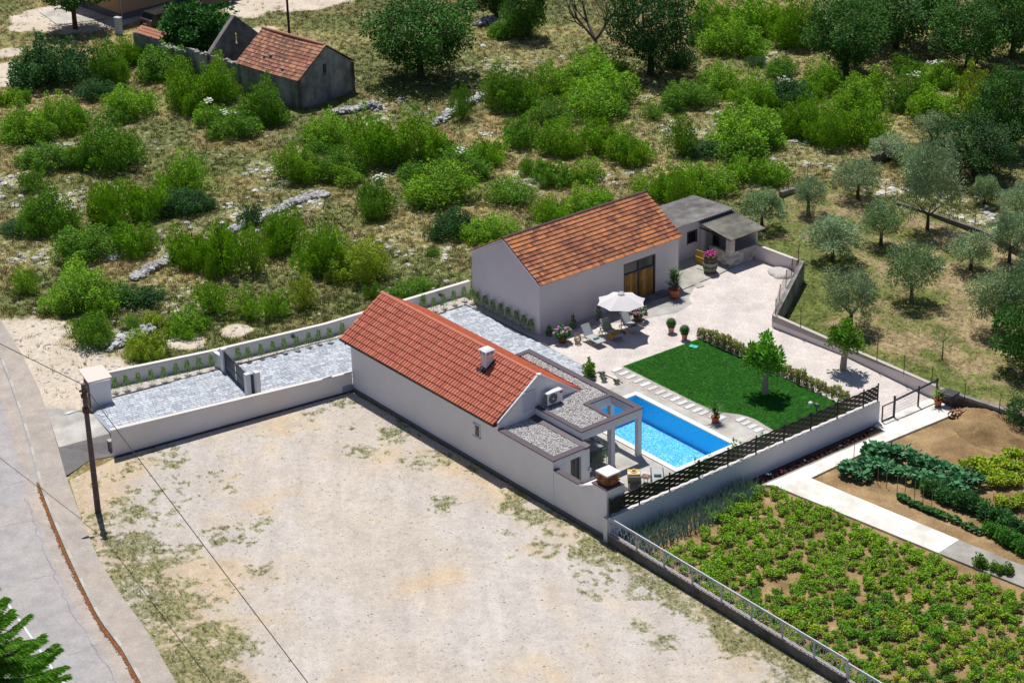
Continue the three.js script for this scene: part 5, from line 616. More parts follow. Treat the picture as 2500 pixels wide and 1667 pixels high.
{
  for (const [x, y, l] of [[1639, 812, 'clipped round box ball in terracotta pot, nearer the barn'], [1671.6, 829, 'clipped round box ball in terracotta pot, nearer the lawn corner']]) {
    const t = thing('potted_box_ball', l, 'potted plant', P(x, y, 0)); potShape(.15, .2, .42, M.terraPale, t); const r = rngOf(x), pos = [], c = []; for (let i = 0; i < 1500; i++) { const z = r() * 2 - 1, q = r() * 6.283, k = Math.sqrt(1 - z * z), d = W3(k * Math.cos(q), z, k * Math.sin(q)), p = d.clone().multiplyScalar(.29 + r() * .04).add(W3(0, .66, 0)), u = W3(r() - .5, r() - .5, r() - .5).normalize().multiplyScalar(.028), v = W3(r() - .5, r() - .5, r() - .5).normalize().multiplyScalar(.028); for (const w of [p, p.clone().add(u), p.clone().add(v)]) pos.push(w.x, w.y, w.z); void c; } const g = new THREE.BufferGeometry(); g.setAttribute('position', new THREE.Float32BufferAttribute(pos, 3)); g.computeVertexNormals(); lpart(t, 'foliage', [g, (() => { const s = new THREE.SphereGeometry(.28, 14, 10); s.translate(0, .66, 0); return s; })()], leafM(50, 100, 24)); }
  const hyd = (l, p, s) => { const t = thing('potted_hydrangea', l, 'potted plant', p); potShape(.2, .27, .34, mat(130, 78, 44, .8), t); const r = rngOf(Math.round(p.x * 100)), g = [], m = []; for (let i = 0; i < 380; i++) { const q = r() * 6.283, e = Math.sqrt(r()) * .55 * s, y = .4 + r() * .5 * s, a = new THREE.PlaneGeometry(.13, .09); a.rotateX(r() * 6); a.rotateY(r() * 6); a.translate(e * Math.cos(q), y, e * Math.sin(q)); g.push(a); } lpart(t, 'leaves', g, leafM(70, 128, 50)); const pk = [mat(226, 150, 196, .9), mat(214, 126, 180, .9), mat(238, 196, 206, .9)]; for (let i = 0; i < 26; i++) { const q = r() * 6.283, e = Math.sqrt(r()) * .62 * s, y = .55 + (.55 - e * .5) * s * (.4 + r() * .7), f = []; const b = new THREE.IcosahedronGeometry(.085, 1), bp = b.attributes.position; for (let k = 0; k < bp.count; k++) { const h = .8 + .4 * vn(bp.getX(k) * 60 + i, bp.getY(k) * 60 + bp.getZ(k) * 40); bp.setXYZ(k, bp.getX(k) * h, bp.getY(k) * h * .85, bp.getZ(k) * h); } b.computeVertexNormals(); b.translate(e * Math.cos(q), y, e * Math.sin(q)); f.push(b); lpart(t, 'flower_head', f, pk[Math.floor(r() * 2.4)]); } };
  hyd('pink hydrangea in a pot by the driveway end, near the lantern', P(1373, 835, 0), 1); hyd('pink hydrangea in a pot between parasol and barn door', P(1557.5, 783, 0), 1.08);
  { const t = thing('potted_palm', 'tall bushy palm like plant in terracotta pot by the barn corner', 'potted plant', P(1646, 727, 0)); potShape(.26, .36, .62, M.terra, t); const g = []; for (let k = 0; k < 16; k++) { const b = leafBlades(22, .55, .025, .5, 60 + k, 1, .9), q = k * 2.4, e = .28 * Math.sqrt(k / 16); b.translate(e * Math.cos(q), .7 + 1.15 * ((k * 7) % 16) / 16, e * Math.sin(q)); g.push(b); } lpart(t, 'leaves', g, leafM(72, 112, 40)); lpart(t, 'stem', [bar(W3(0, .5, 0), W3(0, 1.7, 0), .03), bar(W3(.1, .5, .1), W3(.2, 1.5, .15), .025)], M.twig); }
  { const t = thing('potted_yucca', 'yucca in terracotta pot at the pool edge', 'potted plant', P(1747, 1030, 0)); potShape(.17, .24, .36, M.terra, t); const a = leafBlades(46, .72, .034, .45, 5), b = leafBlades(46, .66, .034, .45, 6); a.translate(-.1, .62, 0); b.translate(.16, .5, .1); lpart(t, 'leaves', [a, b], leafM(78, 122, 46)); lpart(t, 'stem', [bar(W3(0, .3, 0), W3(-.1, .64, 0), .03), bar(W3(.05, .3, 0), W3(.16, .52, .1), .03)], M.twig); }
  { const t = thing('potted_yucca', 'bright yucca in terracotta pot beside the gate frame', 'potted plant', P(2291, 991, -.4)); potShape(.17, .24, .42, M.terra, t); const a = leafBlades(60, .7, .03, .6, 9); a.translate(0, .55, 0); lpart(t, 'leaves', [a], leafM(150, 180, 60)); lpart(t, 'stem', [cyl(0, .35, .58, 0, .04)], M.twig); }
  { // barrel planter
    const t = thing('barrel_planter', 'old wooden barrel with green hoops planted with pink flowers', 'planter', P(1734, 664, .06)); const prof = y => .37 + .1 * Math.sin(Math.PI * clamp(y / 1.05)); const sm = [mat(132, 116, 92, .9), mat(116, 100, 78, .9), mat(146, 128, 102, .9)]; for (let i = 0; i < 20; i++) { const q0 = i / 20 * 6.283, q1 = (i + .94) / 20 * 6.283, pos = []; for (let k = 0; k < 6; k++) { const y0 = k / 6 * 1.05, y1 = (k + 1) / 6 * 1.05, f = (q, y) => [prof(y) * Math.cos(q), y, prof(y) * Math.sin(q)]; pos.push(...f(q0, y0), ...f(q0, y1), ...f(q1, y1), ...f(q0, y0), ...f(q1, y1), ...f(q1, y0)); } const g = new THREE.BufferGeometry(); g.setAttribute('position', new THREE.Float32BufferAttribute(pos, 3)); g.computeVertexNormals(); lpart(t, 'stave', [g], sm[i % 3]); }
    for (const [y, w, m] of [[.06, .05, M.rust], [.26, .1, mat(120, 150, 130, .7)], [.42, .04, M.rust], [.58, .14, mat(140, 176, 160, .7)], [.78, .08, M.rust], [.98, .06, M.rust]]) lpart(t, 'hoop', [lathe([[prof(y) + .004, y], [prof(y) + .014, y], [prof(y + w) + .014, y + w], [prof(y + w) + .004, y + w]], 24)], m);
    lpart(t, 'soil', [cyl(0, .95, 1.0, 0, .38, .38, 18)], M.soil); const r = rngOf(71), g = [], f = [[], [], []]; for (let i = 0; i < 260; i++) { const q = r() * 6.28, e = Math.sqrt(r()) * .45, a = new THREE.PlaneGeometry(.1, .07); a.rotateX(r() * 6); a.rotateY(r() * 6); a.translate(e * Math.cos(q), 1.0 + r() * .28, e * Math.sin(q)); g.push(a); } for (let i = 0; i < 70; i++) { const q = r() * 6.28, e = Math.sqrt(r()) * .46, a = new THREE.IcosahedronGeometry(.05 + r() * .02, 0); a.translate(e * Math.cos(q), 1.14 + r() * .25, e * Math.sin(q)); f[Math.floor(r() * 3)].push(a); } lpart(t, 'leaves', g, leafM(74, 120, 50)); [[222, 60, 140], [206, 74, 176], [232, 110, 160]].forEach((c, i) => lpart(t, 'blossoms', f[i], mat(...c, .9))); }
  { const p = P(2316, 988, -.38), t = thing('black_table', 'small black metal table beside the gate frame', 'table', p, .15); lpart(t, 'table_top', [lbox(0, .8, 0, .95, .04, .8, .01)], mat(60, 58, 62, .5)); lpart(t, 'rim', [lbox(0, .76, .39, .95, .06, .03), lbox(.46, .76, 0, .03, .06, .8)], M.black); for (const x of [-.42, .42]) for (const z of [-.34, .34]) lpart(t, 'leg', [lbox(x, .38, z, .035, .76, .035)], M.rust); }
  { const p = P(2337, 1018, -.48), t = thing('firewood_basket', 'round black tray heaped with firewood at the path end', 'basket', p); lpart(t, 'tray', [lathe([[0, .02], [.42, .02], [.5, .16], [.52, .16], [.44, 0], [0, 0]], 20)], M.black); const r = rngOf(33), wm = [mat(176, 134, 96, .9), mat(206, 170, 120, .9), mat(140, 100, 74, .9)]; for (let i = 0; i < 26; i++) { const g = lbox(0, 0, 0, .34, .07, .08); g.rotateZ((r() - .5) * .9); g.rotateY(r() * 6.3); g.translate((r() - .5) * .5, .12 + r() * .3, (r() - .5) * .5); lpart(t, 'log', [g], wm[i % 3]); } }
  { const p = P(1994, 1010, 0), t = thing('garden_floodlight', 'small globe floodlight on a stub at the lawn edge', 'garden light', p); lpart(t, 'stub', [cyl(0, 0, .5, 0, .05), lbox(0, .55, 0, .26, .2, .16, .02)], M.grey); lpart(t, 'globe', [(() => { const g = new THREE.SphereGeometry(.14, 14, 10); g.translate(-.3, .6, .2); return g; })()], M.white); }
  { const p = P(1694, 846, .03), t = thing('skimmer_lid', 'turquoise lid lying at the lawn corner by the hedge', 'lid', p, .35); lpart(t, 'lid', [lbox(0, .02, 0, .52, .03, .34, .012)], mat(64, 206, 186, .6)); lpart(t, 'handle', [lbox(0, .045, 0, .14, .02, .04)], mat(50, 180, 160, .6)); }
  { const p = P(2157, 1100, -.3), t = thing('stone_table', 'round stone slab on a foot with fruit bowl among the squash plants', 'table', p); lpart(t, 'slab', [cyl(0, .16, .24, 0, .58, .6, 22)], M.weathered); lpart(t, 'foot', [cyl(0, -.2, .16, 0, .16)], M.weathered); const r = rngOf(8); for (let i = 0; i < 7; i++) { const g = new THREE.SphereGeometry(.07, 8, 6); g.scale(1.5, .8, 1); g.translate((r() - .5) * .5, .29, (r() - .5) * .4); lpart(t, 'squash', [g], mat(220, 150 + r() * 40, 80, .8)); } }
  { const g = new THREE.SphereGeometry(1, 28, 12, 0, 6.283, 0, 1.57), p = g.attributes.position; const c = P(1908, 668, 0), t = thing('gravel_heap', 'small pale heap of gravel by the corner wall', 'gravel heap', c); for (let i = 0; i < p.count; i++) { const k = .85 + .3 * vn(p.getX(i) * 3 + 9, p.getZ(i) * 3 + 9); p.setXYZ(i, p.getX(i) * 1.0 * k, p.getY(i) * .28 * k, p.getZ(i) * .8 * k); } g.computeVertexNormals(); lpart(t, 'heap', [g], mt(tx.yard, .98, { color: new THREE.Color(.86, .88, .9) })); }
  { // earth mound in the garden
    const c = P(2425, 1048, -.5), n = 60, pos = [], id = []; for (let j = 0; j <= n; j++) for (let i = 0; i <= n; i++) { const x = -4.2 + 8.4 * i / n, z = -3.2 + 6.4 * j / n, d = Math.hypot(x / 3.3, z / 2.3), h = .9 * Math.pow(clamp(1 - d), 1.1) * (.75 + .5 * vn(x * .9 + 5, z * .9 + 5)) + (fbm(x * 2 + 9, z * 2 + 9, 4) - .5) * .34 * smooth(1, .75, d) - .03; pos.push(x, h, z); if (i < n && j < n) { const a = j * (n + 1) + i; id.push(a, a + n + 1, a + 1, a + 1, a + n + 1, a + n + 2); } }
    const g = new THREE.BufferGeometry(); g.setAttribute('position', new THREE.Float32BufferAttribute(pos, 3)); g.setIndex(id); g.computeVertexNormals(); const t = thing('earth_mound', 'heap of bare brown earth at the garden corner below the grove wall', 'earth heap', c, -.25); lpart(t, 'heap', [g], mt(tx.soil, .98, { color: new THREE.Color(.86, .84, .8) })); }
}
// ---- thin rusty fence rods along the grove
{
  const list = [[915, 490, 104], [872, 575, 100], [835, 650, 104], [795, 740, 100], [768, 832, 100], [928, 908, 104], [1416, 1120, 110], [1588, 1196, 106], [1766, 1256, 92], [1975, 1378, 112], [2194, 1482, 112], [2040, 290, 106], [706, 20, 40], [848, 62, 70], [972, -30, 80], [1470, 86, 100]];
  const names = ['at the outer corner of the wire fence', 'second along the wire fence', 'third along the wire fence', 'fourth along the wire fence', 'last along the wire fence above the lane corner', 'on the lane wall behind its corner', 'on the lane wall beside the mulberry tree', 'on the lane wall halfway to the gate frame', 'on the lane wall just above the gate frame', 'behind the black table', 'at the lower right beyond the earth mound', 'at the back of the grove on the thin wall', 'behind the shed, left one', 'behind the shed, right one', 'above the left olive trees in the field', 'by the white stones behind the olives'];
  let proto; const tops = [];
  list.forEach(([cx, cy, hp], i) => { const px = 1600 + cx / 2.613, py = 450 + cy / 2.613, p = P(px, py, i < 11 ? [.9, .88, .86, .84, .82, .75, .55, .48, .4, .3, .15][i] : -.4), h = hp / 2.613 * mPerPx(p) / .9, l = `thin rusty fence rod ${names[i]}`; tops.push([p, h]);
    if (!proto) { proto = thing('fence_rod', l, 'fence rod', p, 0, 'rusty rods along the olive grove'); lpart(proto, 'rod', [cyl(0, -.4, 1.2, 0, .025, .025, 5)], M.rust); lpart(proto, 'hook', [bar(W3(0, 1.15, 0), W3(.08, 1.12, 0), .015)], M.rust); } else copyOf(proto, l, p, 0, W3(1, h / 1.2, 1)); });
  const t = thing('wire_fence', 'thin rusted wire mesh strung between the rods at the yard corner', 'fence', tops[2][0]), r = [0, 1, 2, 3, 4].map(i => tops[i]); for (let i = 0; i < 4; i++) { const [a, ha] = r[i], [b, hb] = r[i + 1]; for (let k = 0; k < 7; k++) wpart(t, 'wire', [bar(a.clone().add(W3(0, ha * k / 7, 0)), b.clone().add(W3(0, hb * k / 7, 0)), .005, .005, 4)], M.rust); const n = 16; for (let k = 0; k < n; k++) wpart(t, 'wire', [bar(a.clone().lerp(b, k / n), a.clone().lerp(b, k / n).add(W3(0, ha * .85, 0)), .004, .004, 4)], M.rust); }
}

// ---------------------------------------------------------------- plants
const AWAY = W3(FWD.x, 0, FWD.z).normalize();
class Leaves { // many small folded leaves in one shape, with a tone each
  constructor(seed) { this.r = rngOf(seed); this.p = []; this.n = []; this.c = []; }
  add(x, y, z, len, wid, dx, dy, dz, tone, warm = 0) { const r = this.r; let d = Math.hypot(dx, dy, dz) || 1; dx /= d; dy /= d; dz /= d; let ax = r() - .5, ay = r() - .5, az = r() - .5, sx = dy * az - dz * ay, sy = dz * ax - dx * az, sz = dx * ay - dy * ax; d = Math.hypot(sx, sy, sz) || 1; sx *= wid / d; sy *= wid / d; sz *= wid / d;
    const mx = x + dx * len * .45, my = y + dy * len * .45, mz = z + dz * len * .45, tx2 = x + dx * len, ty = y + dy * len - len * .08, tz = z + dz * len, cr = tone * (1 + warm), cg = tone, cb = tone * (1 - warm);
    for (const t of [[x, y, z, mx + sx, my + sy, mz + sz, tx2, ty, tz], [x, y, z, tx2, ty, tz, mx - sx, my - sy, mz - sz]]) { const ux = t[3] - t[0], uy = t[4] - t[1], uz = t[5] - t[2], vx = t[6] - t[0], vy = t[7] - t[1], vz = t[8] - t[2]; let nx = uy * vz - uz * vy, ny = uz * vx - ux * vz, nz = ux * vy - uy * vx; const l = Math.hypot(nx, ny, nz) || 1; for (let k = 0; k < 3; k++) { this.p.push(t[3 * k], t[3 * k + 1], t[3 * k + 2]); this.n.push(nx / l, ny / l, nz / l); this.c.push(cr, cg, cb); } } }
  geo() { const g = new THREE.BufferGeometry(); g.setAttribute('position', new THREE.Float32BufferAttribute(this.p, 3)); g.setAttribute('normal', new THREE.Float32BufferAttribute(this.n, 3)); g.setAttribute('color', new THREE.Float32BufferAttribute(this.c, 3)); return g; }
}
const leafMat = (r, g, b, rough = .8) => new THREE.MeshPhysicalMaterial({ color: col(r, g, b), vertexColors: true, roughness: rough, side: THREE.DoubleSide, transmission: .32, thickness: 0, ior: 1.3 });
const LM = { bright: leafMat(148, 198, 16), mid: leafMat(122, 174, 26), dark: leafMat(74, 128, 54), yellow: leafMat(176, 200, 40), walnut: leafMat(82, 136, 40), ever: leafMat(60, 110, 36), fig: leafMat(60, 128, 30), olive: leafMat(174, 196, 142, .6), olive2: leafMat(156, 186, 122, .6), mulberry: leafMat(124, 194, 34), veg: leafMat(146, 192, 28), vegDark: leafMat(96, 156, 72), squash: leafMat(98, 164, 104), leek: leafMat(112, 146, 128), straw: leafMat(176, 150, 100, .9), hedge: leafMat(150, 160, 84), sapling: leafMat(128, 176, 56), conifer: leafMat(136, 200, 44), bean: leafMat(108, 176, 52), litegrass: leafMat(150, 160, 96, .9) };
function fol(t, name, g, m) { const o = sh(new THREE.Mesh(g, m)); o.name = name; t.add(o); return o; }
// a shrub of upright shoots, about 4 m wide and 3 m high before scaling
function shrubShape(seed, n, size, { R = 2, H = 3, shoots = 18, spiky = 1, slim = .36 } = {}) {
  const L = new Leaves(seed), r = L.r, S = []; for (let i = 0; i < shoots; i++) { const q = i * 2.4 + r(), e = Math.sqrt((i + .3) / shoots) * .86, hh = H * (1.02 - .5 * e * e) * (.52 + .56 * r()); S.push([R * e * Math.cos(q), hh, R * e * Math.sin(q), R * slim * (.75 + .6 * r()), .75 + .4 * r(), (r() - .5) * .24]); }
  for (let i = 0; i < n; i++) { const s = S[Math.floor(r() * shoots)], k = Math.pow(r(), .8), y = s[1] * (.05 + .95 * k), prof = s[3] * (spiky ? Math.pow(Math.max(.04, 1 - k), .62) * 1.1 + .05 : Math.sqrt(Math.max(.02, 1 - (2 * k - 1) ** 2))) , q = r() * 6.283, e = Math.pow(r(), .45), ox = Math.cos(q) * prof * e, oz = Math.sin(q) * prof * e; L.add(s[0] * (.8 + .2 * k) + ox, y, s[2] * (.8 + .2 * k) + oz, size * (.7 + .7 * r()), size * .3, ox / (prof + .01) + (r() - .5), .25 + r() * .9 * k, oz / (prof + .01) + (r() - .5), s[4] * (.8 + .4 * r()), s[5]); }
  return L.geo();
}
// a rounded crown of leaf clumps
function crownShape(seed, n, size, { R = 3, H = 4, y0 = 1.2, clumps = 40, slim = .26, flat = 1, narrow = .32, hang = 0, gap = 0 } = {}) {
  const L = new Leaves(seed), r = L.r, C = []; for (let i = 0; i < clumps; i++) { const z = 1 - 2 * (i + .5) / clumps, q = i * 2.399 + r() * .6, k = Math.sqrt(1 - z * z), e = (.48 + .42 * r()) * (.78 + .5 * vn(q * .9 % 6.283 * 1.1 + seed, z * 1.7 + 40)); C.push([R * k * Math.cos(q) * e, y0 + H * (.5 + .5 * z * e * flat), R * k * Math.sin(q) * e, R * slim * (.7 + .7 * r()), .72 + .45 * r(), (r() - .5) * .2]); }
  for (let i = 0; i < n; i++) { const c = C[Math.floor(r() * clumps * (1 - gap))], z = r() * 2 - 1, q = r() * 6.283, k = Math.sqrt(1 - z * z), e = Math.pow(r(), .4) * c[3]; const dx = k * Math.cos(q), dy = z, dz = k * Math.sin(q); L.add(c[0] + dx * e, c[1] + dy * e * .85, c[2] + dz * e, size * (.7 + .7 * r()), size * narrow, dx + (r() - .5) * 1.2, dy + .3 - hang + (r() - .5), dz + (r() - .5) * 1.2, c[4] * (.8 + .4 * r()), c[5]); }
  return L.geo();
}
function limbs(t, h, r0, n, spread, reach, seed, m, lean = 0) { // trunk and limbs
  const r = rngOf(seed), k = [W3(0, -.3, 0), W3(lean * .3, h * .5, 0), W3(lean, h, 0)], g = []; for (let i = 0; i < 2; i++) g.push(bar(k[i], k[i + 1], r0 * (1.15 - i * .2), r0 * (.95 - i * .2), 9)); const T = lpart(t, 'trunk', g, m); const lm = [];
  for (let i = 0; i < n; i++) { const q = i / n * 6.283 + r(), a = k[2].clone(), b = W3(lean + Math.cos(q) * spread * .5, h + reach * .45, Math.sin(q) * spread * .5), c = W3(lean + Math.cos(q + .3) * spread, h + reach * (.8 + .2 * r()), Math.sin(q + .3) * spread); lm.push(bar(a, b, r0 * .5, r0 * .33, 6), bar(b, c, r0 * .33, r0 * .1, 5)); const d = b.clone().lerp(c, .3), e = d.clone().add(W3((r() - .5) * spread, reach * .4, (r() - .5) * spread)); lm.push(bar(d, e, r0 * .2, r0 * .07, 4)); }
  lpart(t, 'limb', lm, m); return T;
}
// ---- shrubs of the field: left, right, top, foot in the 2352 px wide view, kind, where
const BUSH = [
  [44, 212, 72, 208, 'dark', 'big dark one in the upper left below the far tree'], [196, 290, 96, 200, 'mid', 'beside the big dark one in the upper left'], [250, 314, 82, 156, 'bright', 'left of the ruin courtyard wall'], [306, 438, 88, 186, 'mid', 'against the broken courtyard wall'],
  [368, 470, 150, 264, 'bright', 'left of the ruin, front left'], [450, 545, 138, 240, 'bright', 'touching the ruin long wall'], [168, 256, 198, 236, 'dark', 'low one below the big dark one'], [230, 350, 194, 278, 'bright', 'rounded, alone in the middle of the upper left field'], [440, 520, 228, 296, 'bright', 'with white blossom left of the ruin corner'], [480, 594, 245, 325, 'mid', 'with white blossom in front of the ruin'], [556, 656, 185, 288, 'mid', 'by the ruin corner'],
  [-6, 60, 186, 246, 'bright', 'at the left edge, upper one'], [-10, 106, 238, 326, 'bright', 'wide one at the left edge'], [80, 182, 222, 310, 'bright', 'right of the wide one at the left edge'], [44, 158, 320, 398, 'mid', 'low one left of the tall left field shrub'], [176, 310, 276, 402, 'mid', 'tall one in the left field'], [36, 102, 372, 444, 'mid', 'at the left edge, third row'], [44, 168, 425, 546, 'mid', 'big one at the left edge halfway down'], [-10, 62, 505, 545, 'dark', 'low round one at the left edge'],
  [200, 300, 392, 526, 'bright', 'left half of the big pair in the left field'], [285, 372, 404, 510, 'bright', 'right half of the big pair in the left field'], [368, 486, 354, 462, 'bright', 'pointed one above the stone wall'], [356, 470, 438, 502, 'dark', 'brownish one by the stone wall'], [258, 350, 496, 594, 'bright', 'below the big pair'], [108, 256, 530, 614, 'mid', 'greyish one in the lower left field'],
  [388, 480, 498, 620, 'bright', 'left part of the tall thicket over the stone wall'], [462, 560, 478, 640, 'bright', 'middle of the tall thicket over the stone wall'], [540, 618, 510, 636, 'bright', 'right part of the tall thicket over the stone wall'], [546, 602, 460, 526, 'dark', 'sparse one on the stone wall'], [612, 704, 464, 590, 'bright', 'left part of the thicket behind the boundary wall'], [690, 804, 505, 640, 'bright', 'right part of the thicket behind the boundary wall'], [766, 898, 545, 658, 'yellow', 'feathery one nearest the villa roof'],
  [620, 725, 318, 424, 'bright', 'left end of the central thicket'], [715, 826, 330, 420, 'mid', 'front of the central thicket'], [690, 810, 256, 345, 'bright', 'top left of the central thicket'], [790, 905, 250, 392, 'bright', 'middle of the central thicket'], [890, 1022, 256, 388, 'bright', 'right end of the central thicket'], [744, 826, 370, 430, 'bright', 'small one in front of the central thicket'], [824, 914, 402, 502, 'mid', 'rounded with white blossom, alone left of the barn'],
  [1035, 1090, 188, 280, 'mid', 'upright one on the stone wall below the walnut'], [1116, 1222, 144, 262, 'mid', 'left end of the large right hand thicket'], [1210, 1316, 140, 234, 'bright', 'back of the large right hand thicket'], [1282, 1430, 112, 218, 'bright', 'tallest of the large right hand thicket'], [1312, 1466, 168, 252, 'bright', 'right end of the large right hand thicket'], [1215, 1316, 218, 290, 'mid', 'front left of the large right hand thicket'], [1298, 1436, 210, 284, 'bright', 'front right of the large right hand thicket'],
  [1158, 1252, 252, 340, 'mid', 'loose one below the large thicket'], [1234, 1330, 270, 362, 'bright', 'left of the middle thicket above the barn'], [1320, 1412, 256, 360, 'bright', 'middle thicket above the barn'], [1384, 1482, 286, 380, 'bright', 'right of the middle thicket above the barn'], [1082, 1172, 296, 380, 'bright', 'with blossom right of the central thicket'], [992, 1112, 325, 410, 'mid', 'by the blossoming one above the barn'], [942, 1100, 368, 476, 'bright', 'wide one left above the barn'], [906, 984, 358, 416, 'mid', 'low brownish one below the central thicket'], [1108, 1226, 398, 474, 'mid', 'smooth rounded one above the barn roof'], [1184, 1240, 350, 404, 'mid', 'small one above the barn ridge, left'], [1222, 1316, 350, 430, 'mid', 'round one above the barn ridge'], [1312, 1394, 356, 422, 'bright', 'right one above the barn ridge'],
  [986, 1088, 470, 556, 'dark', 'dark blue green one left of the barn'], [1076, 1194, 482, 564, 'bright', 'against the left end of the barn roof'], [1222, 1302, 434, 520, 'bright', 'peeping over the barn ridge, left'], [1292, 1410, 430, 506, 'bright', 'peeping over the barn ridge, right'], [1446, 1520, 394, 464, 'bright', 'behind the barn ridge end'], [1508, 1612, 372, 482, 'bright', 'behind the shed, left'], [1580, 1702, 380, 452, 'bright', 'behind the shed, right'],
  [1468, 1532, 222, 276, 'mid', 'small one on the stony track, left'], [1526, 1632, 206, 256, 'mid', 'low wide one on the stony track'], [1532, 1602, 262, 362, 'mid', 'upright one left of the green slope'], [1600, 1716, 138, 222, 'bright', 'below the evergreen tree, right'], [1680, 1784, 170, 262, 'bright', 'top of the green slope'], [1648, 1788, 226, 328, 'bright', 'middle of the green slope'], [1640, 1806, 276, 364, 'bright', 'foot of the green slope'], [1684, 1730, 318, 362, 'dark', 'small dark one at the foot of the slope'], [1672, 1762, 344, 428, 'bright', 'left one above the shed'], [1740, 1824, 356, 426, 'bright', 'right one above the shed'], [1572, 1662, 334, 364, 'dark', 'low dark strip above the shed'],
  [1764, 1868, 170, 248, 'dark', 'with white blossom mid right slope'], [1842, 1940, 142, 222, 'bright', 'upper one mid right slope'], [1813, 1910, 212, 322, 'bright', 'left of the right hand mass'], [1864, 1960, 236, 346, 'bright', 'lower left of the right hand mass'], [1932, 2060, 154, 256, 'bright', 'top of the right hand mass'], [1940, 2062, 220, 340, 'bright', 'lower right of the right hand mass'], [1716, 1766, 120, 157, 'dark', 'small dark one under the top slope'], [1770, 1842, 122, 176, 'mid', 'round one under the top slope'], [2048, 2120, 112, 170, 'mid', 'between the two dark trees'], [2044, 2142, 164, 256, 'mid', 'with blossom below the dark trees'], [2116, 2216, 134, 206, 'bright', 'right of the blossoming one'], [2094, 2214, 198, 292, 'bright', 'big one above the olives'], [2204, 2312, 150, 286, 'yellow', 'yellowish one by the right edge tree'],
  [1590, 1688, -14, 76, 'bright', 'at the top edge right of the evergreen'], [1630, 1756, 40, 134, 'bright', 'big bright one below the top edge'], [1676, 1796, -20, 86, 'bright', 'at the top edge, middle right'], [1784, 1890, -10, 118, 'bright', 'tall one left of the dark trees'], [1576, 1606, 60, 104, 'mid', 'small one right of the evergreen'], [1542, 1606, 96, 164, 'dark', 'under the evergreen tree'], [1130, 1240, 40, 92, 'mid', 'below the pair of top trees'], [1046, 1098, -20, 26, 'dark', 'at the top edge right of the walnut'],
  [22, 84, 612, 682, 'bright', 'at the left edge above the pavement'], [104, 262, 612, 722, 'bright', 'large one left above the driveway entrance'], [154, 248, 705, 804, 'mid', 'large one nearest the meter house'], [264, 362, 668, 714, 'dark', 'dry brown one by the bare rocks'], [318, 376, 704, 754, 'yellow', 'small one by the bare rocks'], [276, 322, 722, 760, 'mid', 'low one above the bare strip'], [386, 478, 698, 774, 'bright', 'dense one behind the driveway gate'], [445, 528, 628, 732, 'bright', 'tall one behind the driveway gate'], [532, 606, 650, 738, 'bright', 'left one behind the gate pillars'], [590, 668, 645, 736, 'bright', 'right one behind the gate pillars'], [660, 730, 622, 714, 'yellow', 'feathery yellowish one behind the boundary wall'], [288, 380, 742, 826, 'yellow', 'sprawling one along the bare strip'], [905, 990, 640, 688, 'mid', 'low one against the boundary wall by the villa ridge'], [835, 872, 640, 690, 'mid', 'tiny one above the villa ridge'], [976, 1010, 560, 590, 'mid', 'small round one left of the barn wall'],
];
{
  const shapes = { big: [], small: [] }; for (let i = 0; i < 8; i++) shapes.big.push(shrubShape(100 + i, 6800, .145, { slim: .3, shoots: 27 + i, H: 3 + (i % 3) * .3 })); for (let i = 0; i < 5; i++) shapes.small.push(shrubShape(140 + i, 2600, .2, { shoots: 11 + i, spiky: i % 2, H: 2.8 })); const round = shrubShape(160, 4200, .17, { shoots: 26, spiky: 0, slim: .34, H: 2.6 });
  const flower = new THREE.IcosahedronGeometry(1, 0), white = mat(236, 238, 214, .9), r = rngOf(19); const words = { bright: 'bright green', mid: 'mid green', dark: 'dark green', yellow: 'yellow green' };
  BUSH.forEach(([x0, x1, y0, y1, kind, where], i) => {
    const foot = PF((x0 + x1) / 2, y1), m = mPerPx(foot) * FK, w = (x1 - x0) * m * 1.02, ext = (y1 - y0) * m, D = w * .85, h = 1.06 * Math.max(.5 * w, (ext - .30 * D) / .86), c = foot.clone().addScaledVector(AWAY, D * .42); c.y = groundY(c.x, c.z) - .05;
    const t = thing('shrub', `${words[kind]} shrub, ${where}`, 'shrub', c, r() * 6.28); const smooth1 = /smooth|rounded one|low round/.test(where), g = smooth1 ? round : w > 3.2 ? shapes.big[i % 8] : shapes.small[i % 5], k = fol(t, 'foliage', g, LM[kind]); k.scale.set(w / 3.5, h / 2.95, D / 3.5);
    if (w > 2.4 && !smooth1) for (let q = 0; q < 3; q++) { const s = .34 + r() * .3, a = r() * 6.28, e = fol(t, 'side_shoots', shapes.small[(i + q) % 5], LM[q === 1 && kind === 'bright' ? 'mid' : kind]); e.position.set(Math.cos(a) * w * .42, 0, Math.sin(a) * D * .42); e.rotation.y = r() * 6; e.scale.set(w * s / 3.2, h * (s + .15) / 2.9, w * s / 3.2); }
    lpart(t, 'stems', Array.from({ length: 6 }, (_, q) => bar(W3(0, -.2, 0), W3(Math.cos(q) * w * .25, h * .6, Math.sin(q) * w * .25), .05, .02, 4)), M.twig);
    if (/blossom/.test(where)) { const f = []; for (let q = 0; q < 26; q++) { const a = r() * 1.6, e = r() * .22, p = W3((.1 + .18 * Math.cos(a * 4) + e) * w * .6, h * (.86 + r() * .14), (e - .1) * w), b = flower.clone(); b.scale(.06 + r() * .06, .04, .06 + r() * .06); b.translate(p.x, p.y, p.z); f.push(b); } lpart(t, 'blossom', f, white); }
  });
}
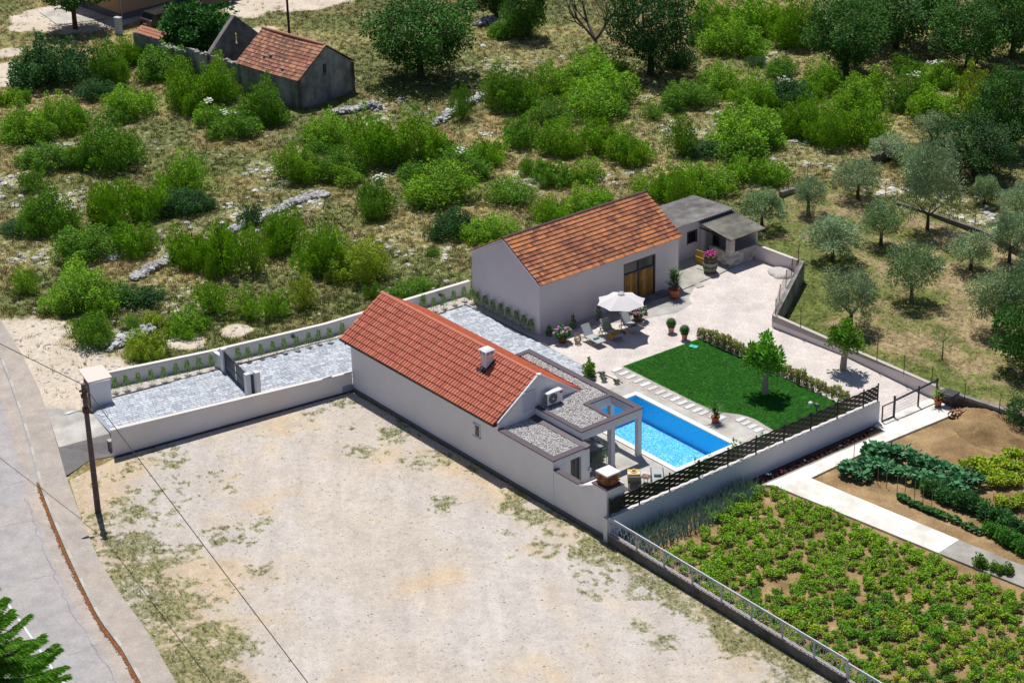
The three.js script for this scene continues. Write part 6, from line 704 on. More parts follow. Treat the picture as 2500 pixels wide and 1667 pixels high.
// ---- trees
function tree(name, label, cat, foot, { shape, m, sx = 1, sy = sx, sz = sx, trunk = [1.6, .2, 5, 1.4, 1.6], tm = M.trunk, lean = 0, turn = 0, group }) { const t = thing(name, label, cat, foot.clone().setY(foot.y - .03), turn, group); limbs(t, trunk[0], trunk[1], trunk[2], trunk[3], trunk[4], Math.round(foot.x * 7 + 900), tm, lean); const f = fol(t, 'crown', shape, m); f.scale.set(sx, sy, sz); return t; }
{
  const wal = crownShape(201, 15000, .24, { R: 4, H: 7.2, y0: .9, clumps: 70, slim: .24, hang: .3 }), wal2 = crownShape(202, 13000, .25, { R: 4, H: 7, y0: .7, clumps: 60, slim: .25, hang: .2 }), ever = crownShape(203, 15000, .22, { R: 4, H: 8, y0: .5, clumps: 66, slim: .25 });
  const fit = (name, label, cat, x0, x1, y0, y1, shape, m, R, Ht, trunk, more = {}) => { const foot = PF(more.fx || (x0 + x1) / 2, y1), mm = mPerPx(foot) * FK, w = (x1 - x0) * mm, h = ((y1 - y0) * mm - .1 * w) / .9; return tree(name, label, cat, foot, { shape, m, sx: (cat === 'olive tree' ? 1.05 : name === 'dark_tree' ? 1.5 : 1.2) * w / (2 * R), sy: h / Ht, trunk, ...more }); };
  fit('walnut_tree', 'large round dark walnut tree standing in the field right of the ruin', 'tree', 857, 1075, -26, 178, wal, LM.walnut, 4.3, 8.4, [2.4, .3, 6, 2, 3]);
  fit('field_tree', 'tree cut by the top edge, left of a pair', 'tree', 1088, 1176, -70, 48, wal2, LM.ever, 4.3, 8, [2, .22, 5, 1.6, 2.4], { fx: 1140 }); fit('field_tree', 'tree cut by the top edge, right of a pair', 'tree', 1166, 1258, -60, 86, wal2, LM.walnut, 4.3, 8, [1.2, .22, 5, 1.6, 2.4], { turn: 2 });
  fit('evergreen_tree', 'dense very dark evergreen tree at the top right of centre', 'tree', 1406, 1584, -70, 172, ever, LM.ever, 4.3, 8.8, [2.2, .3, 6, 2, 3]);
  fit('dark_tree', 'dark tree over the bright slope, left of the upper right group', 'tree', 1876, 2012, -14, 172, wal, LM.walnut, 4.3, 8.4, [1.4, .25, 5, 2, 3], { turn: 1 }); fit('dark_tree', 'dark tree at the top edge, second of the upper right group', 'tree', 1972, 2146, -60, 110, wal2, LM.walnut, 4.3, 8, [1.4, .25, 5, 2, 3], { turn: 2 }); fit('dark_tree', 'dark tree of the upper right group nearest the right corner bush', 'tree', 2160, 2284, -6, 162, wal, LM.walnut, 4.3, 8.4, [1.4, .25, 5, 2, 3], { turn: 3 }); fit('dark_tree', 'dark tree in the top right corner', 'tree', 2262, 2390, -60, 134, wal2, LM.walnut, 4.3, 8, [1.4, .25, 5, 2, 3], { turn: 4 }); fit('dark_tree', 'dark tree at the top edge between two larger ones', 'tree', 2110, 2196, -70, 36, wal, LM.ever, 4.3, 8.4, [1.4, .25, 5, 2, 3], { turn: 5 }); fit('dark_tree', 'big dark tree at the right edge above the olives', 'tree', 2258, 2380, 150, 350, wal, LM.walnut, 4.3, 8.4, [1.4, .25, 5, 2, 3], { turn: 1.6 }); fit('dark_tree', 'dark tree behind the back olives', 'tree', 2176, 2302, 268, 402, wal2, LM.ever, 4.3, 8, [1.2, .25, 5, 2, 3], { turn: 2.6 });
  fit('fig_tree', 'dense green fig tree inside the ruined courtyard', 'tree', 380, 522, -2, 122, crownShape(210, 9000, .3, { R: 3, H: 4.6, y0: .3, clumps: 50, slim: .27, narrow: .4 }), LM.fig, 3.2, 5.1, [1, .16, 5, 1.4, 2]);
  fit('far_tree', 'tree with reddish trunk casting shade on the concrete pad', 'tree', 118, 266, -70, 66, crownShape(211, 9000, .24, { R: 3, H: 3.6, y0: 2.6, clumps: 46, slim: .27 }), LM.walnut, 3.2, 6.4, [2.8, .22, 5, 1.4, 1.6], { tm: mat(120, 66, 54, .9), fx: 172 });
  { // half bare tree
    const t = thing('bare_tree', 'half bare grey tree with crooked branches left of the evergreen', 'tree', PF(1368, 120)), r = rngOf(55), g = [], tips = []; const grow = (a, d, len, rad, k) => { const b = a.clone().addScaledVector(d, len); g.push(bar(a, b, rad, rad * .7, k > 3 ? 7 : 4)); if (k <= 2) tips.push(b); if (!k) return; const n = k > 3 ? 3 : 2 + (r() < .35 ? 1 : 0); for (let i = 0; i < n; i++) grow(b, d.clone().add(W3((r() - .5) * 1.35, (r() - .25) * .5, (r() - .5) * 1.35)).normalize(), len * (.68 + r() * .22), rad * .62, k - 1); };
    grow(W3(0, -.2, 0), W3(0, 1, 0), 1.4, .26, 0); const q0 = W3(0, 1.1, 0); for (let i = 0; i < 4; i++) grow(q0, W3(Math.cos(i * 1.6) * .8, .9, Math.sin(i * 1.6) * .8).normalize(), 1.7, .14, 5); lpart(t, 'branches', g, mat(112, 104, 100, .95)); const L = new Leaves(56); for (const p of tips) for (let i = 0; i < 4; i++) L.add(p.x + (r() - .5) * .5, p.y + (r() - .5) * .4, p.z + (r() - .5) * .5, .16, .04, r() - .5, r() - .4, r() - .5, .8 + r() * .4, .1); fol(t, 'sparse_leaves', L.geo(), LM.olive2); }
  // olives
  const ol = [0, 1, 2, 3].map(i => crownShape(220 + i, 7600, .17, { R: 1.9, H: 2.7, y0: .7, clumps: 30 + 3 * i, slim: .27, narrow: .17, hang: .15, gap: .12 }));
  [[1689, 1808, 426, 527, 'beside the shed roof', 1750], [1818, 1902, 398, 493, 'small one behind the grove corner', 1857], [1908, 2028, 354, 457, 'at the back left of the grove', 1971], [1969, 2076, 452, 564, 'second row, right of the wide spreading one', 2024], [1851, 1996, 486, 600, 'wide spreading, nearest the shed', 1912], [2074, 2220, 318, 528, 'tallest, behind the thin wall', 2131], [2066, 2184, 322, 420, 'behind the tallest olive', 2125], [2180, 2298, 528, 620, 'third row to the right', 2231], [2268, 2380, 474, 603, 'at the right edge under the thin wall', 2319], [2018, 2154, 546, 692, 'centre of the grove with wide shadow', 2094], [1886, 2022, 604, 756, 'close behind the lane mulberry', 1955], [2183, 2330, 612, 764, 'lower right with dark shadow', 2286], [2280, 2400, 600, 770, 'at the right edge, lower', 2345], [1995, 2100, 304, 366, 'hazy one at the back of the grove', 2045], [2092, 2184, 255, 330, 'hazy one behind the back olives', 2140], [2222, 2300, 400, 470, 'low one on the stony ground, left', 2262], [2290, 2380, 420, 500, 'low one on the stony ground, right', 2335]].forEach(([x0, x1, y0, y1, where, fx], i) => { const low = /hazy|stony/.test(where); fit('olive_tree', `grey green olive tree ${where}`, 'olive tree', x0, x1, y0, y1, ol[i % 4], i % 3 ? LM.olive : LM.olive2, 2.12, 3.5, low ? [.5, .1, 4, .8, 1] : [1.05, .13, 5, 1.0, 1.1], { fx, turn: i * 1.3, tm: mat(92, 84, 72, .95) }); });
  fit('young_olive_tree', 'thin young olive sapling with a stake in the open grove', 'olive tree', 2128, 2202, 742, 826, crownShape(230, 1300, .15, { R: 1.9, H: 2.7, y0: .8, clumps: 12, slim: .32, narrow: .15 }), LM.olive, 2.2, 3.5, [1.2, .04, 4, .7, 1]);
  fit('broadleaf_tree', 'green broadleaf tree cut by the right edge below the olives', 'tree', 2288, 2440, 680, 850, crownShape(231, 9000, .17, { R: 2.4, H: 3.6, y0: .5, clumps: 44, slim: .27 }), LM.walnut, 2.6, 4.3, [1, .12, 5, 1.2, 1.6]); fit('small_tree', 'small dark bushy tree at the right edge of the grove', 'tree', 2306, 2380, 896, 985, crownShape(232, 3000, .17, { R: 2, H: 2.8, y0: .2, clumps: 24, slim: .3 }), LM.dark, 2.2, 3.2, [.5, .06, 4, .8, 1]);
  // mulberries in the yard
  const mul = shrubShape(240, 1900, .24, { R: 1.2, H: 2.3, shoots: 15, spiky: 1, slim: .42 });
  const mulberry = (l, px, py, h, r0, sx, sy, lean, pb) => { const p = P(px, py, pb), t = thing('mulberry_tree', l, 'tree', p); limbs(t, h, r0, 6, .7, .7, Math.round(px), M.trunkPale, lean); const f = fol(t, 'crown', mul, sx < .95 ? LM.mid : LM.mulberry); f.position.set(lean, h - .25, 0); f.scale.set(sx, sy, sx); };
  mulberry('leafy mulberry tree with thick pale trunk on the lawn', 1868, 961, 1.75, .19, 1.0, 1.12, .05, .01); mulberry('pollarded mulberry tree with thick pale trunk on the gravel lane', 2058, 905, 1.75, .2, .88, .92, .25, -.2);
  // conifer at the lower left corner, near the camera
  { const p = P(-40, 1850, -.5), t = thing('conifer', 'bright green conifer with drooping sprays in the lower left corner', 'tree', p), L = new Leaves(77), r = L.r, br = []; const H = 9.4;
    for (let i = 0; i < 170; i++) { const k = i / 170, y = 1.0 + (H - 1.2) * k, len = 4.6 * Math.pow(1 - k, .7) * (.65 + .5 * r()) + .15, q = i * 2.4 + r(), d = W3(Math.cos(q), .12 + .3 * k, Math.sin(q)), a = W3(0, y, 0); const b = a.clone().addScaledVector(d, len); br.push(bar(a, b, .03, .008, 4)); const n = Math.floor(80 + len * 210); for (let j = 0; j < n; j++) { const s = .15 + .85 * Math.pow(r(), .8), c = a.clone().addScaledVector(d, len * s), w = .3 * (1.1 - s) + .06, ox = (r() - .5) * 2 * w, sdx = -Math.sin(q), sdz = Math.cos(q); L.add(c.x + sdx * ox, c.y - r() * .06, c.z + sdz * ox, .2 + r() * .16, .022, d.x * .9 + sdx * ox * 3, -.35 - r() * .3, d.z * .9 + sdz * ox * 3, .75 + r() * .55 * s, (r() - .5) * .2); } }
    lpart(t, 'trunk', [cyl(0, -.3, H - .5, 0, .16, .03, 8)], M.trunk); lpart(t, 'branches', br, M.twig); fol(t, 'foliage', L.geo(), LM.conifer); }
}
// ---- saplings, hedge, garden
{
  const sapG = seed => { const L = new Leaves(seed), r = L.r; for (let i = 0; i < 260; i++) { const k = Math.pow(r(), .8), y = .12 + .75 * k, e = (.2 * (1 - k) + .03) * Math.sqrt(r()), q = r() * 6.283; L.add(e * Math.cos(q), y, e * Math.sin(q), .1 + r() * .06, .016, Math.cos(q), .9, Math.sin(q), .7 + r() * .5, (r() - .5) * .2); } return L.geo(); };
  const G = [sapG(301), sapG(302), sapG(303)], protos = [];
  const sap = (px, py, l, group, s = 1, h = 0) => { const p = P(px, py, h), i = Math.floor(rnd() * 3); if (!protos[i]) { const t = protos[i] = thing('sapling', l, 'sapling', p, rnd() * 6, group); fol(t, 'foliage', G[i], LM.sapling); lpart(t, 'stem', [bar(W3(0, 0, 0), W3(0, .7, 0), .012, .006, 4)], M.twig); t.scale.setScalar(s); return; } const c = copyOf(protos[i], l, p, rnd() * 6, W3(s * (.9 + rnd() * .2), s, s * (.9 + rnd() * .2))); c.userData.group = group; };
  [[281, 957], [308.8, 951.4], [338.4, 945.7], [370, 938], [400.6, 930.4], [430.3, 921.7], [457.3, 913.8], [486.8, 907.6], [516.6, 900.7]].forEach(([x, y], i) => sap(x, y, `small conifer sapling, ${ORD[i]} from the meter house before the gate`, 'saplings along the driveway wall', 1.05));
  [[582, 884], [605.9, 882], [638, 874.4], [667, 867.6], [694.3, 860.8], [725, 854.8], [753.8, 846.3], [778.5, 839.5], [804.8, 835.3], [836.3, 822.5]].forEach(([x, y], i) => sap(x, y, `small conifer sapling, ${ORD[i]} behind the driveway gate`, 'saplings along the driveway wall', 1.05));
  [[1034.7, 753], [1059, 759.4], [1083, 751.8], [1108.7, 742.9], [1133, 734], [1152, 740]].forEach(([x, y], i) => sap(x, y, `small conifer sapling, ${ORD[i]} right of the villa ridge by the boundary wall`, 'saplings along the driveway wall', 1.05));
  [[1164.8, 748], [1184, 757], [1203, 767], [1222, 776], [1240, 786], [1260.5, 795], [1278, 805], [1296, 814]].forEach(([x, y], i) => sap(x, y, `small conifer sapling in the shade of the barn gable, ${ORD[i]} from the left`, 'saplings along the barn gable', 1.1));
  // climbers on the barn wall
  for (const [x, y, l, h] of [[1341, 818, 'short climber at the barn corner', .8], [1399.5, 800, 'slender climber on a stick at the barn wall behind the loungers', 1.1], [1463, 780, 'climber with crooked stem at the barn wall behind the parasol', 1.5]]) { const t = thing('climbing_plant', l, 'climbing plant', P(x, y, 0)), L = new Leaves(Math.round(x)), r = L.r; for (let i = 0; i < 240; i++) { const k = r(), e = .2 * (1 - k * .8) * Math.sqrt(r()), q = r() * 6.28; L.add(e * Math.cos(q), k * h * .75, e * Math.sin(q), .1, .035, Math.cos(q), .2, Math.sin(q), .6 + r() * .5); } fol(t, 'leaves', L.geo(), LM.sapling); lpart(t, 'stick', [bar(W3(0, 0, 0), W3(.05, h, 0), .014)], M.twig); }
  // hedge
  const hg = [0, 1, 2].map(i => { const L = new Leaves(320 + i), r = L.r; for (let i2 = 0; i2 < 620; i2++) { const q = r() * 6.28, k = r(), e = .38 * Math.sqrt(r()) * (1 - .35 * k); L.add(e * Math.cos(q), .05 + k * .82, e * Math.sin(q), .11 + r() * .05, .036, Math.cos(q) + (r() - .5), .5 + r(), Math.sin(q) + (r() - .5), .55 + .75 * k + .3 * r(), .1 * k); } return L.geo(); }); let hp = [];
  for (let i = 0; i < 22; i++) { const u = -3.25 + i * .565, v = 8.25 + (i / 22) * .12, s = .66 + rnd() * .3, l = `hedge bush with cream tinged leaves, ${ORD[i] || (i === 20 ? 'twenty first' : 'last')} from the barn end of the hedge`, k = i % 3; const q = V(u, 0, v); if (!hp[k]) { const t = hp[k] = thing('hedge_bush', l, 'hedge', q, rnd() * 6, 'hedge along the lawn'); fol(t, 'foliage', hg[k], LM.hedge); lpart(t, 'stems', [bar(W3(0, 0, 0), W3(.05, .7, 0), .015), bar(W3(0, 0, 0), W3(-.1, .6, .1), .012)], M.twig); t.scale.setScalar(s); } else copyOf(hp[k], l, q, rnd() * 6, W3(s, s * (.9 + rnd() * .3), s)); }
  // bed of lavender by the terrace, bush at the driveway end
  const tuft = seed => { const L = new Leaves(seed), r = L.r; for (let i = 0; i < 220; i++) { const q = r() * 6.28, e = .08 * r(); L.add(e * Math.cos(q), .02, e * Math.sin(q), .22 + r() * .14, .012, Math.cos(q) * .7, 1, Math.sin(q) * .7, .7 + r() * .5); } return L.geo(); };
  const tg = tuft(330), lav = leafMat(150, 172, 140); [[1470, 917, 'behind the bush'], [1475, 931, 'nearest the villa roof'], [1506, 936, 'nearest the terrace corner'], [1448, 928, 'beside the bush foot']].forEach(([x, y, w]) => { const t = thing('lavender', `small grey green lavender tuft in the gravel bed ${w}`, 'plant', P(x, y, 0)); fol(t, 'leaves', tg, lav); });
  { const t = thing('garden_bush', 'small upright bush at the end of the driveway beside the flat roof', 'bush', P(1440, 921, 0)); const f = fol(t, 'foliage', shrubShape(331, 900, .14, { shoots: 9, R: .42, H: 1.3 }), LM.mid); f.scale.set(1, 1, 1); lpart(t, 'stems', [bar(W3(0, 0, 0), W3(.05, .9, 0), .02)], M.twig); }
  struct('bed_edging', [beam(P(1449, 912, .03), P(1463, 908, .03), .02, .05), beam(P(1463, 908, .03), P(1521, 935, .03), .02, .05)], M.plinth);
  // bushes standing inside the woven fence
  [[1656, 1138, 1.0, 'at the near pool corner'], [1729, 1110, .85, 'second from the barbecue'], [1798, 1075, 1.0, 'at the far pool corner'], [1862, 1046, .9, 'in the last bay of the terrace'], [2048, 985, .8, 'at the lawn end']].forEach(([x, y, s, w], i) => { const v = [-5.0, -3.9, -1.9, .2, 6.2][i]; const t = thing('fence_shrub', `leafy shrub inside the woven fence ${w}`, 'shrub', V(10.35, 0, v)); const f = fol(t, 'foliage', shrubShape(340 + i, 800, .12, { shoots: 8, R: .45, H: 2.0, spiky: 0 }), LM.mulberry); f.scale.set(s, s * .98, s); lpart(t, 'stems', [bar(W3(0, 0, 0), W3(.05, 1.4, 0), .02)], M.twig); void x; void y; });
  // flower bed at the foot of the pool wall
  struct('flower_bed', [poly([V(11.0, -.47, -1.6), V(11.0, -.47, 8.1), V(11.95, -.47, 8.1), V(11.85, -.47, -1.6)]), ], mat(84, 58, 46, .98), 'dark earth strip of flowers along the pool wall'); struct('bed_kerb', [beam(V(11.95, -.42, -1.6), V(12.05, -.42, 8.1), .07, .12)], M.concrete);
  { const r = rngOf(61); let fp = {}; const kinds = [['red leaved', [84, 44, 44], [120, 40, 56]], ['white flowered', [90, 120, 70], [236, 236, 240]], ['magenta flowered', [96, 70, 60], [214, 60, 110]]]; for (let i = 0; i < 24; i++) { const k = [0, 0, 1, 0, 2, 0, 0][i % 7], [w, lc, fc] = kinds[k], p = V(11.5 + (r() - .5) * .3, -.47, -1.3 + i * .39), l = `${w} bedding plant, ${ORD[i] || ['twenty first', 'twenty second', 'twenty third', 'last'][i - 20]} along the pool wall from the onions`; if (!fp[k]) { const t = fp[k] = thing('bedding_plant', l, 'flower', p, r() * 6, 'bedding plants along the pool wall'); const L = new Leaves(62 + k); for (let j = 0; j < 90; j++) { const q = r() * 6.28; L.add(.06 * Math.cos(q), .03 + r() * .1, .06 * Math.sin(q), .14, .03, Math.cos(q), .7, Math.sin(q), .7 + r() * .5); } fol(t, 'leaves', L.geo(), leafMat(...lc)); const f = []; for (let j = 0; j < 12; j++) { const b = new THREE.IcosahedronGeometry(.035, 0); b.translate((r() - .5) * .3, .16 + r() * .08, (r() - .5) * .3); f.push(b); } lpart(t, 'blossoms', f, mat(...fc)); } else copyOf(fp[k], l, p, r() * 6, W3(.55, .55, .55)); } }
  // vegetable field: about 280 pepper plants
  const vegG = seed => { const L = new Leaves(seed), r = L.r, C = []; for (let i = 0; i < 7; i++) C.push([(r() - .5) * .34, .2 + r() * .2, (r() - .5) * .34, .75 + .5 * r(), (r() - .3) * .25]); for (let i = 0; i < 230; i++) { const c = C[i % 7], q = r() * 6.28, e = .17 * Math.sqrt(r()); L.add(c[0] + e * Math.cos(q), c[1] + (r() - .5) * .22, c[2] + e * Math.sin(q), .11 + r() * .07, .04, Math.cos(q) + (r() - .5), .3 + (r() - .5) * .8, Math.sin(q) + (r() - .5), c[3] * (.75 + .5 * r()), c[4]); } return L.geo(); };
  const VG = [0, 1, 2, 3, 4, 5].map(i => vegG(350 + i)), vm = [LM.veg, leafMat(126, 180, 28), leafMat(172, 198, 44), leafMat(108, 166, 34)], vp = [], r = rngOf(63); let n = 0;
  const vegAt = (p, l, group, s, k) => { if (!vp[k]) { const t = vp[k] = thing('pepper_plant', l, 'vegetable plant', p, r() * 6, group); fol(t, 'leaves', VG[k % 6], vm[k % 4]); lpart(t, 'stem', [bar(W3(0, 0, 0), W3(.02, .3, 0), .012, .008, 4)], M.twig); t.scale.setScalar(s); } else { const c = copyOf(vp[k], l, p, r() * 6, W3(s, s * (.85 + r() * .3), s)); c.userData.group = group; } };
  const field = [V(11.6, 0, -9.4), V(11.8, 0, -2.0), V(13, 0, -1.3), V(27, 0, .2), V(34, 0, 1.2), V(34, 0, -11.6), V(13.6, 0, -11.2)], spots = [];
  for (let row = 0; row < 40; row++) { for (let s = 0; s < 26; s++) { const u = 12.2 + row * .62 + (r() - .5) * .34, v = -11.3 + s * .52 + (r() - .5) * .3; const p = V(u, G0, v); if (!inside(p.x, p.z, field)) continue; if (v > -11.2 + (u - 11) * .0 && u < 13.6 && v < -6) continue; if (fbm(u * .5, v * .5, 2) < .22 || r() < .06) continue; const q = pxOf(p); if (q[0] < 2530 && q[1] < 1700 && q[0] > 1400) spots.push(p); } }
  function pxOf(p) { const d = p.clone().sub(CAM), z = d.dot(FWD); return [1250 + 5310.37 * d.dot(RGT) / z, 833.5 - 5310.37 * d.dot(UPV) / z]; }
  spots.sort((a, b) => a.distanceTo(CAM) - b.distanceTo(CAM)); const rest = [];
  spots.forEach((p, i) => { const s = .52 + r() * .5; if (i < 285) vegAt(p, 'green pepper plant in the large vegetable field below the bright path', 'pepper plants in the large field', s, Math.floor(r() * 12)); else rest.push([p, s, Math.floor(r() * 6)]); n++; });
  if (rest.length) { const parts = []; for (const [p, s, k] of rest) { const g = VG[k].clone(); g.scale(s, s, s); g.rotateY(r() * 6); g.translate(p.x, p.y, p.z); parts.push(g); } const o = sh(new THREE.Mesh(mergeGeometries(parts), LM.veg)); o.name = 'pepper_plants'; tag(o, 'farther green pepper plants of the large field near the path and onions', 'vegetable plants'); o.userData.kind = 'stuff'; scene.add(o); } console.log('veg', n);
  // leeks along the pool wall
  const lk = [0, 1, 2, 3].map(i => { const g = leafBlades(12, .62, .02, .35, 400 + i, .5, 1.2), L = new THREE.BufferGeometry(); L.setAttribute('position', g.attributes.position); L.setAttribute('normal', g.attributes.normal); const c = new Float32Array(g.attributes.position.count * 3); for (let k = 0; k < c.length; k++) c[k] = .8 + .4 * LAT[(k / 18 | 0) + i * 99]; L.setAttribute('color', new THREE.BufferAttribute(c, 3)); return L; }); let lp = [];
  for (let row = 0; row < 7; row++) for (let s = 0; s < 38; s++) { const v = -11.3 + s * .25 + (r() - .5) * .12, u = 11.35 + row * .3 + (r() - .5) * .14; if (u > 13.3 - smooth(-7, -2, v) * .6 || v > -1.8) continue; const p = V(u, G0, v), k = Math.floor(r() * 4), sc = .8 + r() * .5; if (!lp[k]) { const t = lp[k] = thing('leek', 'grey green leek in the rows at the foot of the pool wall', 'vegetable plant', p, r() * 6, 'leeks along the pool wall'); fol(t, 'leaves', lk[k], LM.leek); lpart(t, 'stalk', [cyl(0, 0, .14, 0, .022, .018, 6)], mat(206, 214, 190, .8)); t.scale.setScalar(sc); } else copyOf(lp[k], null, p, r() * 6, W3(sc, sc * (.9 + r() * .35), sc)); }
  // rows in the right hand garden
  const big = seed => { const L = new Leaves(seed), q2 = L.r; for (let i = 0; i < 46; i++) { const q = q2() * 6.28, e = .1 + .42 * Math.sqrt(q2()); L.add(e * .6 * Math.cos(q), .3 + q2() * .35, e * .6 * Math.sin(q), .3 + q2() * .12, .15, Math.cos(q) * .9, .12 + q2() * .3, Math.sin(q) * .9, .7 + q2() * .5); } return L.geo(); };
  const bushy = seed => shrubShape(seed, 620, .14, { shoots: 8, R: .42, H: .95, spiky: 0 }); const small = seed => { const L = new Leaves(seed), q2 = L.r; for (let i = 0; i < 60; i++) { const q = q2() * 6.28; L.add(.05 * Math.cos(q), .1 + q2() * .14, .05 * Math.sin(q), .2, .07, Math.cos(q), .3, Math.sin(q), .7 + q2() * .5); } return L.geo(); };
  const rowOf = (name, word, label, group, gs, m, line, count, s0, jit) => { const pr = []; for (let i = 0; i < count; i++) { const k = (i + .5) / count * (line.length - 1), a = line[Math.floor(k)], b = line[Math.min(line.length - 1, Math.floor(k) + 1)], f = k % 1, p = P(1700 + mixn(a[0], b[0], f) / 2.851, 850 + mixn(a[1], b[1], f) / 2.851, G0).add(W3((r() - .5) * jit, 0, (r() - .5) * jit)), j = i % gs.length, s = s0 * (.8 + r() * .4), l = `${label}, ${ORD[i]} from the path end`; if (!pr[j]) { const t = pr[j] = thing(name, l, word, p, r() * 6, group); fol(t, 'leaves', gs[j], m); lpart(t, 'stem', [bar(W3(0, 0, 0), W3(.02, .3, 0), .02, .012, 5)], M.twig); t.scale.setScalar(s); } else copyOf(pr[j], l, p, r() * 6, W3(s, s, s)); } };
  const bg = [big(501), big(502), big(503)], bs = [bushy(510), bushy(511), bushy(512)], sm = [small(520), small(521)];
  rowOf('squash_plant', 'vegetable plant', 'large leaved squash plant in the back row', 'squash plants in the back row', bg, LM.squash, [[1180, 760], [1400, 770], [1700, 880], [1960, 985]], 26, .98, .35); rowOf('squash_plant', 'vegetable plant', 'large leaved squash plant in the front row', 'squash plants in the front row', bg, LM.squash, [[1120, 850], [1330, 880], [1640, 960], [1900, 1050]], 24, .95, .35); rowOf('squash_plant', 'vegetable plant', 'squash plant at the path edge by the garden corner', 'squash plants at the path edge', bg, LM.squash, [[1020, 880], [1100, 890], [1200, 935]], 6, .85, .2);
  rowOf('tomato_plant', 'vegetable plant', 'bushy tomato plant in the staked row', 'staked tomato plants', bs, LM.vegDark, [[1580, 990], [1760, 1080], [1960, 1140], [2120, 1230], [2290, 1310]], 26, 1, .3); rowOf('bean_plant', 'vegetable plant', 'low bean plant in the thin row', 'bean plants in the thin row', sm, LM.vegDark, [[1400, 1040], [1560, 1120], [1700, 1170], [1980, 1300]], 24, 1, .15); rowOf('bean_plant', 'vegetable plant', 'lush bean plant in the dense right hand row', 'bean plants in the dense row', bs, LM.bean, [[2020, 1275], [2150, 1350], [2300, 1440]], 16, .85, .2); rowOf('potato_plant', 'vegetable plant', 'yellow green potato plant below the earth mound', 'potato plants below the mound', [VG[0], VG[1], VG[2]], LM.yellow, [[1900, 840], [2050, 860], [2250, 780], [2000, 900], [2260, 860], [2060, 950], [2280, 960]], 26, 1.25, .7); rowOf('potato_plant', 'vegetable plant', 'yellow green potato plant at the right edge between the stakes', 'potato plants at the right edge', [VG[3], VG[4]], LM.yellow, [[2090, 1090], [2200, 1130], [2290, 1060]], 9, 1.1, .4); rowOf('pepper_plant', 'vegetable plant', 'larger dark pepper plant beside the old grey path', 'pepper plants beside the old path', [bs[0], bs[1]], LM.mid, [[1940, 1510], [2070, 1560], [2200, 1590]], 5, .75, .2);
  { const t = thing('iris_clump', 'two upright leafy stalks in the bare earth', 'plant', P(1962, 1052, G0)); const a = leafBlades(26, .7, .03, .2, 540, .35, 1.6), b = leafBlades(20, .9, .03, .15, 541, .25, 2); b.translate(-.3, 0, .1); lpart(t, 'leaves', [a, b], leafM(66, 112, 50)); }
  // stakes
  let st; [[1265, 950], [1325, 970], [1400, 1000], [1455, 1030], [1520, 1060], [1580, 1090], [1640, 1125], [1240, 880], [1370, 900], [1098, 790], [2010, 1250], [2120, 1180], [2190, 1200], [2260, 1240], [2165, 1380], [2064, 1140]].forEach(([x, y], i) => { const p = P(1700 + x / 2.851, 850 + y / 2.851, G0), l = `thin wooden garden stake, ${ORD[i]} counted from the garden corner`; if (!st) { st = thing('garden_stake', l, 'stake', p, 0, 'stakes in the right hand garden'); lpart(st, 'stake', [cyl(0, -.2, 1.15, 0, .02, .016, 5)], mat(170, 144, 108, .9)); lpart(st, 'tie', [cyl(0, .7, .73, 0, .026, .026, 5)], mat(60, 150, 120, .7)); } else copyOf(st, l, p); });
}
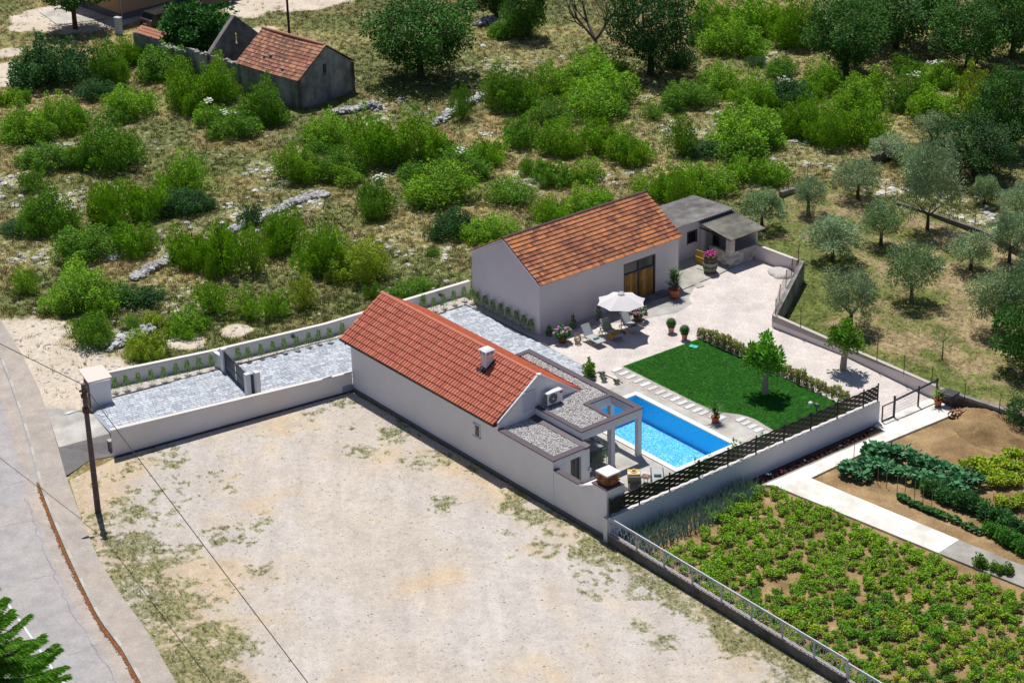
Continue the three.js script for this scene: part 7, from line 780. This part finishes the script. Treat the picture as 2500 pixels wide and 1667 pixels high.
// ---- grass, weeds, stones: far too many to count
{
  const r = rngOf(91), blade = (n, h, sp, w) => { const pos = []; for (let i = 0; i < n; i++) { const q = r() * 6.28, e = r() * sp, x = Math.cos(q) * e * .5, z = Math.sin(q) * e * .5, tx2 = Math.cos(q) * e * 1.5, tz = Math.sin(q) * e * 1.5, hh = h * (.5 + .6 * r()), s = r() * 6.28; pos.push(x - Math.cos(s) * w, 0, z - Math.sin(s) * w, x + Math.cos(s) * w, 0, z + Math.sin(s) * w, tx2, hh, tz); } const g = new THREE.BufferGeometry(); g.setAttribute('position', new THREE.Float32BufferAttribute(pos, 3)); g.computeVertexNormals(); return g; };
  function pxOf(x, y, z) { const d = W3(x - CAM.x, y - CAM.y, z - CAM.z), k = d.dot(FWD); return [1250 + 5310.37 * d.dot(RGT) / k, 833.5 - 5310.37 * d.dot(UPV) / k]; }
  const scatter = (name, label, cat, geo, rough, list) => { const o = new THREE.InstancedMesh(geo, new THREE.MeshStandardMaterial({ roughness: rough, side: THREE.DoubleSide }), list.length), m = new THREE.Matrix4(), q = new THREE.Quaternion(), e = new THREE.Euler(); list.forEach(([x, y, z, s, c, sy], i) => { e.set(0, r() * 6.28, 0); q.setFromEuler(e); m.compose(W3(x, y, z), q, W3(s, s * (sy || 1), s)); o.setMatrixAt(i, m); o.setColorAt(i, c); }); o.name = numbered(name); tag(sh(o), label, cat); o.userData.kind = 'stuff'; scene.add(o); };
  const walls = [V(-20.75, 0, -23.4), V(-19.4, 0, -16.5), V(-18, 0, 1.8), V(-17, 0, 13), V(-16.5, 0, 20), V(-10, 0, 20), V(-6, 0, 20), V(-1.4, 0, 12.8), V(11.2, 0, 13.6), V(34, 0, 18), V(34, 0, -90), V(-14, 0, -90), V(-14.5, 0, -27)];
  const walk = [...walkW, V(30, 0, -90), V(-90, 0, -90)], fieldL = [], weed = [], stones = [];
  for (let i = 0; i < 190000 && fieldL.length < 62000; i++) { const px = r() * 2560 - 30, py = Math.pow(r(), 1.15) * 1000 - 10, p = P(px, py, G0), x = p.x, z = p.z; if (inside(x, z, walls) || inside(x, z, groveRing)) continue; if (px < 360 && inside(x, z, [P(0, 780, G0), ...walkW, P(-900, 1700, G0), P(-900, 600, G0)])) continue; const [b, k, g] = fieldAt(x, z); if (r() < b * .95 || r() < k * .75) continue; const green = r() < g * .8 + .15, d = r(); fieldL.push([x, groundY(x, z) - .01, z, .7 + r() * .9, green ? col(98 + d * 40, 112 + d * 34, 44 + d * 20) : col(166 + d * 46, 148 + d * 42, 98 + d * 36)]); }
  scatter('dry_grass', 'dry straw coloured grass all over the stony field', 'grass', blade(8, .2, .3, .016), 1, fieldL);
  for (let i = 0; i < 60000; i++) { const px = r() * 2560 - 30, py = r() * 950 - 10, p = P(px, py, G0), x = p.x, z = p.z; if (inside(x, z, walls) || inside(x, z, groveRing)) continue; if (px < 360 && inside(x, z, [P(0, 780, G0), ...walkW, P(-900, 1700, G0), P(-900, 600, G0)])) continue; const [b, k] = fieldAt(x, z); if (r() < .06 + k * .8 + b * .15) { const d = 176 + r() * 60, s = .04 + Math.pow(r(), 3) * (.12 + .22 * k); stones.push([x, groundY(x, z), z, s, col(d, d - 5, d - 12), .6]); } }
  scatter('field_stones', 'loose white limestone pieces strewn over the field', 'stones', new THREE.DodecahedronGeometry(1, 0), .95, stones);
  // lot weeds and pebbles
  for (let i = 0; i < 140000 && weed.length < 26000; i++) { const x = -16 + r() * 50, z = 11.7 + r() * 33; if (!inside(x, z, lotRing)) continue; const [g] = lotAt(x, z); if (r() > g * .9) continue; const d = r(); weed.push([x, G0, z, .4 + r() * .6, r() < .76 ? col(78 + d * 44, 112 + d * 36, 30 + d * 20) : col(176 + d * 36, 156 + d * 30, 100 + d * 30)]); }
  scatter('lot_weeds', 'low green and dry weeds along the edges of the gravel lot', 'weeds', blade(8, .13, .15, .010), 1, weed);
  const peb = []; for (let i = 0; i < 9000; i++) { const x = -16 + r() * 50, z = 11.8 + r() * 33; if (!inside(x, z, lotRing)) continue; const d = 170 + r() * 66; peb.push([x, G0 + .005, z, .012 + Math.pow(r(), 4) * .06, col(d, d - 6, d - 16), .7]); } scatter('lot_stones', 'loose pebbles on the gravel lot', 'stones', new THREE.IcosahedronGeometry(1, 0), .95, peb);
  const gv = []; for (let i = 0; i < 60000 && gv.length < 26000; i++) { const x = -18 + r() * 56, z = -56 + r() * 44; if (!inside(x, z, groveRing)) continue; const [x1, y1] = pxOf(x, G0, z); if (x1 < 1500 || x1 > 2540 || y1 < 300 || y1 > 1200) continue; const [g] = groveAt(x, z), d = r(); gv.push([x, groundY(x, z) + .005, z, .5 + r() * .6, r() < g * .8 + .1 ? col(96 + d * 36, 116 + d * 34, 40 + d * 20) : col(176 + d * 40, 152 + d * 40, 104 + d * 30)]); } scatter('grove_grass', 'short dry and green grass under the olive trees', 'grass', blade(7, .14, .2, .012), 1, gv);
  const lw = []; const lr = [V(-3.3, 0, 2.05), V(-3.15, 0, 8.05), V(8.8, 0, 8.05), V(10.5, 0, 6), V(10.5, 0, 4.3), V(8.4, 0, 3.0), V(6.8, 0, 3.15), V(5.7, 0, 2.9), V(4.8, 0, 2.35), V(3, 0, 2.05)]; for (let i = 0; i < 60000 && lw.length < 34000; i++) { const x = -3.4 + r() * 14, z = -2 - r() * 6.2; if (!inside(x, z, lr)) continue; const d = r() * .7 + .3 * vn(x * 2, z * 2); lw.push([x, .01, z, .7 + r() * .5, col(34 + d * 40, 100 + d * 50, 4 + d * 8)]); } scatter('lawn_grass', 'short dense dark green blades of the lawn', 'grass', blade(9, .045, .07, .006), .9, lw);
  // dry stone walls
  const sg = [0, 1, 2, 3].map(k => { const g = new THREE.DodecahedronGeometry(1, 0), p = g.attributes.position; for (let i = 0; i < p.count; i++) { const q = .8 + .4 * vn(p.getX(i) * 3 + k * 9 + 50, p.getY(i) * 3 + p.getZ(i) * 2 + 50); p.setXYZ(i, p.getX(i) * q, p.getY(i) * q * .7, p.getZ(i) * q); } g.computeVertexNormals(); return g; });
  const dry = (l, line, w, h, n) => { const q = line.map(([x, y]) => PF(x, y)), t = thing('dry_stone_wall', l, 'dry stone wall', q[0]), c = new THREE.CatmullRomCurve3(q), gs = []; for (let i = 0; i < n; i++) { const p = c.getPoint(r()), s = .08 + r() * r() * .22, g = sg[i % 4].clone(); g.scale(s * (1 + r() * .5), s, s); g.rotateY(r() * 6); const k = r(); g.translate(p.x + (r() - .5) * w, groundY(p.x, p.z) + k * h * (.4 + .6 * vn(p.x, p.z)), p.z + (r() - .5) * w); const d = 150 + r() * 70; gs.push(tint(g, col(d, d - 3, d - 6))); } const o = wpart(t, 'stones', gs, new THREE.MeshStandardMaterial({ vertexColors: true, roughness: .95, side: THREE.DoubleSide })); o.userData.kind = 'stuff'; };
  dry('tumbled dry stone wall running from the central thicket to the left field', [[745, 448], [690, 462], [625, 490], [553, 522], [459, 566], [374, 606], [310, 640]], .7, .35, 1500); dry('tumbled dry stone wall fragment beside the upright shrub below the walnut', [[1118, 222], [1085, 236], [1040, 262], [1000, 286]], .7, .6, 420); dry('heap of stones behind the central thicket', [[768, 262], [800, 256], [850, 246], [872, 250]], .8, .5, 240); dry('stone heap beside the large shrub near the meter house', [[250, 800], [300, 780], [340, 756]], .9, .4, 260); dry('stone heap below the pair of top trees', [[1100, 58], [1140, 48], [1170, 60]], 1, .5, 220); dry('line of rubble by the lower left shrubs', [[255, 595], [290, 570], [335, 555]], .8, .25, 200);
}
renderer.render(scene, camera);
